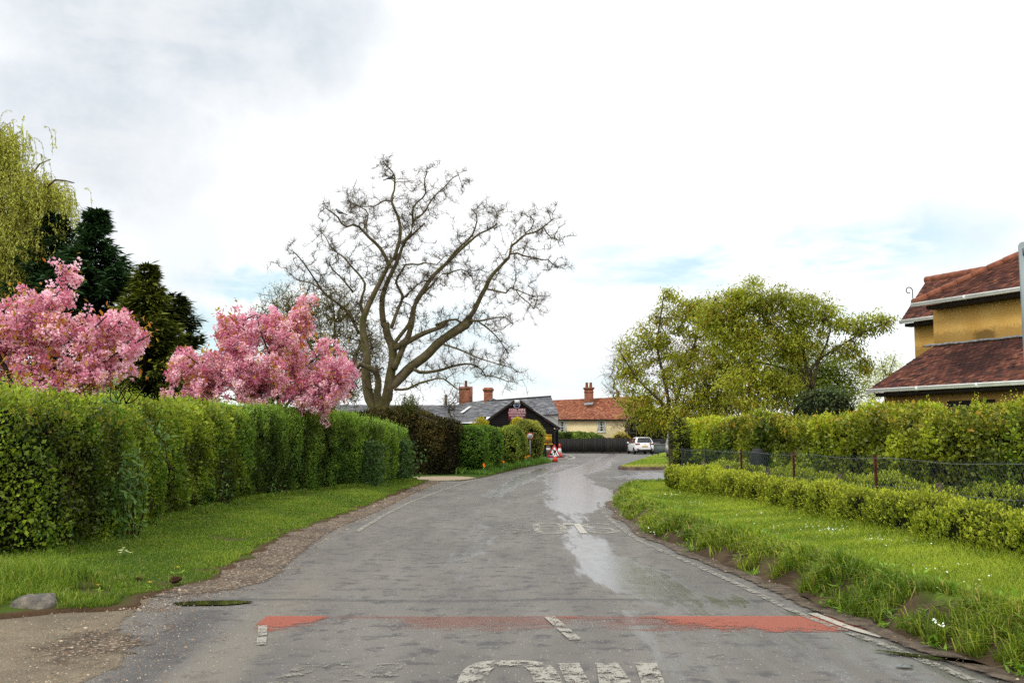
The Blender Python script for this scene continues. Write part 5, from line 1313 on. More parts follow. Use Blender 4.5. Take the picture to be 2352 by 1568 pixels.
def obox(g, o, ux, uy, a, b_, **k):
    """box in an oblique frame: origin o, axes ux, uy (horizontal), z up; a, b_ are corner coordinates"""
    a, b_ = np.array(a, float), np.array(b_, float); c = (a + b_) / 2; s = np.abs(b_ - a)
    Mx = np.stack([ux, uy, [0, 0, 1.0]], 1)
    return g.box(np.asarray(o) + Mx @ c, s, Mx, **k)
def text(root, body, c, size, m, rot=(math.pi / 2, 0, 0), sx=1.0, name='lettering', label=None):
    cu = bpy.data.curves.new(name, 'FONT'); cu.body = body; cu.size = size; cu.align_x = 'CENTER'; cu.align_y = 'CENTER'; cu.extrude = .002
    o = bpy.data.objects.new(name + '_source', cu); COL.objects.link(o); bpy.context.view_layer.update()
    me = bpy.data.meshes.new_from_object(o.evaluated_get(bpy.context.evaluated_depsgraph_get()))
    bpy.data.objects.remove(o); bpy.data.curves.remove(cu)
    me.materials.clear(); me.materials.append(m); q = bpy.data.objects.new(name, me); COL.objects.link(q)
    base = root.matrix_basis.translation if root.parent is None else (root.parent.matrix_basis.translation + root.matrix_basis.translation)
    q.parent = root; q.location = Vector(c) - base; q.rotation_euler = rot; q.scale = (sx, 1, 1)
    return q
def chimney(geo_part, name, root, c, wx, wy, z0, z1, cap=True, pots=1, m='brick', potm='terracotta'):
    g = Geo(); g.span((c[0] - wx / 2, c[1] - wy / 2, z0), (c[0] + wx / 2, c[1] + wy / 2, z1))
    if cap:
        for i, (o, h) in enumerate([(.05, .10), (.10, .12)]):
            zb = z1 - .34 + i * .11; g.span((c[0] - wx / 2 - o, c[1] - wy / 2 - o, zb), (c[0] + wx / 2 + o, c[1] + wy / 2 + o, zb + h))
    ch = part(g, name, M[m], root)
    for i in range(pots):
        x = c[0] + (i - (pots - 1) / 2) * .34; g = Geo(); g.lathe([(.13, 0), (.12, .12), (.10, .45), (.125, .46), (.125, .52), (.08, .52), (.08, .3)], 14, (x, c[1], z1))
        q = g.build('chimney_pot', M[potm], ch, True)
        q.location = tuple(-np.array(root.matrix_basis.translation))
    return ch

# ------------------------------------------------------------------ ochre house on the right
GLp = at(1996, 896, 30.0); r0_ = ray(2352, 876); GRp = np.array([0, 0, CAM_H]) + r0_ * ((GLp[2] - CAM_H) / r0_[2])
u_ = unit(GRp - GLp); bk = np.array([-u_[1], u_[0], 0.0]); ZE = GLp[2]
def on_plane(px, py, w_):
    r = ray(px, py); t = np.dot(GLp + bk * w_ - np.array([0, 0, CAM_H]), bk) / np.dot(r, bk); return np.array([0, 0, CAM_H]) + r * t
def bisect(f, a, b_):
    fa = f(a)
    for _ in range(60):
        m = (a + b_) / 2; fm = f(m)
        if (fm > 0) == (fa > 0): a, fa = m, fm
        else: b_ = m
    return (a + b_) / 2
W1 = bisect(lambda w_: (on_plane(2146, 795.3, w_)[2] - ZE) / w_ - math.tan(R(40)), .2, 8)
sc_of = lambda p: float(np.dot(p - GLp, u_))
FL = on_plane(2146, 795.3, W1); sA = sc_of(FL)
pL, pR = on_plane(2099.4, 697, W1 - .4), on_plane(2343.7, 665, W1 - .4); ZA = (pL[2] + pR[2]) / 2; sAe = sc_of(pL)
WB = bisect(lambda w_: on_plane(2070, 738, w_)[2] - ZA, W1 - .3, W1 + 6); sB = sc_of(on_plane(2070, 738, WB)); sBw = sc_of(on_plane(2101, 790, WB + .38))
print('ochre house', W1, sA, ZE, ZA, sAe, WB, sB, sBw, GLp, u_)
HP = lambda s, w_, z: GLp * np.array([1, 1, 0]) + u_ * s + bk * w_ + np.array([0, 0, z])
b = N('ochre_render'); v = b.pos()
base_c = b.mix(b.ramp(b.noise(1.1, 6, .6, v), .3, .7), C(222, 182, 106), C(206, 162, 86))
sp = b.n('ShaderNodeSeparateXYZ'); b.put(sp.inputs[0], v)
dx = on_plane(2262, 770, W1)
dd_ = b.n('ShaderNodeVectorMath', operation='DISTANCE'); mp = b.n('ShaderNodeMapping'); b.put(mp.inputs['Vector'], v); b.put(mp.inputs['Scale'], (1, 1, 2.2)); b.put(dd_.inputs[0], mp.outputs[0]); b.put(dd_.inputs[1], tuple(dx * [1, 1, 2.2]))
st = b.math('ADD', b.ramp(dd_.outputs['Value'], .75, .05), b.math('MULTIPLY', b.math('SUBTRACT', b.noise(9, 5, .7, v), .5), .9))
base_c = b.mix(b.ramp(st, .35, .8, 0, .8), base_c, C(92, 70, 36))
low = b.math('ADD', b.ramp(sp.outputs[2], dx[2] + .75, dx[2] - .05), b.math('MULTIPLY', b.math('SUBTRACT', b.noise(14, 5, .75, v), .5), 1.2))
base_c = b.mix(b.ramp(low, .62, .9, 0, .5), base_c, C(120, 94, 50))
spk = b.ramp(b.noise(34, 3, .8, v), .64, .7); base_c = b.mix(b.math('MULTIPLY', spk, b.ramp(low, .45, .8, 0, .6)), base_c, C(214, 182, 120))
M['ochre'] = b.out(b.bsdf(base_c, .9, .12, b.bump(b.noise(50, 5, .7, v), .35, .01)))
hs = thing('ochre_house', 'ochre rendered house with dark red tiled roofs and white gutters behind the right hedge', 'house', tuple(HP(1, 2, 0)))
GW = 5.0; LEN = 9.0
g = Geo(); obox(g, HP(0, 0, 0), u_, bk, (.28, .38, 0), (LEN, W1 + .3, ZE - .03)); obox(g, HP(0, 0, 0), u_, bk, (sA, W1, ZE - .6), (LEN, W1 + 5, ZA + .05)); obox(g, HP(0, 0, 0), u_, bk, (sBw, WB + .38, 0), (LEN - 1, WB + 4.2, ZA + .04))
part(g, 'wall', M['ochre'], hs)
palT = np.array([C(114, 71, 59), C(98, 62, 54), C(83, 56, 51), C(128, 85, 68), C(72, 51, 49), C(106, 66, 56)])
def stain_low(col, P):
    s = sn(P, 1.1, 15, 3) + 1.3 * np.exp(-(np.linalg.norm((P - on_plane(2265, 830, W1 * .5)) * [1, 1, 1.3], axis=1) / .95) ** 2) - .35
    k = smooth01(s / .9)[:, None] * .72
    return col * (1 - k) + C(52, 34, 34) * k
def stain_up(col, P):
    k = smooth01((sn(P, .8, 25, 3) + .1) / 1.0)[:, None] * .45; return col * (1 - k) + C(66, 44, 40) * k
rf = Geo(); tile_plane(rf, HP(0, 0, ZE + .03), HP(LEN, 0, ZE + .03), HP(sA - .03, W1 + .02, FL[2]), HP(LEN, W1 + .02, FL[2]), .165, .098, palT, 1, stain=stain_low)
tile_plane(rf, HP(0, W1 + 3, ZE + .03), HP(0, 0, ZE + .03), HP(sA + .05, W1 + 3, FL[2]), HP(sA - .02, W1, FL[2]), .165, .098, palT, 2)
roof1 = part(rf, 'roof', M['tile'], hs, label='lower lean-to roof of stained dark red tiles')
# hipped upper roof
def on_slope(px, py, w0, z0, tanp):
    r = ray(px, py); nn = np.cross(u_, bk + np.array([0, 0, tanp])); p0 = HP(0, w0, z0); t = np.dot(p0 - np.array([0, 0, CAM_H]), nn) / np.dot(r, nn); return np.array([0, 0, CAM_H]) + r * t
TA = .84; He = on_slope(2339, 587, W1 - .4, ZA, TA); A0 = HP(sAe, W1 - .4, ZA + .03); Hh = A0 + (He - A0) * 1.45
rf = Geo(); sH = sc_of(Hh); tile_plane(rf, A0, HP(LEN + 2, W1 - .4, ZA + .03), Hh, HP(max(LEN + 2, sH + 1), float(np.dot(Hh - GLp, bk)), Hh[2]), .165, .098, palT * 1.0, 3, stain=stain_up)
roof2 = part(rf, 'roof', M['tile'], hs, label='upper hipped roof with orange ridge tiles')
TB = .95; B0 = HP(sB, WB, ZA + .03); Rb = on_slope(2130, 643, WB, ZA, TB); wr = float(np.dot(Rb - GLp, bk)); sr = sc_of(Rb)
rf = Geo(); tile_plane(rf, B0, HP(sB + 6, WB, ZA + .03), Rb, HP(sr + 5, wr, Rb[2]), .165, .098, palT * 1.05, 4, stain=stain_up)
tile_plane(rf, HP(sB + 6, 2 * wr - WB, ZA), HP(sB, 2 * wr - WB, ZA), HP(sr + 5, wr, Rb[2]), Rb, .3, .2, palT, 5)
tile_plane(rf, HP(sB, 2 * wr - WB, ZA), B0, Rb + .01, Rb - .01, .2, .12, palT, 6)
roof3 = part(rf, 'roof', M['tile'], hs, label='rear roof whose ridge shows behind the hip')
def ridge(a, b_, rad, parent, name, seglen=.42):
    a, b_ = np.array(a), np.array(b_); n = max(1, int(np.linalg.norm(b_ - a) / seglen)); g = Geo()
    for i in range(n):
        p, q = a + (b_ - a) * (i / n), a + (b_ - a) * ((i + .97) / n); g.tube([p, q], [rad * 1.05, rad * .97], 12)
    o = g.build(name, M['terracotta'], parent); o.location = tuple(-np.array(hs.matrix_basis.translation)); return o
ridge(A0 + np.array([0, 0, .02]), Hh, .115, roof2, 'ridge_tiles'); ridge(Rb - u_ * .05 + np.array([0, 0, .0]), Rb + u_ * 4, .125, roof3, 'ridge_tiles', .36)
def gutter(a, b_, lab):
    a, b_ = np.array(a, float), np.array(b_, float); g = Geo(); d = unit(b_ - a); out = -bk * .06
    prof = [(-.01, .055), (.0, .055), (.0, -.055), (-.03, -.062), (-.10, -.062), (-.112, -.05), (-.112, .012), (-.122, .018), (-.122, .05), (-.10, .055), (-.092, .03), (-.092, -.03), (-.03, -.04), (-.01, -.04)]
    V = np.concatenate([np.array([p + bk * (x + .02) + np.array([0, 0, z]) for x, z in prof]) for p in (a, b_)]); n = len(prof)
    F = [np.array([[i, (i + 1) % n, n + (i + 1) % n, n + i] for i in range(n)]), np.arange(n).reshape(1, -1)[:, ::-1], (np.arange(n) + n).reshape(1, -1)]
    g.add(V, F); L = np.linalg.norm(b_ - a)
    for s in np.arange(1.9, L, 2.0): obox(g, a + d * s, d, bk, (-.035, -.107, -.068), (.035, .02, .057))
    part(g, 'gutter', M['gutter_white'], hs, label=lab)
gutter(HP(-.03, 0, ZE - .02), HP(LEN, 0, ZE - .02), 'lowest white gutter'); gutter(HP(sAe - .02, W1 - .42, ZA - .02), HP(LEN + 2, W1 - .42, ZA - .02), 'upper white gutter'); gutter(HP(sB, WB - .02, ZA - .02), HP(sA + .02, WB - .02, ZA - .02), 'short white gutter behind')
g = Geo(); obox(g, HP(0, 0, 0), u_, bk, (.22, .03, ZE - .20), (LEN, .36, ZE - .09)); part(g, 'fascia', M['dark_trim'], hs)
g = Geo(); obox(g, HP(0, 0, 0), u_, bk, (sAe + .42, W1 - .37, ZA - .20), (LEN + 2, W1 - .02, ZA - .09)); part(g, 'fascia', M['dark_trim'], hs)
g = Geo(); obox(g, HP(0, 0, 0), u_, bk, (sB + .12, WB + .03, ZA - .20), (sA + .3, WB + .36, ZA - .09)); part(g, 'fascia', M['dark_trim'], hs)
g = Geo(); g.tube(curve([HP(sA - .12, W1 - .03, FL[2] + .02), HP(sA + .3, W1 - .04, FL[2] + .035), HP(LEN, W1 - .04, FL[2] + .03)], 60) + rng.normal(size=(60, 3)) * .008, .035, 6); part(g, 'flashing', M['lead'], hs)
t = np.linspace(0, 1, 40); c0 = HP(sAe - .02, W1 - .42, ZA + .06)
sx = np.where(t < .45, 0, -.11 + .11 * np.cos((t - .45) / .55 * 5.2) * (1 - .45 * (t - .45) / .55)); sz = np.where(t < .45, t / .45 * .36, .36 + .12 * np.sin((t - .45) / .55 * 5.2) * (1 - .45 * (t - .45) / .55))
g = Geo(); g.tube(np.stack([c0[0] + sx, c0[1] + 0 * t, c0[2] + sz], 1), .014, 6); part(g, 'scroll_finial', M['black'], hs)
g = Geo(); g.box(c0 + np.array([.05, 0, -.02]), (.16, .16, .22)); part(g, 'hip_iron_base', M['oldwood'], hs)
wz = (on_plane(2230, 905, .38)); sw = sc_of(wz)
g = Geo(); obox(g, HP(0, 0, 0), u_, bk, (sw - .75, .33, ZE - 1.4), (sw + .75, .40, ZE - .40)); wn = part(g, 'window', M['dark_trim'], hs)
for i in range(3):
    g = Geo(); obox(g, HP(0, 0, 0), u_, bk, (sw - .7 + i * .47, .318, ZE - 1.34), (sw - .26 + i * .47, .328, ZE - .46)); q = g.build('pane', M['glass'], wn); q.location = tuple(-np.array(hs.matrix_basis.translation))

# ------------------------------------------------------------------ the inn
inn = thing('village_inn', 'black weatherboarded inn with grey slate roofs and two brick chimneys at the bend', 'building', (0.5, 79, 0))
YG = 77.0; ap = at(1188.2, 914.5, YG); er = at(1284, 982.5, YG); xR = at(1272.5, 1000, YG)[0]
sl = (ap[2] - er[2]) / (er[0] - ap[0]); xLe = ap[0] - (er[0] - ap[0]); xL = ap[0] - (xR - ap[0])
palB = np.array([C(40, 38, 38), C(32, 31, 32), C(46, 43, 42)]); palS = np.array([C(112, 114, 120), C(92, 94, 100), C(126, 128, 132), C(82, 84, 92), C(104, 102, 104)])
gz_ = lambda s: ap[2] - .16 - sl * abs((xL + (xR - xL) * s) - ap[0])
g = Geo(); boards(g, (xL, YG), (xR, YG), gz_, 0, ap[2], .17, palB, 1)
g.quad((xL, YG + .02, 0), (xR, YG + .02, 0), (xR, YG + .02, gz_(1)), (xL, YG + .02, gz_(0)), col=palB[1]); g.poly([(xL, YG + .02, gz_(0)), (xR, YG + .02, gz_(1)), (ap[0], YG + .02, gz_(.5))], col=palB[1])
boards(g, (xR, YG + .02), (xR, 79), lambda s: er[2], 0, er[2], .17, palB, 2, (1, 0, 0))
Xr2 = at(1282.5, 1000, 79.2)[0]; zEv = at(1282.5, 951, 79.2)[2]
boards(g, (xR - .4, 79.2), (Xr2, 79.2), lambda s: 2.25, 0, 2.25, .17, palB, 3)
gw = Geo(); boards(gw, (-7.5, 80.4), (xL + .3, 80.4), lambda s: 2.75, 0, 2.75, .17, palB, 4); part(gw, 'wall', M['board'], inn, label='low dark boarded wall left of the gable')
boards(g, (Xr2, 79.2), (Xr2, 85), lambda s: zEv, 0, zEv, .17, palB, 5, (1, 0, 0))
part(g, 'wall', M['board'], inn)
palP = np.array([C(170, 172, 168), C(148, 150, 148), C(184, 186, 180)]); g = Geo()
P0 = lambda x, y: at(x, y, 79.15)
n = 8
for i in range(n):                                            # pale boards laid on the slant in the small cheek
    f0, f1 = i / n, (i + .92) / n; A = P0(1226 + 0 * f0, 951.5); a, b_ = np.array([1224, 951.5]), np.array([1282, 951.5]); c = np.array([1282, 990.0])
    p, q = a + (b_ - a) * f0, a + (b_ - a) * f1; s, t_ = a + (c - a) * f0, a + (c - a) * f1
    g.quad(P0(*p), P0(*q), P0(*(q * .0 + np.array([1282, q[1] + (1282 - q[0]) * .62]))), P0(*np.array([1282, p[1] + (1282 - p[0]) * .62])), col=palP[i % 3])
part(g, 'gable_cheek', M['board'], inn, label='pale grey slanting boards beside the black gable')
rf = Geo(); yb = 83.0
tile_plane(rf, (er[0], YG - .25, er[2]), (er[0], yb, er[2]), (ap[0], YG - .25, ap[2]), (ap[0], yb, ap[2]), .3, .2, palS, 11, .02)
tile_plane(rf, (xLe, yb, er[2]), (xLe, YG - .25, er[2]), (ap[0], yb, ap[2]), (ap[0], YG - .25, ap[2]), .3, .2, palS, 12, .02)
roofg = part(rf, 'roof', M['slate'], inn, label='slate roof over the black gable')
g = Geo()
for sgn, xe in ((1, er[0]), (-1, xLe)):
    for k_, (w_, o_, cc) in enumerate([(.13, -.27, 0)]):
        g.add([(ap[0], YG + o_, ap[2] + .03), (xe + sgn * .05, YG + o_, er[2] + .0), (xe + sgn * .05, YG + o_, er[2] - w_ - .03), (ap[0], YG + o_, ap[2] - w_ - .05)], np.array([[0, 1, 2, 3]]))
part(g, 'bargeboard', M['dark_trim'], inn)
g = Geo(); g.tube([(ap[0] + 1.25, YG - .29, ap[2] - 1.25 * sl + .02), (er[0] + .02, YG - .29, er[2] + .05)], .045, 6); part(g, 'verge_strip', M['lead'], inn)
rf = Geo(); RL, RR = at(1120, 921.5, 83.0), at(1266, 911, 83.0); EL, ER = at(1098, 957, 79.0), at(1283.5, 951, 79.0)
tile_plane(rf, EL, ER, RL, RR, .34, .21, palS, 13, .025)
roofm = part(rf, 'roof', M['slate'], inn, label='main slate roof with a rising ridge')
ridge_g = Geo(); ridge_g.tube(curve([RL, at(1146, 920, 83), at(1190, 916.5, 83), RR], 20), .12, 8); q = ridge_g.build('ridge_tiles', M['slate'], roofm); q.location = tuple(-np.array(inn.matrix_basis.translation))
rf = Geo(); tile_plane(rf, at(1030, 958, 79.6), at(1112, 957, 79.4), at(1052, 928, 84), at(1133, 914.5, 83.6), .34, .21, palS * .9, 14, .025); tile_plane(rf, at(1112, 957, 79.4), at(1147, 926, 82.5), at(1133, 914.5, 83.6), at(1147, 919.5, 83.4), .34, .21, palS * .8, 15, .025)
roofl = part(rf, 'roof', M['slate'], inn, label='slate roof carrying the chimneys')
g = Geo(); p = [at(1057, 950, 80.1), at(1063, 950, 80.1), at(1083, 936, 82.2), at(1077, 936, 82.2)]; off = np.array([0, -.1, .1]); g.poly([q + off for q in p]); q = g.build('skylight', M['gutter_white'], roofl); q.location = tuple(-np.array(inn.matrix_basis.translation))
rf = Geo(); tile_plane(rf, at(1028, 969.5, 78.6), at(1117, 967.5, 78.6), at(1036, 956, 79.7), at(1117, 955.5, 79.6), .34, .2, palS * 1.12, 16, .025)
part(rf, 'roof', M['slate'], inn, label='pale low slate lean-to roof left of the gable')
rf = Geo(); tile_plane(rf, at(740, 972, 80), at(1036, 970, 80), at(740, 929, 84.5), at(1054, 930, 84.5), .34, .2, palS * .85, 17, .02)
tile_plane(rf, at(1054, 972, 89), at(740, 972, 89), at(1054, 930, 84.5), at(740, 929, 84.5), .5, .4, palS * .85, 18, .02)
part(rf, 'roof', M['slate'], inn, label='long low slate roof behind the bare tree')
c1, c2 = at(1070, 930, 84.6), at(1121.5, 920, 83.4)
ch1 = chimney(None, 'chimney', inn, c1, 1.12, .8, 3.2, at(1070, 888, 84.6)[2], False, 1); ch2 = chimney(None, 'chimney', inn, c2, .74, .7, 3.4, at(1121, 890, 83.4)[2], True, 0)
g = Geo(); z1 = at(1070, 888, 84.6)[2]; g.span((c1[0] - .6, c1[1] - .45, z1 - .22), (c1[0] + .35, c1[1] + .45, z1 - .1)); q = g.build('chimney_band', M['brick'], ch1); q.location = tuple(-np.array(inn.matrix_basis.translation))
g = Geo(); p = [at(1113, 925.5, 82.9), at(1120, 925.5, 82.9), at(1134, 914.5, 82.9), at(1131, 914, 82.9)]; g.poly(p); part(g, 'flashing', M['lead'], inn)
g = Geo(); dp = at(1274.5, 985, 76.9); g.tube(curve([dp + np.array([.35, 0, .02]), dp + np.array([.1, 0, -.12]), dp + np.array([0, 0, -.3]), (dp[0], dp[1], 1.0), (dp[0], dp[1], .1)], 30), .04, 6); g.tube([(er[0] + .06, YG - .35, er[2] - .02), (er[0] + .06, 79, er[2] - .02)], .07, 8); part(g, 'downpipe', M['black'], inn)
# things fixed to the gable
def board_sign(name, label, px0, px1, Y, m, cat='sign', dep=.03):
    a, b_ = at(*px0, Y), at(*px1, Y); c = (a + b_) / 2; r_ = thing(name, label, cat, tuple(c)); g = Geo()
    g.span((a[0], Y - dep / 2, b_[2]), (b_[0], Y + dep / 2, a[2])); part(g, 'board', m, r_); return r_, a, b_
M['maroon'] = mat('maroon_board', C(140, 62, 82), C(126, 54, 74), 5, .5, .4); M['letterwhite'] = mat('letter_white', C(226, 220, 214), None, 5, .5, .3); M['letteryellow'] = mat('letter_yellow', C(232, 180, 40), C(220, 168, 30), 5, .5, .3)
sg, a, b_ = board_sign('inn_sign', 'maroon board lettered FOX INN fixed to the black gable', (1167.5, 937.2), (1208, 964.5), YG - .09, M['maroon'])
cx = (a[0] + b_[0]) / 2; H = a[2] - b_[2]
for s_, zf, sz, sx in [('FOX INN', .15, .27, 1.12), ('HOME COOKED FOOD', .38, .17, .78), ('FUNCTION ROOM', .60, .17, .84), ('BEER GARDEN', .83, .17, .86)]:
    text(sg, s_, (cx, YG - .112, a[2] - H * zf), sz, M['letterwhite'], sx=sx)
sg, a, b_ = board_sign('warning_sign', 'yellow and dark blue CCTV warning board at the lower right of the black gable', (1245, 997.2), (1268, 1023), YG - .09, mat('navy_board', C(34, 34, 52), None, 4, .5, .3))
cx = (a[0] + b_[0]) / 2; H = a[2] - b_[2]; Wd = b_[0] - a[0]
g = Geo(); g.span((a[0] + .02, YG - .112, a[2] - H * .19), (b_[0] - .02, YG - .106, a[2])); g.span((a[0] + .02, YG - .112, a[2] - H * .57), (b_[0] - .02, YG - .106, a[2] - H * .21)); part(g, 'yellow_panel', M['letteryellow'], sg)
for s_, zf, sz, sx, m_ in [('WARNING', .095, .17, .98, M['black']), ('CCTV CAMERAS', .30, .125, .72, M['black']), ('IN OPERATION', .47, .125, .76, M['black']), ('EAST CCTV LTD', .67, .13, .74, M['letteryellow']), ('01206 000000', .87, .13, .74, M['letteryellow'])][:4]:
    text(sg, s_, (cx, YG - .116, a[2] - H * zf), sz, m_, sx=sx)
g = Geo()
for i in range(9): g.span((a[0] + .07 + i * .085, YG - .118, a[2] - H * .93), (a[0] + .07 + i * .085 + (.06 if i != 4 else .02), YG - .108, a[2] - H * .80))
part(g, 'number_lettering', M['letteryellow'], sg)
fl = at(1188, 922, YG - .25); r_ = thing('floodlight', 'white floodlight at the peak of the black gable', 'light', tuple(fl)); g = Geo(); g.box(fl, (.40, .14, .26)); part(g, 'housing', M['white'], r_); g = Geo(); g.box(fl + np.array([0, .12, -.05]), (.06, .2, .06)); part(g, 'bracket', M['black'], r_); g = Geo(); g.box(fl + np.array([0, -.075, 0]), (.34, .01, .20)); part(g, 'lens', M['signwhite'], r_)
al = at(1187, 930.2, YG - .12); r_ = thing('alarm_box', 'blue and white alarm box under the floodlight', 'alarm', tuple(al)); pts = [(-.30, .17), (.30, .17), (.29, -.02), (.18, -.22), (0, -.30), (-.18, -.22), (-.29, -.02)]
def extrude(g, pts, y0, y1, c, sc=1.0):
    n = len(pts); V = [(c[0] + x * sc, y0, c[2] + z * sc) for x, z in pts] + [(c[0] + x * sc, y1, c[2] + z * sc) for x, z in pts]
    g.add(V, [np.arange(n).reshape(1, -1), np.arange(n)[::-1].reshape(1, -1) + n, np.array([[i, i + n, (i + 1) % n + n, (i + 1) % n] for i in range(n)])])
g = Geo(); extrude(g, pts, al[1] - .06, al[1] + .06, al, .92); part(g, 'case', M['white'], r_); g = Geo(); extrude(g, pts, al[1] - .075, al[1] - .058, al, .70); part(g, 'blue_panel', mat('alarm_blue', C(44, 60, 132), None, 4, .4, .4), r_)
text(r_, 'ALARM', (al[0], al[1] - .08, al[2] + .03), .13, M['letterwhite'])
dm = at(1172.3, 927.6, YG - .15); r_ = thing('security_camera', 'small white dome camera left of the floodlight', 'camera', tuple(dm)); g = Geo(); th = np.linspace(0, np.pi / 2, 7); g.lathe([(.11 * math.cos(a_), -.11 * math.sin(a_)) for a_ in th] , 14, dm); g.lathe([(.12, 0), (.12, .06)], 14, dm); part(g, 'dome', M['white'], r_, True); g = Geo(); g.box(dm + np.array([0, .08, .08]), (.07, .16, .05)); part(g, 'bracket', M['white'], r_)

# ------------------------------------------------------------------ cream cottage
YC = 118.0; ct = thing('cream_cottage', 'cream cottage with an orange tiled roof and a tall brick chimney beyond the black fence', 'house', (8, YC, 0))
zEc = at(1340, 962.5, YC - .3)[2]; xcL, xcR = 1.5, at(1500, 960, YC)[0]
b = N('cream_render'); v = b.pos(); M['cream'] = b.out(b.bsdf(b.mix(b.ramp(b.noise(.8, 6, .6, v), .3, .7), C(226, 208, 164), C(208, 190, 148)), .9, .12, b.bump(b.noise(20, 4, .7, v), .2, .02)))
g = Geo(); g.span((xcL, YC, 0), (xcR, YC + 6, zEc + .05)); part(g, 'wall', M['cream'], ct)
palO = np.array([C(156, 94, 70), C(142, 84, 64), C(168, 108, 78), C(130, 78, 64), C(150, 98, 76), C(176, 124, 96)])
st_c = lambda col, P: col * (1 - (smooth01((sn(P, 2.2, 33, 3) + .2) / .9)[:, None] * .3)) + C(120, 84, 74) * (smooth01((sn(P, 2.2, 33, 3) + .2) / .9)[:, None] * .3)
rf = Geo(); zR1 = at(1272, 919, YC + 3)[2]; zR2 = at(1414, 912, YC + 3)[2]
tile_plane(rf, (xcL - .2, YC - .35, zEc), (xcR + .2, YC - .35, zEc + .0), (xcL - .2, YC + 3, zR1 - .15), (xcR + .2, YC + 3, zR2 + .2), .24, .14, palO, 21, .02, st_c, .008, .16)
tile_plane(rf, (xcR + .2, YC + 6.35, zEc), (xcL - .2, YC + 6.35, zEc), (xcR + .2, YC + 3, zR2 + .2), (xcL - .2, YC + 3, zR1 - .15), .6, .4, palO, 22, .02)
part(rf, 'roof', M['tile'], ct)
g = Geo(); g.span((xcL - .2, YC - .42, zEc - .14), (xcR + .2, YC - .34, zEc - .01)); part(g, 'fascia', M['dark_trim'], ct)
cc = at(1352.5, 915, YC + 2.2); zt = at(1352.5, 889.5, YC + 2.2)[2]
g = Geo(); wd = 19.5 * (YC + 2) / FPX; g.span((cc[0] - wd / 2, cc[1] - .5, zEc + 1), (cc[0] + wd / 2, cc[1] + .5, zt - .22))
for i, (o, dz0, dz1) in enumerate([(.06, .62, .55), (.07, .26, .18), (.14, .18, .06), (.10, .06, 0)]): g.span((cc[0] - wd / 2 - o, cc[1] - .5 - o, zt - dz0), (cc[0] + wd / 2 + o, cc[1] + .5 + o, zt - dz1))
chc = part(g, 'chimney', M['brick'], ct)
for i in (-1, 1):
    for j in (-1, 1):
        g = Geo(); g.lathe([(.15, 0), (.16, .1), (.13, .5), (.155, .52), (.155, .58), (.1, .58), (.1, .4)], 12, (cc[0] + i * .24, cc[1] + j * .24, zt)); q = g.build('chimney_pot', M['terracotta'], chc, True); q.location = tuple(-np.array(ct.matrix_basis.translation))
g = Geo(); g.poly([at(1341, 930, YC + 1.2), at(1361, 928.5, YC + 1.2), at(1364, 923, YC + 1.4), at(1342, 925, YC + 1.4)]); part(g, 'flashing', M['lead'], ct)
pc = at(1419, 905, YC + 5); g = Geo(); g.lathe([(.2, -1.6), (.19, 0), (.22, .02), (.22, .1), (.13, .1)], 12, at(1419, 899, YC + 5)); part(g, 'chimney_pot', M['terracotta'], ct, label='thin rear chimney pot showing over the ridge')
def sash(px0, px1, cols=3, rows=4):
    a, b_ = at(*px0, YC - .02), at(*px1, YC - .02); x0, x1, z0, z1 = a[0], b_[0], b_[2], a[2]; g = Geo(); fw = .10
    for s_ in [((x0, z0), (x0 + fw, z1)), ((x1 - fw, z0), (x1, z1)), ((x0 + fw, z0), (x1 - fw, z0 + fw)), ((x0 + fw, z1 - fw), (x1 - fw, z1))]: g.span((s_[0][0], YC - .06, s_[0][1]), (s_[1][0], YC + .05, s_[1][1]))
    g.span((x0 - .06, YC - .13, z0 - .06), (x1 + .06, YC + .02, z0 - .002)); wn = part(g, 'window', M['white'], ct); L = tuple(-np.array(ct.matrix_basis.translation))
    g = Geo(); g.quad((x0 + fw, YC - .012, z0 + fw), (x1 - fw, YC - .012, z0 + fw), (x1 - fw, YC - .012, z1 - fw), (x0 + fw, YC - .012, z1 - fw)); q = g.build('pane', M['glass'], wn); q.location = L
    g = Geo(); w_ = x1 - x0 - 2 * fw
    for s_ in (0, .72): g.quad((x0 + fw + w_ * s_, YC - .017, z0 + fw), (x0 + fw + w_ * (s_ + .28), YC - .017, z0 + fw), (x0 + fw + w_ * (s_ + .28), YC - .017, z1 - fw), (x0 + fw + w_ * s_, YC - .017, z1 - fw))
    q = g.build('curtain', M['curtain'], wn); q.location = L; g = Geo()
    for i in range(1, cols): xx = x0 + fw + w_ * i / cols; g.span((xx - .018, YC - .045, z0 + fw), (xx + .018, YC - .02, z1 - fw))
    for i in range(1, rows): zz = z0 + fw + (z1 - z0 - 2 * fw) * i / rows; g.span((x0 + fw, YC - .05, zz - (.03 if i == rows // 2 else .016)), (x1 - fw, YC - .02, zz + (.03 if i == rows // 2 else .016)))
    q = g.build('glazing_bars', M['white'], wn); q.location = L
sash((1281.5, 966.3), (1301, 993)); sash((1371.5, 964.8), (1391.5, 991.8)); sash((1377.5, 1003.5), (1391, 1022), 3, 3)

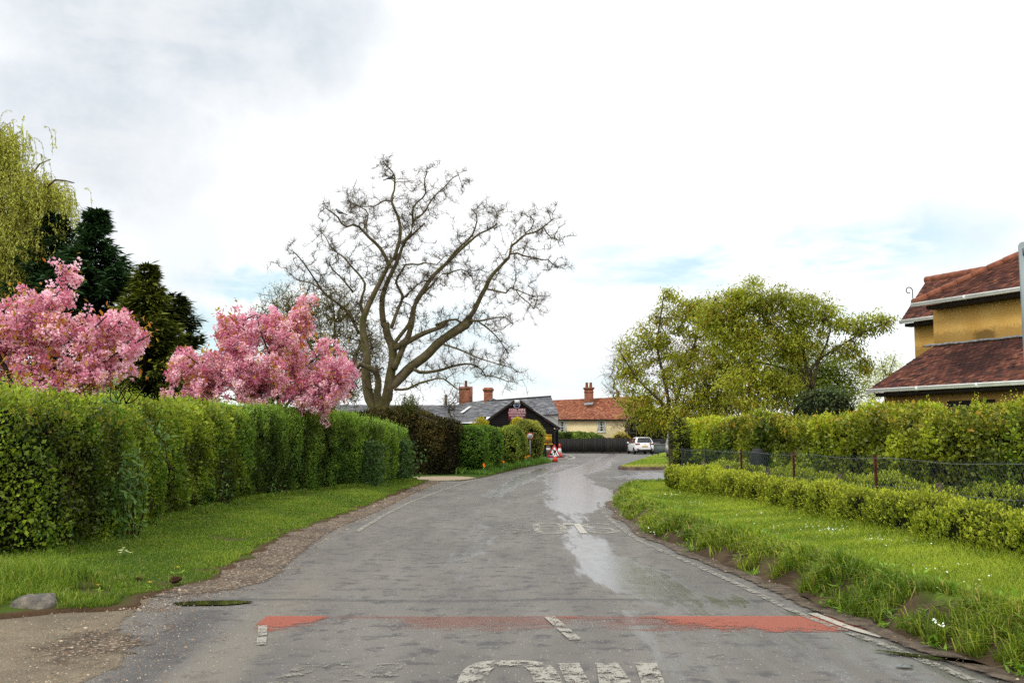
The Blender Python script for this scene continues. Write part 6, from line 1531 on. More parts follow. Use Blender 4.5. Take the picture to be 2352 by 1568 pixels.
# ------------------------------------------------------------------ black fence, wall and gate behind the car
YF = 101.0; bf = thing('board_fence', 'black close-boarded fence across the far side of the road', 'fence', (10, YF, 0)); x0, x1 = at(1270, 1000, YF)[0], at(1556, 1000, YF)[0]; zt = at(1350, 1006.3, YF)[2]; g = Geo(); x = x0; i = 0
while x < x1:
    wv = .115 * rng.uniform(.93, 1.07); g.span((x, YF + rng.uniform(-.008, .008), .12), (x + wv * .94, YF + .03, zt + rng.uniform(-.02, .02) + .06 * math.sin(x * .8)), col=C(40, 38, 38) * rng.uniform(.7, 1.5)); x += wv
part(g, 'boards', M['board'], bf); g = Geo(); g.span((x0, YF - .02, 0), (x1, YF + .05, .12), col=C(52, 48, 46)); part(g, 'gravel_board', M['board'], bf)
for k_ in range(7):
    xx = x0 + 1.2 + k_ * 1.83; g = Geo(); g.span((xx, YF - .06, 0), (xx + .1, YF - .012, zt - .02), col=C(48, 46, 46)); part(g, 'post', M['board'], bf)
M['greywall'] = mat('grey_green_panel', C(92, 102, 100), C(80, 90, 88), 2, .6, .3)
a, b_ = at(1499, 1021.5, 97.5), at(1560, 1036, 97.5); r_ = thing('low_wall', 'low grey-green wall with a pale coping right of the white car', 'wall', (a[0], 97.5, 0)); g = Geo(); g.span((a[0], 97.4, 0), (b_[0], 97.6, a[2])); part(g, 'panel', M['greywall'], r_); g = Geo(); g.span((a[0], 97.36, a[2]), (b_[0], 97.64, a[2] + .07)); part(g, 'coping', M['lead'], r_)
a, b_ = at(1499.5, 1017, 99), at(1516, 1022, 99); r_ = thing('gate', 'small grey-green gate with a top rail behind the low wall', 'gate', (a[0], 99, 0)); g = Geo(); g.span((a[0], 98.97, .1), (b_[0], 99.03, a[2])); part(g, 'panel', M['greywall'], r_); g = Geo(); g.span((a[0], 98.95, a[2]), (b_[0], 99.05, a[2] + .05)); part(g, 'top_rail', M['lead'], r_)
# pavement at the inn corner, grass island with its kerb
M['paving'] = mat('pavement_tarmac', C(112, 110, 108), C(92, 90, 90), 3, .8, .2, .3, 60); M['kerb'] = mat('kerb_concrete', C(158, 150, 138), C(124, 116, 106), 3, .85, .2, .4, 40)
out_ = np.array([gnd(1262, 1059.0), gnd(1295, 1056.4), gnd(1303, 1054.6), gnd(1303, 1050), gnd(1299, 1046), gnd(1290, 1042.6)])[:, :2]; oc = curve(out_, 30)
g = Geo(); n = len(oc); back = np.stack([np.full(n, 1.2), np.linspace(70, 99, n)], 1); k_ = np.linspace(0, 1, 8)
P = np.zeros((n, 8, 3)); P[..., :2] = oc[:, None] * (1 - k_[None, :, None]) + back[:, None] * k_[None, :, None]; P[..., 2] = .11; struct(g.grid(P), 'pavement', M['paving'], 'pavement at the corner of the inn')
g = Geo(); P = np.zeros((n, 4, 3)); tn_ = unit(np.gradient(oc, axis=0)); no = np.stack([tn_[:, 1], -tn_[:, 0]], 1)
for j, (o, z) in enumerate([(-.14, .115), (.0, .115), (.02, .09), (.03, 0)]): P[:, j, :2] = oc + no * o; P[:, j, 2] = z
struct(g.grid(P), 'kerb', M['kerb'], 'pale kerb round the pavement corner')
isl = curve(np.vstack([gnd(1560, 1078.0), gnd(1480, 1079.2), gnd(1436, 1079.2), gnd(1421.5, 1077.2), gnd(1424, 1074.6), gnd(1438, 1070.5), gnd(1460, 1063), gnd(1484, 1054), gnd(1505, 1047.5), gnd(1530, 1042.5), gnd(1575, 1041)])[:, :2], 140)
n = len(isl); tn_ = unit(np.gradient(isl, axis=0)); no = np.stack([-tn_[:, 1], tn_[:, 0]], 1)
if np.dot(no[60], np.array([20, 60]) - isl[60]) > 0: no = -no
P = np.zeros((n, 4, 3))
for j, (o, z) in enumerate([(-.15, .15), (0, .15), (.02, .12), (.03, 0)]): P[:, j, :2] = isl + no * o; P[:, j, 2] = z
struct(Geo().grid(P), 'island_kerb', mat('old_kerb', C(120, 104, 92), C(86, 74, 66), 2, .9, .2, .4, 30), 'worn kerb of the grass island by the junction')
ctr = np.array([16.0, 62.0]); inn_ = isl - no * .15; k_ = np.linspace(0, 1, 14); P = np.zeros((n, 14, 3)); P[..., :2] = inn_[:, None] * (1 - k_[None, :, None]) + ctr * k_[None, :, None]; P[..., 2] = .145 + .12 * smooth01(k_ / .5)[None]
pn = sn(P, 2.5, 7, 3); cm = C(110, 124, 44)[None, None] * np.ones((n, 14, 1)) * (1 + .15 * pn[..., None]); dry_ = smooth01((sn(P * [.6, 1.6, 1], 3.0, 8, 2) - .1) / .5)[..., None]; cm = cm * (1 - .6 * dry_) + C(176, 160, 108) * .6 * dry_
struct(Geo().grid(P, col=cm.reshape(-1, 3)), 'grass_island', M['soil'], 'sloping grass island between the side road and the far bend', smooth=True)
def island_grass():
    g = Geo(); m = 45000; i = rng.integers(0, n, m); kx = rng.random(m) ** 1.3 * .6; p = inn_[i] * (1 - kx[:, None]) + ctr * kx[:, None]; Pq = np.stack([p[:, 0], p[:, 1], .145 + .12 * smooth01(kx / .5) - .01], 1)
    dr = smooth01((sn(Pq * [.6, 1.6, 1], 3.0, 8, 2) - .1) / .5); bend = rng.normal(size=(m, 3)) * .4; bend[:, 2] = 0
    col = lerp_col(C(102, 124, 40), C(154, 168, 66), rng.random(m)); col = col * (1 - .55 * dr[:, None]) + C(190, 174, 120) * .55 * dr[:, None]
    blades(g, Pq, .05 + .04 * rng.random(m), np.full(m, .035), bend, col); return g
struct(island_grass(), 'island_grass', M['grass'], 'mown, partly dry grass of the island', kind='stuff')
def thin_post(px, py0, py1, Y, label, rad=.03, m='black', lean=(0, 0)):
    a, b_ = at(px, py1, Y), at(px, py0, Y); r_ = thing('marker_post', label, 'post', tuple(a)); g = Geo(); g.tube([a - np.array([0, 0, .1]), (a + b_) / 2 + np.array([lean[0] * .5, 0, 0]), b_ + np.array([lean[0], 0, 0])], rad, 8); part(g, 'pole', M[m], r_); g = Geo(); g.lathe([(rad * 1.25, 0), (rad * 1.25, .05), (.005, .07)], 8, b_ + np.array([lean[0], 0, -.01])); part(g, 'cap', M[m], r_)
thin_post(1500.5, 1018, 1049, 78, 'thin dark post beside the white car on the grass island', .035, lean=(-.25, 0)); thin_post(1511.5, 1032, 1049, 76, 'short stub post on the grass island', .03)

# ------------------------------------------------------------------ wire fence on the right
wf = thing('wire_fence', 'green chain-link fence on rusty posts between the low box hedges and the tall hedge', 'fence', (5.6, 18, 0))
PF = np.array([[6.42, 7.5], [6.1, 10.2], [5.62, 16], [5.2, 21], [4.62, 27.6]]); fc = curve(PF, 300)
def f_at(y): return np.array([np.interp(y, fc[:, 1], fc[:, 0]), y])
def f_px(px):                                                    # where the fence line crosses a column of the picture
    d = fc[:, 0] / fc[:, 1] - (px - 1176) / FPX / math.cos(PITCH) * 1.0; i = int(np.argmin(np.abs(d))); return fc[i]
for px in (1564, 1616, 1698, 1817, 2005, 2345):
    p = f_px(px); g = Geo(); ln = rng.uniform(-.02, .02)
    for sx_, sy_ in (((-.022, .022), (-.003, .003)), ((-.022, -.016), (-.022, .022))): g.add(*[np.array([[p[0] + sx_[i] + ln * k, p[1] + sy_[j], z] for z, k in ((.3, 0), (1.34, 1)) for i, j in ((0, 0), (1, 0), (1, 1), (0, 1))]), np.array([[0, 1, 5, 4], [1, 2, 6, 5], [2, 3, 7, 6], [3, 0, 4, 7], [4, 5, 6, 7]])])
    part(g, 'post', M['rust'] if px > 1650 else M['black'], wf, label='rusty angle-iron post' if px > 1650 else 'dark iron post')
for px, tw_ in ((1588, .9), (1606, 1.0), (1660, .95), (1750, .98), (1910, .98), (2135, .98)):
    p = f_px(px); g = Geo(); g.tube([(p[0] + .05, p[1], .3), (p[0] + .05 + rng.uniform(-.02, .02), p[1], tw_)], [.05, .046], 9); part(g, 'wooden_post', M['oldwood'], wf, label='weathered wooden stub post')
s = np.concatenate([[0], np.cumsum(np.linalg.norm(np.diff(fc, axis=0), axis=1))]); Ltot_ = s[-1]; FX = lambda q: np.stack([np.interp(q, s, fc[:, 0]), np.interp(q, s, fc[:, 1])], -1)
g = Geo(); hM, z0m, pitch_ = .88, .42, .07; m = int(Ltot_ / (pitch_)); runs = []
for sg_ in (1, -1):                                              # chain link: two families of slanting wires
    q0 = np.arange(-int(hM / pitch_), m + int(hM / pitch_)) * pitch_; zz = np.linspace(0, hM, 9); Q = q0[:, None] + sg_ * zz[None] * 1.0; ok = (Q.min(1) > 0) & (Q.max(1) < Ltot_); Q = Q[ok]
    XYq = FX(Q); P = np.concatenate([XYq, np.tile(z0m + zz, (len(Q), 1))[..., None]], -1); P[..., 0] += .012 * np.sin(Q * 40) * sg_ + .02 * np.sin(P[..., 1] * 2.1) ; P[..., 2] += .018 * np.sin(P[..., 1] * 1.7)
    tubes_batch(g, P, np.full(P.shape[:2], .0023), 3)
M['meshwire'] = mat('green_coated_wire', C(44, 66, 60), C(30, 46, 42), 6, .5, .4)
part(g, 'mesh', M['meshwire'], wf)
for z, ph in ((1.27, 0), (.86, 1), (.45, 2)):
    q = np.linspace(.05, Ltot_ - .05, 120); P = np.concatenate([FX(q), (z + .018 * np.sin(q * 1.9 + ph))[:, None]], 1); P[:, 0] -= .03; g = Geo(); g.tube(P, .003, 5, False); part(g, 'straining_wire', M['grey_metal'], wf)
# black wrapped heap / bin between hedge and fence
p = f_px(1672); c = np.array([p[0] + .86, p[1] + .9, .36]); r_ = thing('compost_bin', 'dark grey netting-wrapped bin standing behind the wire fence against the hedge', 'bin', tuple(c)); th = np.linspace(0, 1, 9)
g = Geo(); g.lathe([(.22, 0), (.22, .4), (.20, .72), (.17, .9), (.10, .96), (.02, .98)], 18, c); part(g, 'body', mat('dark_netting', C(52, 54, 56), C(28, 30, 30), 22, .7, .3, .6, 60), r_, True); g = Geo(); g.lathe([(.225, .38), (.225, .43)], 18, c); part(g, 'tie_band', M['black'], r_, True)

# ------------------------------------------------------------------ road works sign, cones, speed sign
def cone(name, label, x, y, h, white=True, group=None):
    r_ = thing(name, label, 'cone', (x, y, 0), group=group); k = h / .75; g = Geo(); g.box((x, y, .02 * k), (.42 * k, .42 * k, .04 * k)); part(g, 'base', M['black'], r_)
    g = Geo(); g.lathe([(.16 * k, .04 * k), (.125 * k, .22 * k)] if white else [(.16 * k, .04 * k), (.09 * k, .42 * k)], 18, (x, y, 0)); part(g, 'lower_cone', M['orange'], r_, True)
    if white:
        g = Geo(); g.lathe([(.125 * k, .22 * k), (.07 * k, .50 * k)], 18, (x, y, 0)); part(g, 'reflective_sleeve', M['signwhite'], r_, True)
        g = Geo(); g.lathe([(.07 * k, .50 * k), (.035 * k, .74 * k), (.02 * k, .75 * k)], 18, (x, y, 0)); part(g, 'cone_tip', M['orange'], r_, True)
    return r_
p = gnd(1275, 1060.8); Yr = p[1]; rw = thing('roadworks_sign', 'red triangular men-at-work sign standing on a cut-down orange cone', 'road sign', (p[0], Yr, 0))
a = at(1273.2, 1019, Yr); bl, br = at(1256.5, 1049.5, Yr), at(1290, 1050.5, Yr); ctr_ = (a + bl + br) / 3
def tri(k): return [tuple(((q - ctr_) * k)[[0, 2]]) for q in (a, br, bl)]
def rtri(k, rr):
    P = [np.array(t_) for t_ in tri(k)]; out = []
    for i in range(3):
        p0, p1, p2 = P[i - 1], P[i], P[(i + 1) % 3]; d0, d1 = (p0 - p1) / np.linalg.norm(p0 - p1), (p2 - p1) / np.linalg.norm(p2 - p1)
        for t_ in np.linspace(0, 1, 5): q0, q1 = p1 + d0 * rr * (1 - t_), p1 + d1 * rr * t_; out.append(tuple(q0 * (1 - t_) + q1 * t_))
    return out
g = Geo(); extrude(g, rtri(1.0, .09), Yr - .02, Yr + .02, ctr_); part(g, 'red_border', M['signred'], rw); g = Geo(); extrude(g, rtri(.70, .05), Yr - .028, Yr - .018, ctr_); part(g, 'white_panel', M['signwhite'], rw)
g = Geo(); SCL = (br[0] - bl[0]) / 240.0; zc = lambda x, y: (bl[0] + (x - 940) * SCL, bl[2] - (y - 1340) * SCL)
def pict(pts): 
    V = [(zc(x, y)[0], Yr - .031, zc(x, y)[1]) for x, y in pts]; g.add(V, np.arange(len(V)).reshape(1, -1))
th = np.linspace(0, 2 * np.pi, 13)[:-1]; pict([(1042 + 10 * math.cos(t_), 1218 + 11 * math.sin(t_)) for t_ in th])
pict([(1050, 1225), (1076, 1218), (1090, 1240), (1084, 1268), (1056, 1266), (1048, 1245)]); pict([(1078, 1262), (1090, 1262), (1098, 1284), (1112, 1302), (1106, 1308), (1090, 1292)]); pict([(1056, 1262), (1074, 1264), (1068, 1306), (1052, 1308), (1056, 1290)])
pict([(1052, 1232), (1060, 1238), (1042, 1272), (1034, 1266)]); pict([(1046, 1250), (1052, 1252), (1022, 1302), (1016, 1300)]); pict([(974, 1308), (980, 1290), (1000, 1270), (1012, 1272), (1030, 1290), (1036, 1308)])
part(g, 'pictogram', M['black'], rw)
g = Geo(); k = 1.0; g.box((p[0], Yr, .02), (.44, .44, .04)); part(g, 'cone_base', M['black'], rw); g = Geo(); g.lathe([(.19, .04), (.11, .34)], 18, (p[0], Yr, 0)); part(g, 'cone', M['orange'], rw, True); g = Geo(); g.lathe([(.11, .34), (.10, .42), (.03, .43)], 18, (p[0], Yr, 0)); part(g, 'collar', M['signwhite'], rw, True)
p = at(1286, 1050, 74.0); cone('traffic_cone', 'tall orange and white traffic cone just behind the road works sign', p[0] - .02, 74.0, at(1286, 1018.5, 74)[2] - .1); bpy.data.objects['traffic_cone'].location.z = .11
p = at(1259.5, 1050, 74.5); r_ = thing('bollard', 'short pale bollard half hidden by the road works sign', 'bollard', (p[0], 74.5, .11)); g = Geo(); zt_ = at(1259, 1022.5, 74.5)[2]; g.lathe([(.15, .11), (.15, zt_ - .08), (.12, zt_ - .02), (.04, zt_)], 14, (p[0], 74.5, 0)); part(g, 'post', M['oldwood'], r_, True); g = Geo(); g.lathe([(.153, zt_ - .35), (.153, zt_ - .2)], 14, (p[0], 74.5, 0)); part(g, 'band', M['signwhite'], r_)
Ys = 58.3; c = at(1217.5, 1001.5, Ys); ss = thing('speed_sign', 'small round 30 speed limit sign on a grey post in front of the tallest mound', 'road sign', (c[0], Ys, 0)); rr = 8.3 * Ys / FPX
def disc(r_o, y0, y1, m, nm):
    g = Geo(); th = np.linspace(0, 2 * np.pi, 33)[:-1]; extrude(g, [(r_o * math.cos(t_), r_o * math.sin(t_)) for t_ in th], y0, y1, c); return part(g, nm, m, ss)
disc(rr, Ys - .012, Ys + .012, M['signred'], 'red_border'); disc(rr * .76, Ys - .018, Ys - .011, M['signwhite'], 'white_panel'); text(ss, '30', (c[0], Ys - .022, c[2]), rr * 1.15, M['black'])
g = Geo(); g.tube([(c[0], Ys + .05, 0), (c[0], Ys + .05, c[2] + rr * .6)], .038, 10); part(g, 'post', M['grey_metal'], ss)
# tulips
palTu = {'yellow': (C(236, 176, 36), C(244, 120, 30)), 'red': (C(190, 30, 24), C(214, 48, 26))}
def tulip(px, py, Y, colr, label, group='tulips in the flower verge'):
    Y = (1.05 if px > 1200 else 1.18) * FPX / (py - 1003.9); c = at(px, py, Y); z0 = .12; r_ = thing('tulip', label, 'flower', (c[0], Y, z0), group=group); g = Geo(); g.tube(curve([(c[0] + .03, Y, z0), (c[0] + .01, Y, (z0 + c[2]) / 2), (c[0], Y, c[2])], 5), .012, 5); part(g, 'stem', M['stemgreen'], r_)
    g = Geo()
    for k_ in range(6):
        a_ = k_ * math.pi / 3; n1 = np.array([math.cos(a_), math.sin(a_), 0]); sd = np.array([-math.sin(a_), math.cos(a_), 0]); w_ = .032; b0 = c + n1 * .008
        V = [b0 - sd * .015, b0 + sd * .015, b0 + n1 * .032 + sd * w_ + np.array([0, 0, .04]), b0 + n1 * .022 + np.array([0, 0, .095]), b0 + n1 * .032 - sd * w_ + np.array([0, 0, .04])]
        g.add(V, np.array([[0, 1, 2, 3, 4]]), col=palTu[colr][k_ % 2])
    part(g, 'petals', M['petal'], r_); g = Geo(); m = 4
    leaf_quads(g, np.tile([c[0], Y, z0], (m, 1)), unit(rng.normal(size=(m, 3)) * .5 + np.array([0, 0, 1.2])), rand_dir(m), rng.uniform(.18, .3, m), .05, lerp_col(C(70, 104, 60), C(104, 136, 88), rng.random(m))); part(g, 'leaves', M['leaf'], r_)
M['stemgreen'] = mat('stem_green', C(86, 118, 52), C(70, 98, 44), 9, .6, .3)
for px, py, Y, cl, lb in [(1111.3, 1068.5, 46.4, 'yellow', 'upper yellow tulip at the foot of the second clipped mound'), (1112.4, 1072.5, 46.2, 'yellow', 'lower yellow tulip at the foot of the second clipped mound'), (1150, 1058.5, 49.2, 'yellow', 'leftmost orange-yellow tulip of the cluster of four below the middle mound'), (1155, 1060.5, 49.3, 'yellow', 'orange-yellow tulip in the middle of the cluster of four'), (1157, 1063, 49, 'yellow', 'lowest orange-yellow tulip of the cluster of four'), (1159.5, 1057, 49.8, 'yellow', 'rightmost orange-yellow tulip of the cluster of four'), (1141.3, 1059.9, 48.8, 'red', 'red tulip left of the cluster of four orange ones'),
                          (1176.9, 1056.4, 53, 'yellow', 'single yellow tulip between the two flower clusters'), (1207.3, 1046.8, 57.2, 'red', 'red tulip above the orange ones near the speed limit sign'), (1207.5, 1051.5, 57, 'yellow', 'orange tulip right under the red one near the speed limit sign'), (1212.5, 1049.2, 57.3, 'yellow', 'middle orange tulip near the speed limit sign'), (1215.5, 1048.8, 57.6, 'yellow', 'orange tulip closest to the speed limit post')]:
    tulip(px, py, Y, cl, lb)

# ------------------------------------------------------------------ white car
def make_car(loc, rz):
    car = thing('white_car', 'white family car seen from behind, driving off round the far bend', 'car', loc, rz)
    M['carpaint'] = mat('white_car_paint', C(248, 249, 250), None, 3, .22, .5, coat=.6); M['carglass'] = mat('tinted_glass', C(24, 28, 32), None, 3, .05, .8); M['taillight'] = mat('tail_lamp_red', C(120, 14, 26), C(170, 50, 60), 14, .15, .6); M['tyre'] = mat('tyre_rubber', C(26, 26, 27), None, 5, .8, .2); M['alloy'] = mat('alloy_rim', C(150, 152, 156), C(110, 112, 116), 9, .35, .5, metal=.7)
    def loft(secs, n):
        g = Geo(); P = np.array(secs); m = len(P)
        i = np.arange(m - 1)[:, None] * n; j = np.arange(n)[None]; F = np.stack([i + j, i + (j + 1) % n, i + n + (j + 1) % n, i + n + j], -1).reshape(-1, 4)
        g.add(P.reshape(-1, 3), [F, np.arange(n)[::-1].reshape(1, -1), (np.arange(n) + (m - 1) * n).reshape(1, -1)]); return g
    def lp(g, name, m, parent=car, smooth=True, label=None):
        o = g.build(name, m, parent, smooth)
        if label: o['label'] = label
        return o
    def ring(y, zb, zt_, hw, tuck=.93):                      # lower body section, 14 points
        h = zt_ - zb; pts = [(.0, zb), (.75 * hw, zb), (.95 * hw, zb + .06 * h), (hw, zb + .3 * h), (hw * .995, zb + .6 * h), (hw * .97, zb + .85 * h), (hw * tuck, zt_ - .01), (.0, zt_)]
        pts = pts + [(-x, z) for x, z in pts[-2:0:-1]]; return [(x, y, z) for x, z in pts]
    body = [ring(-2.2, .50, .92, .72), ring(-2.17, .42, 1.0, .80), ring(-2.08, .36, 1.06, .87), ring(-1.8, .30, 1.09, .905), ring(-1.0, .24, 1.07, .915), ring(.2, .22, 1.02, .915), ring(1.0, .22, .98, .91), ring(1.55, .26, .92, .89), ring(2.0, .32, .8, .82), ring(2.2, .4, .66, .68)]
    lp(loft(body, 14), 'body', M['carpaint'])
    def top(y, zb, zt_, hb, ht):
        pts = [(hb, zb), (hb * .5 + ht * .5 + .02, (zb + zt_) / 2), (ht, zt_ - .06), (ht * .8, zt_ - .005), (0, zt_ + .015)]; pts = pts + [(-x, z) for x, z in pts[-2::-1]]; return [(x, y, z) for x, z in pts]
    cab = [top(-2.02, 1.03, 1.12, .84, .80), top(-1.86, 1.05, 1.40, .85, .70), top(-1.72, 1.05, 1.55, .86, .66), top(-1.3, 1.04, 1.60, .87, .66), top(-.4, 1.02, 1.61, .87, .66), top(.3, 1.0, 1.57, .87, .64), top(.9, .98, 1.30, .86, .68), top(1.35, .95, 1.0, .84, .78)]
    roof = lp(loft(cab, 9), 'roof', M['carpaint'])
    g = Geo(); g.quad((-.72, -2.02, 1.12), (.72, -2.02, 1.12), (.60, -1.79, 1.49), (-.60, -1.79, 1.49)); V = g.V[0]; V[:, 1] -= .045; lp(g, 'rear_window', M['carglass'], smooth=False)
    g = Geo(); g.span((-.56, -1.93, 1.54), (.56, -1.70, 1.585)); lp(g, 'spoiler', M['carpaint'], smooth=False)
    for sgn in (-1, 1):
        for (ya, yb_, ta, tb, nm) in [(-1.62, -.52, -1.5, -.52, 'rear_side_window'), (-.44, .62, -.44, .28, 'front_side_window'), (.68, 1.18, .34, .40, 'quarter_window')]:
            g = Geo(); g.quad((sgn * .885, ya, 1.07), (sgn * .885, yb_, 1.04), (sgn * .715, tb, 1.50 if nm != 'quarter_window' else 1.46), (sgn * .715, ta, 1.51 if nm != 'quarter_window' else 1.47)); lp(g, 'side_window', M['carglass'], smooth=False)
        g = Geo(); g.span((sgn * .48, -2.215, .90), (sgn * .80, -2.13, 1.03)); g.span((sgn * .78, -2.16, .90), (sgn * .885, -1.98, 1.03)); lp(g, 'tail_light', M['taillight'], smooth=False)
        g = Geo(); g.span((sgn * .56, -2.235, .50), (sgn * .80, -2.19, .55)); lp(g, 'reflector', M['taillight'], smooth=False)
        g = Geo(); g.lathe([(.02, -.1), (.09, -.06), (.1, .02), (.05, .08)], 10, (sgn * 1.0, .78, 1.08)); lp(g, 'door_mirror', M['carpaint'])
        for y in (-1.36, 1.42):
            rot = np.array([[0, 0, 1], [0, 1, 0], [-1, 0, 0]]); g = Geo(); g.lathe([(.20, -.1), (.31, -.11), (.335, -.07), (.335, .07), (.31, .11), (.20, .1)], 24); g.V[0] = g.V[0] @ rot.T + np.array([sgn * .82, y, .335]); wh = lp(g, 'wheel', M['tyre'])
            g = Geo(); g.lathe([(.21, .0), (.215, .10), (.17, .085), (.05, .08), (.045, .11)], 20); g.V[0] = g.V[0] * np.array([1, 1, sgn]) @ rot.T + np.array([sgn * .83, y, .335]); lp(g, 'rim', M['alloy'], wh)
            g = Geo(); th = np.linspace(0, np.pi, 15); P = np.stack([np.full(15, sgn * .915), y + .385 * np.cos(th), .335 + .385 * np.sin(th)], 1); g.add(np.concatenate([P, P * [1, 1, 1] * np.array([.9, 1, 1])]), np.array([[i_, i_ + 1, i_ + 16, i_ + 15] for i_ in range(14)])); lp(g, 'wheel_arch', M['black'])
        for y in (-.55, .42):
            g = Geo(); g.span((sgn * .915, y - .09, .90), (sgn * .945, y + .09, .93)); lp(g, 'door_handle', M['carpaint'], smooth=False)
        g = Geo(); g.span((sgn * .60, -1.3, 1.63), (sgn * .63, .2, 1.655)); lp(g, 'roof_rail', M['alloy'], roof, False)
    g = Geo(); g.span((-.26, -2.235, .70), (.26, -2.205, .81)); pl_ = lp(g, 'number_plate', M['letteryellow'], smooth=False); text(car, 'LK14 GSV', (0, 0, 0), .1, M['black'])
    q = car.children[-1]; q.parent = pl_; q.location = (0, -2.24, .755); q.rotation_euler = (math.pi / 2, 0, 0); q.scale = (.85, 1, 1)
    g = Geo(); g.span((-.70, -2.225, .28), (.70, -2.10, .46)); lp(g, 'bumper_insert', M['black'], smooth=False)
    g = Geo(); g.box((0, -2.235, .96), (.10, .02, .05)); lp(g, 'badge', M['alloy'], smooth=False)
    g = Geo(); g.tube([(.05, -2.05, 1.36), (-.25, -2.11, 1.17), (-.5, -2.13, 1.13)], .012, 5); lp(g, 'rear_wiper', M['black'])
    return car
pc = at(1470, 1041.6, 96.5); make_car((pc[0], 96.5, 0), R(5))
# white van, mostly hidden behind the end of the tall hedge
vx = at(1536, 1000, 70)[0]; van = thing('white_van', 'white van almost hidden behind the sparse dark conifer', 'van', (vx + .95, 70.0, 0), R(-4))
def vp(g, n, m, s=False, par=None): return g.build(n, m, par or van, s)
prof = [(-2.3, .45), (-2.3, 1.3), (-2.15, 2.0), (-1.9, 2.08), (2.0, 2.05), (2.45, 1.35), (2.9, 1.1), (3.0, .45)]
g = Geo(); n = len(prof); V = [(sx_ * (.92 if z < 1.4 else .82), y, z) for sx_ in (-1, 1) for y, z in prof]; g.add(V, [np.arange(n).reshape(1, -1), (np.arange(n) + n)[::-1].reshape(1, -1), np.array([[i, i + n, (i + 1) % n + n, (i + 1) % n] for i in range(n)])]); vp(g, 'body', M['carpaint'])
g = Geo(); g.quad((-.7, -2.30, 1.36), (.7, -2.30, 1.36), (.66, -2.17, 1.9), (-.66, -2.17, 1.9)); g.V[0][:, 1] -= .02; vp(g, 'rear_window', M['carglass'])
for sgn in (-1, 1):
    g = Geo(); g.span((sgn * .80, -2.34, .85), (sgn * .91, -2.28, 1.3)); vp(g, 'tail_light', M['taillight'])
    for y in (-1.4, 2.0):
        g = Geo(); g.lathe([(.2, -.1), (.33, -.1), (.33, .1), (.2, .1)], 20); g.V[0] = g.V[0] @ np.array([[0, 0, 1], [0, 1, 0], [-1, 0, 0]]).T + np.array([sgn * .84, y, .33]); vp(g, 'wheel', M['tyre'], True)

# ------------------------------------------------------------------ utility pole, birds, stone, small plants, sign at the right edge
p = at(1024, 906, 95); up_ = thing('utility_pole', 'wooden utility pole rising behind the long slate roof', 'pole', (p[0], 95, 0)); g = Geo(); g.tube([(p[0], 95, 0), (p[0], 95, p[2])], [.17, .13], 10); part(g, 'pole', M['oldwood'], up_)
for dz, e in ((-.25, (860, 934)), (-.5, (880, 940))):
    q = at(*e, 118); a_ = np.array([p[0], 95, p[2] + dz]); t = np.linspace(0, 1, 14)[:, None]; P = a_ * (1 - t) + q * t; P[:, 2] -= (.5 * np.sin(t[:, 0] * np.pi)); g = Geo(); g.tube(P, .014, 4, False); part(g, 'wire', M['black'], up_)
def pigeon(px, py, Y, face, label):
    c = at(px, py, Y); r_ = thing('pigeon', label, 'bird', tuple(c), 0, 'pigeons in the bare tree'); g = Geo(); f = face
    ax = np.array([[-.19, 0, -.06], [-.10, 0, -.02], [0, 0, .0], [.09, 0, .05], [.13, 0, .11], [.17, 0, .15], [.20, 0, .15], [.235, 0, .145]]) * np.array([f, 1, 1]); g.tube(ax * 1.05 + c, np.array([.025, .05, .085, .075, .042, .042, .03, .006]) * 1.05, 12); part(g, 'body', mat('pigeon_grey', C(112, 116, 126), C(86, 90, 100), 14, .8, .2), r_, True)
    g = Geo(); g.tube(np.array([[-.36 * f, 0, -.13], [-.19 * f, 0, -.06]]) + c, [.03, .035], 6); part(g, 'tail', M['grey_metal'], r_)
    for sgn in (-1, 1): g = Geo(); g.tube(np.array([[-.16 * f, sgn * .06, -.03], [-.02 * f, sgn * .085, .0], [.07 * f, sgn * .06, .03]]) + c, [.015, .045, .02], 7); part(g, 'wing', M['grey_metal'], r_, True)
pigeon(781, 488, D0 - 1.7, -1, 'grey pigeon perched on the long left limb of the bare tree'); pigeon(896, 409, D0 + .7, 1, 'grey pigeon perched near the top of the bare tree')
c = gnd(80, 1396, .03); st_ = thing('boulder', 'flat grey stone lying at the corner of the left verge', 'stone', tuple(c)); th, ph = np.meshgrid(np.linspace(0, 2 * np.pi, 41), np.linspace(-.5, np.pi / 2, 18)); d_ = np.stack([np.cos(ph) * np.cos(th), np.cos(ph) * np.sin(th), np.sin(ph)], -1)
rad_ = np.array([.23, .16, .15]); P = d_ * rad_; P = P + d_ * (.05 * sn(d_ * .5, .35, 5, 3))[..., None] * 1.0; P[..., 2] = np.minimum(P[..., 2], .12 + .05 * (P[..., 0]) + .012 * sn(d_, .3, 3, 2)); P[:, -1] = P[:, 0]
part(Geo().grid(P + c), 'stone', mat('grey_stone', C(140, 132, 120), C(92, 90, 88), 8, .9, .2, .9, 30), st_)
g = Geo(); m = 260; a_ = rng.uniform(0, 6.28, m); P = np.stack([c[0] + .26 * np.cos(a_) * rng.uniform(.9, 1.25, m), c[1] + .19 * np.sin(a_) * rng.uniform(.9, 1.2, m), np.full(m, .03)], 1); P = P[P[:, 1] > c[1] - .1]; bend = rng.normal(size=P.shape) * .5; bend[:, 2] = 0; blades(g, P, rng.uniform(.05, .14, len(P)), np.full(len(P), .006), bend, lerp_col(C(96, 116, 36), C(150, 152, 70), rng.random(len(P)))); part(g, 'moss_fringe', M['grass'], st_)
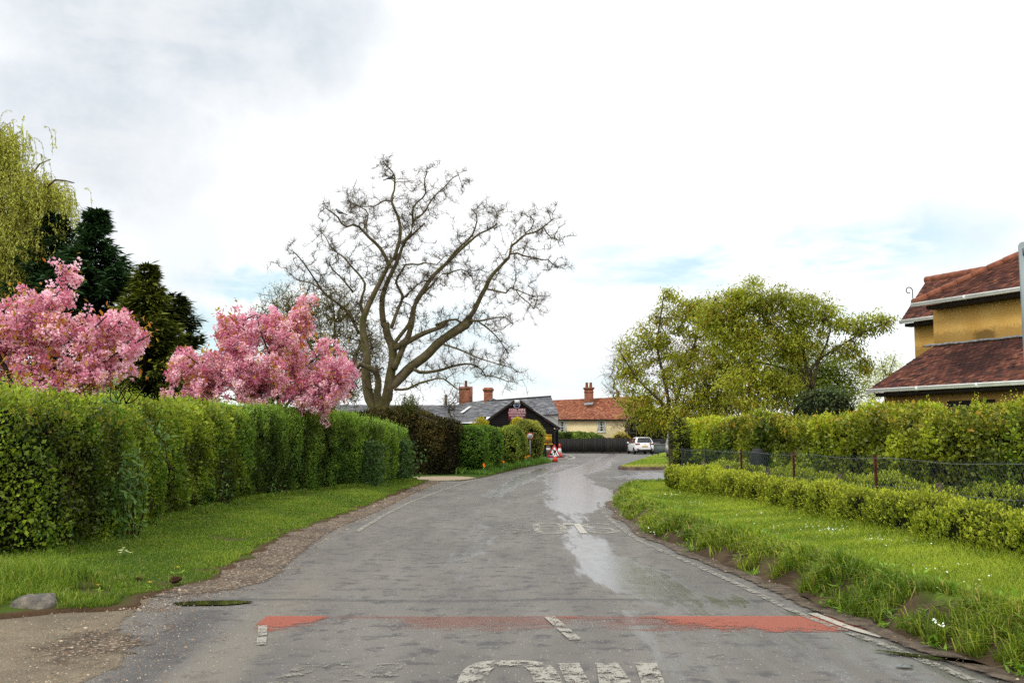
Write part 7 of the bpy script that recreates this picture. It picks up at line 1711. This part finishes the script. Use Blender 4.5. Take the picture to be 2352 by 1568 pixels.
def clump(name, label, cat, px, py, z, n_l, lf, head=None, nh=0, hc=None, hr=.015, hz=.12, spread=.06):
    c = gnd(px, py, z); r_ = thing(name, label, cat, tuple(c)); g = Geo(); P = np.tile(c, (n_l, 1)) + rng.normal(size=(n_l, 3)) * [.03, .03, 0]; leaf_quads(g, P, unit(rng.normal(size=(n_l, 3)) * [1, 1, .3] + np.array([0, 0, .5])), np.tile([0, 0, 1.0], (n_l, 1)) + rng.normal(size=(n_l, 3)) * .2, lf * rng.uniform(.6, 1.2, n_l), lf * .35, lerp_col(C(88, 112, 44), C(126, 146, 66), rng.random(n_l))); part(g, 'leaves', M['leaf'], r_)
    if nh:
        g, gs = Geo(), Geo()
        for _ in range(nh):
            q = c + np.array([rng.normal() * spread, rng.normal() * spread, hz * rng.uniform(.7, 1.2)]); gs.tube([c, (c + q) / 2 + np.array([0, 0, .02]), q], .0025, 4)
            for k_ in range(6): a_ = k_ * math.pi / 3; g.add([q, q + hr * np.array([math.cos(a_ - .4), math.sin(a_ - .4), .3]), q + hr * 1.2 * np.array([math.cos(a_), math.sin(a_), .35]), q + hr * np.array([math.cos(a_ + .4), math.sin(a_ + .4), .3])], np.array([[0, 1, 2, 3]]), col=hc)
        part(g, 'petals', M['petal'], r_); part(gs, 'stem', M['stemgreen'], r_)
clump('primrose', 'pale primrose clump flowering in the left verge', 'flower', 289, 1285, .1, 14, .09, True, 9, C(226, 224, 176), .02, .11, .07)
clump('dandelion', 'yellow dandelion in the left verge nearest to the clod of earth', 'flower', 405, 1317, .08, 8, .07, True, 1, C(226, 190, 30), .022, .08, .01)
clump('dandelion', 'yellow dandelion at the lower edge of the left verge', 'flower', 340, 1348, .05, 8, .07, True, 1, C(226, 190, 30), .022, .07, .01)
clump('dandelion', 'orange-yellow flower close to the boulder', 'flower', 224, 1356, .06, 7, .06, True, 1, C(222, 170, 36), .02, .06, .01)
def clod(px, py, r0, label):
    c = gnd(px, py, .07); r_ = thing('earth_clod', label, 'clod', tuple(c), group='clods of earth on the left verge'); th, ph = np.meshgrid(np.linspace(0, 2 * np.pi, 19), np.linspace(-1.2, np.pi / 2, 9)); d_ = np.stack([np.cos(ph) * np.cos(th), np.cos(ph) * np.sin(th), np.sin(ph)], -1); P = d_ * r0 * (1 + .35 * sn(d_ + px, .5, 7, 3))[..., None] * np.array([1.2, 1, .7]); P[:, -1] = P[:, 0]
    part(Geo().grid(P + c + np.array([0, 0, r0 * .3])), 'soil', mat('dark_earth', C(70, 50, 36), C(46, 34, 26), 30, .95, .1, .8, 60), r_); g = Geo(); m = 26; Q = np.tile(c, (m, 1)) + rng.normal(size=(m, 3)) * [r0, r0, .0]; bend = rng.normal(size=(m, 3)) * .7; bend[:, 2] = 0; blades(g, Q, rng.uniform(.05, .12, m), np.full(m, .005), bend, lerp_col(C(150, 136, 84), C(110, 124, 50), rng.random(m))); part(g, 'dry_grass', M['grass'], r_)
clod(403, 1334, .052, 'largest dark clod of earth, just above the puddle'); clod(268, 1337, .035, 'clod of earth with dry grass between boulder and primrose'); clod(320, 1331, .028, 'small clod of earth below the primrose'); clod(362, 1260, .03, 'clod of earth in the upper part of the left verge'); clod(352, 1238, .03, 'clod of earth close under the hawthorn hedge')
# tall grass tuft at the drive corner of the hedge is part of the verge; sign plate seen from behind at the right edge
Yp = 6.0; tl = at(2338.6, 555.5, Yp); r_ = thing('road_sign', 'grey back of a road sign plate cut off by the right edge', 'road sign', (tl[0] + .3, Yp, 0)); W_, H_ = .62, .9; cr = .03; pts = []
for cx_, cz_, a0 in ((W_ - cr, -cr, 0), (cr, -cr, 90), (cr, -H_ + cr, 180), (W_ - cr, -H_ + cr, 270)): pts += [(cx_ + cr * math.cos(R(a0 + k_ * 22.5)), cz_ + cr * math.sin(R(a0 + k_ * 22.5))) for k_ in range(5)]
g = Geo(); extrude(g, pts, Yp, Yp + .004, tl); part(g, 'plate', mat('sign_back_grey', C(138, 150, 152), C(122, 134, 136), 3, .5, .4, metal=.2), r_)
for dz in (-.06, -.78): g = Geo(); g.span((tl[0] + .022, Yp - .03, tl[2] + dz - .02), (tl[0] + W_ - .02, Yp - .002, tl[2] + dz + .02)); part(g, 'channel', M['grey_metal'], r_)
g = Geo(); g.tube([(tl[0] + .31, Yp - .07, .2), (tl[0] + .31, Yp - .07, tl[2] + .02)], .038, 12); part(g, 'post', M['grey_metal'], r_)
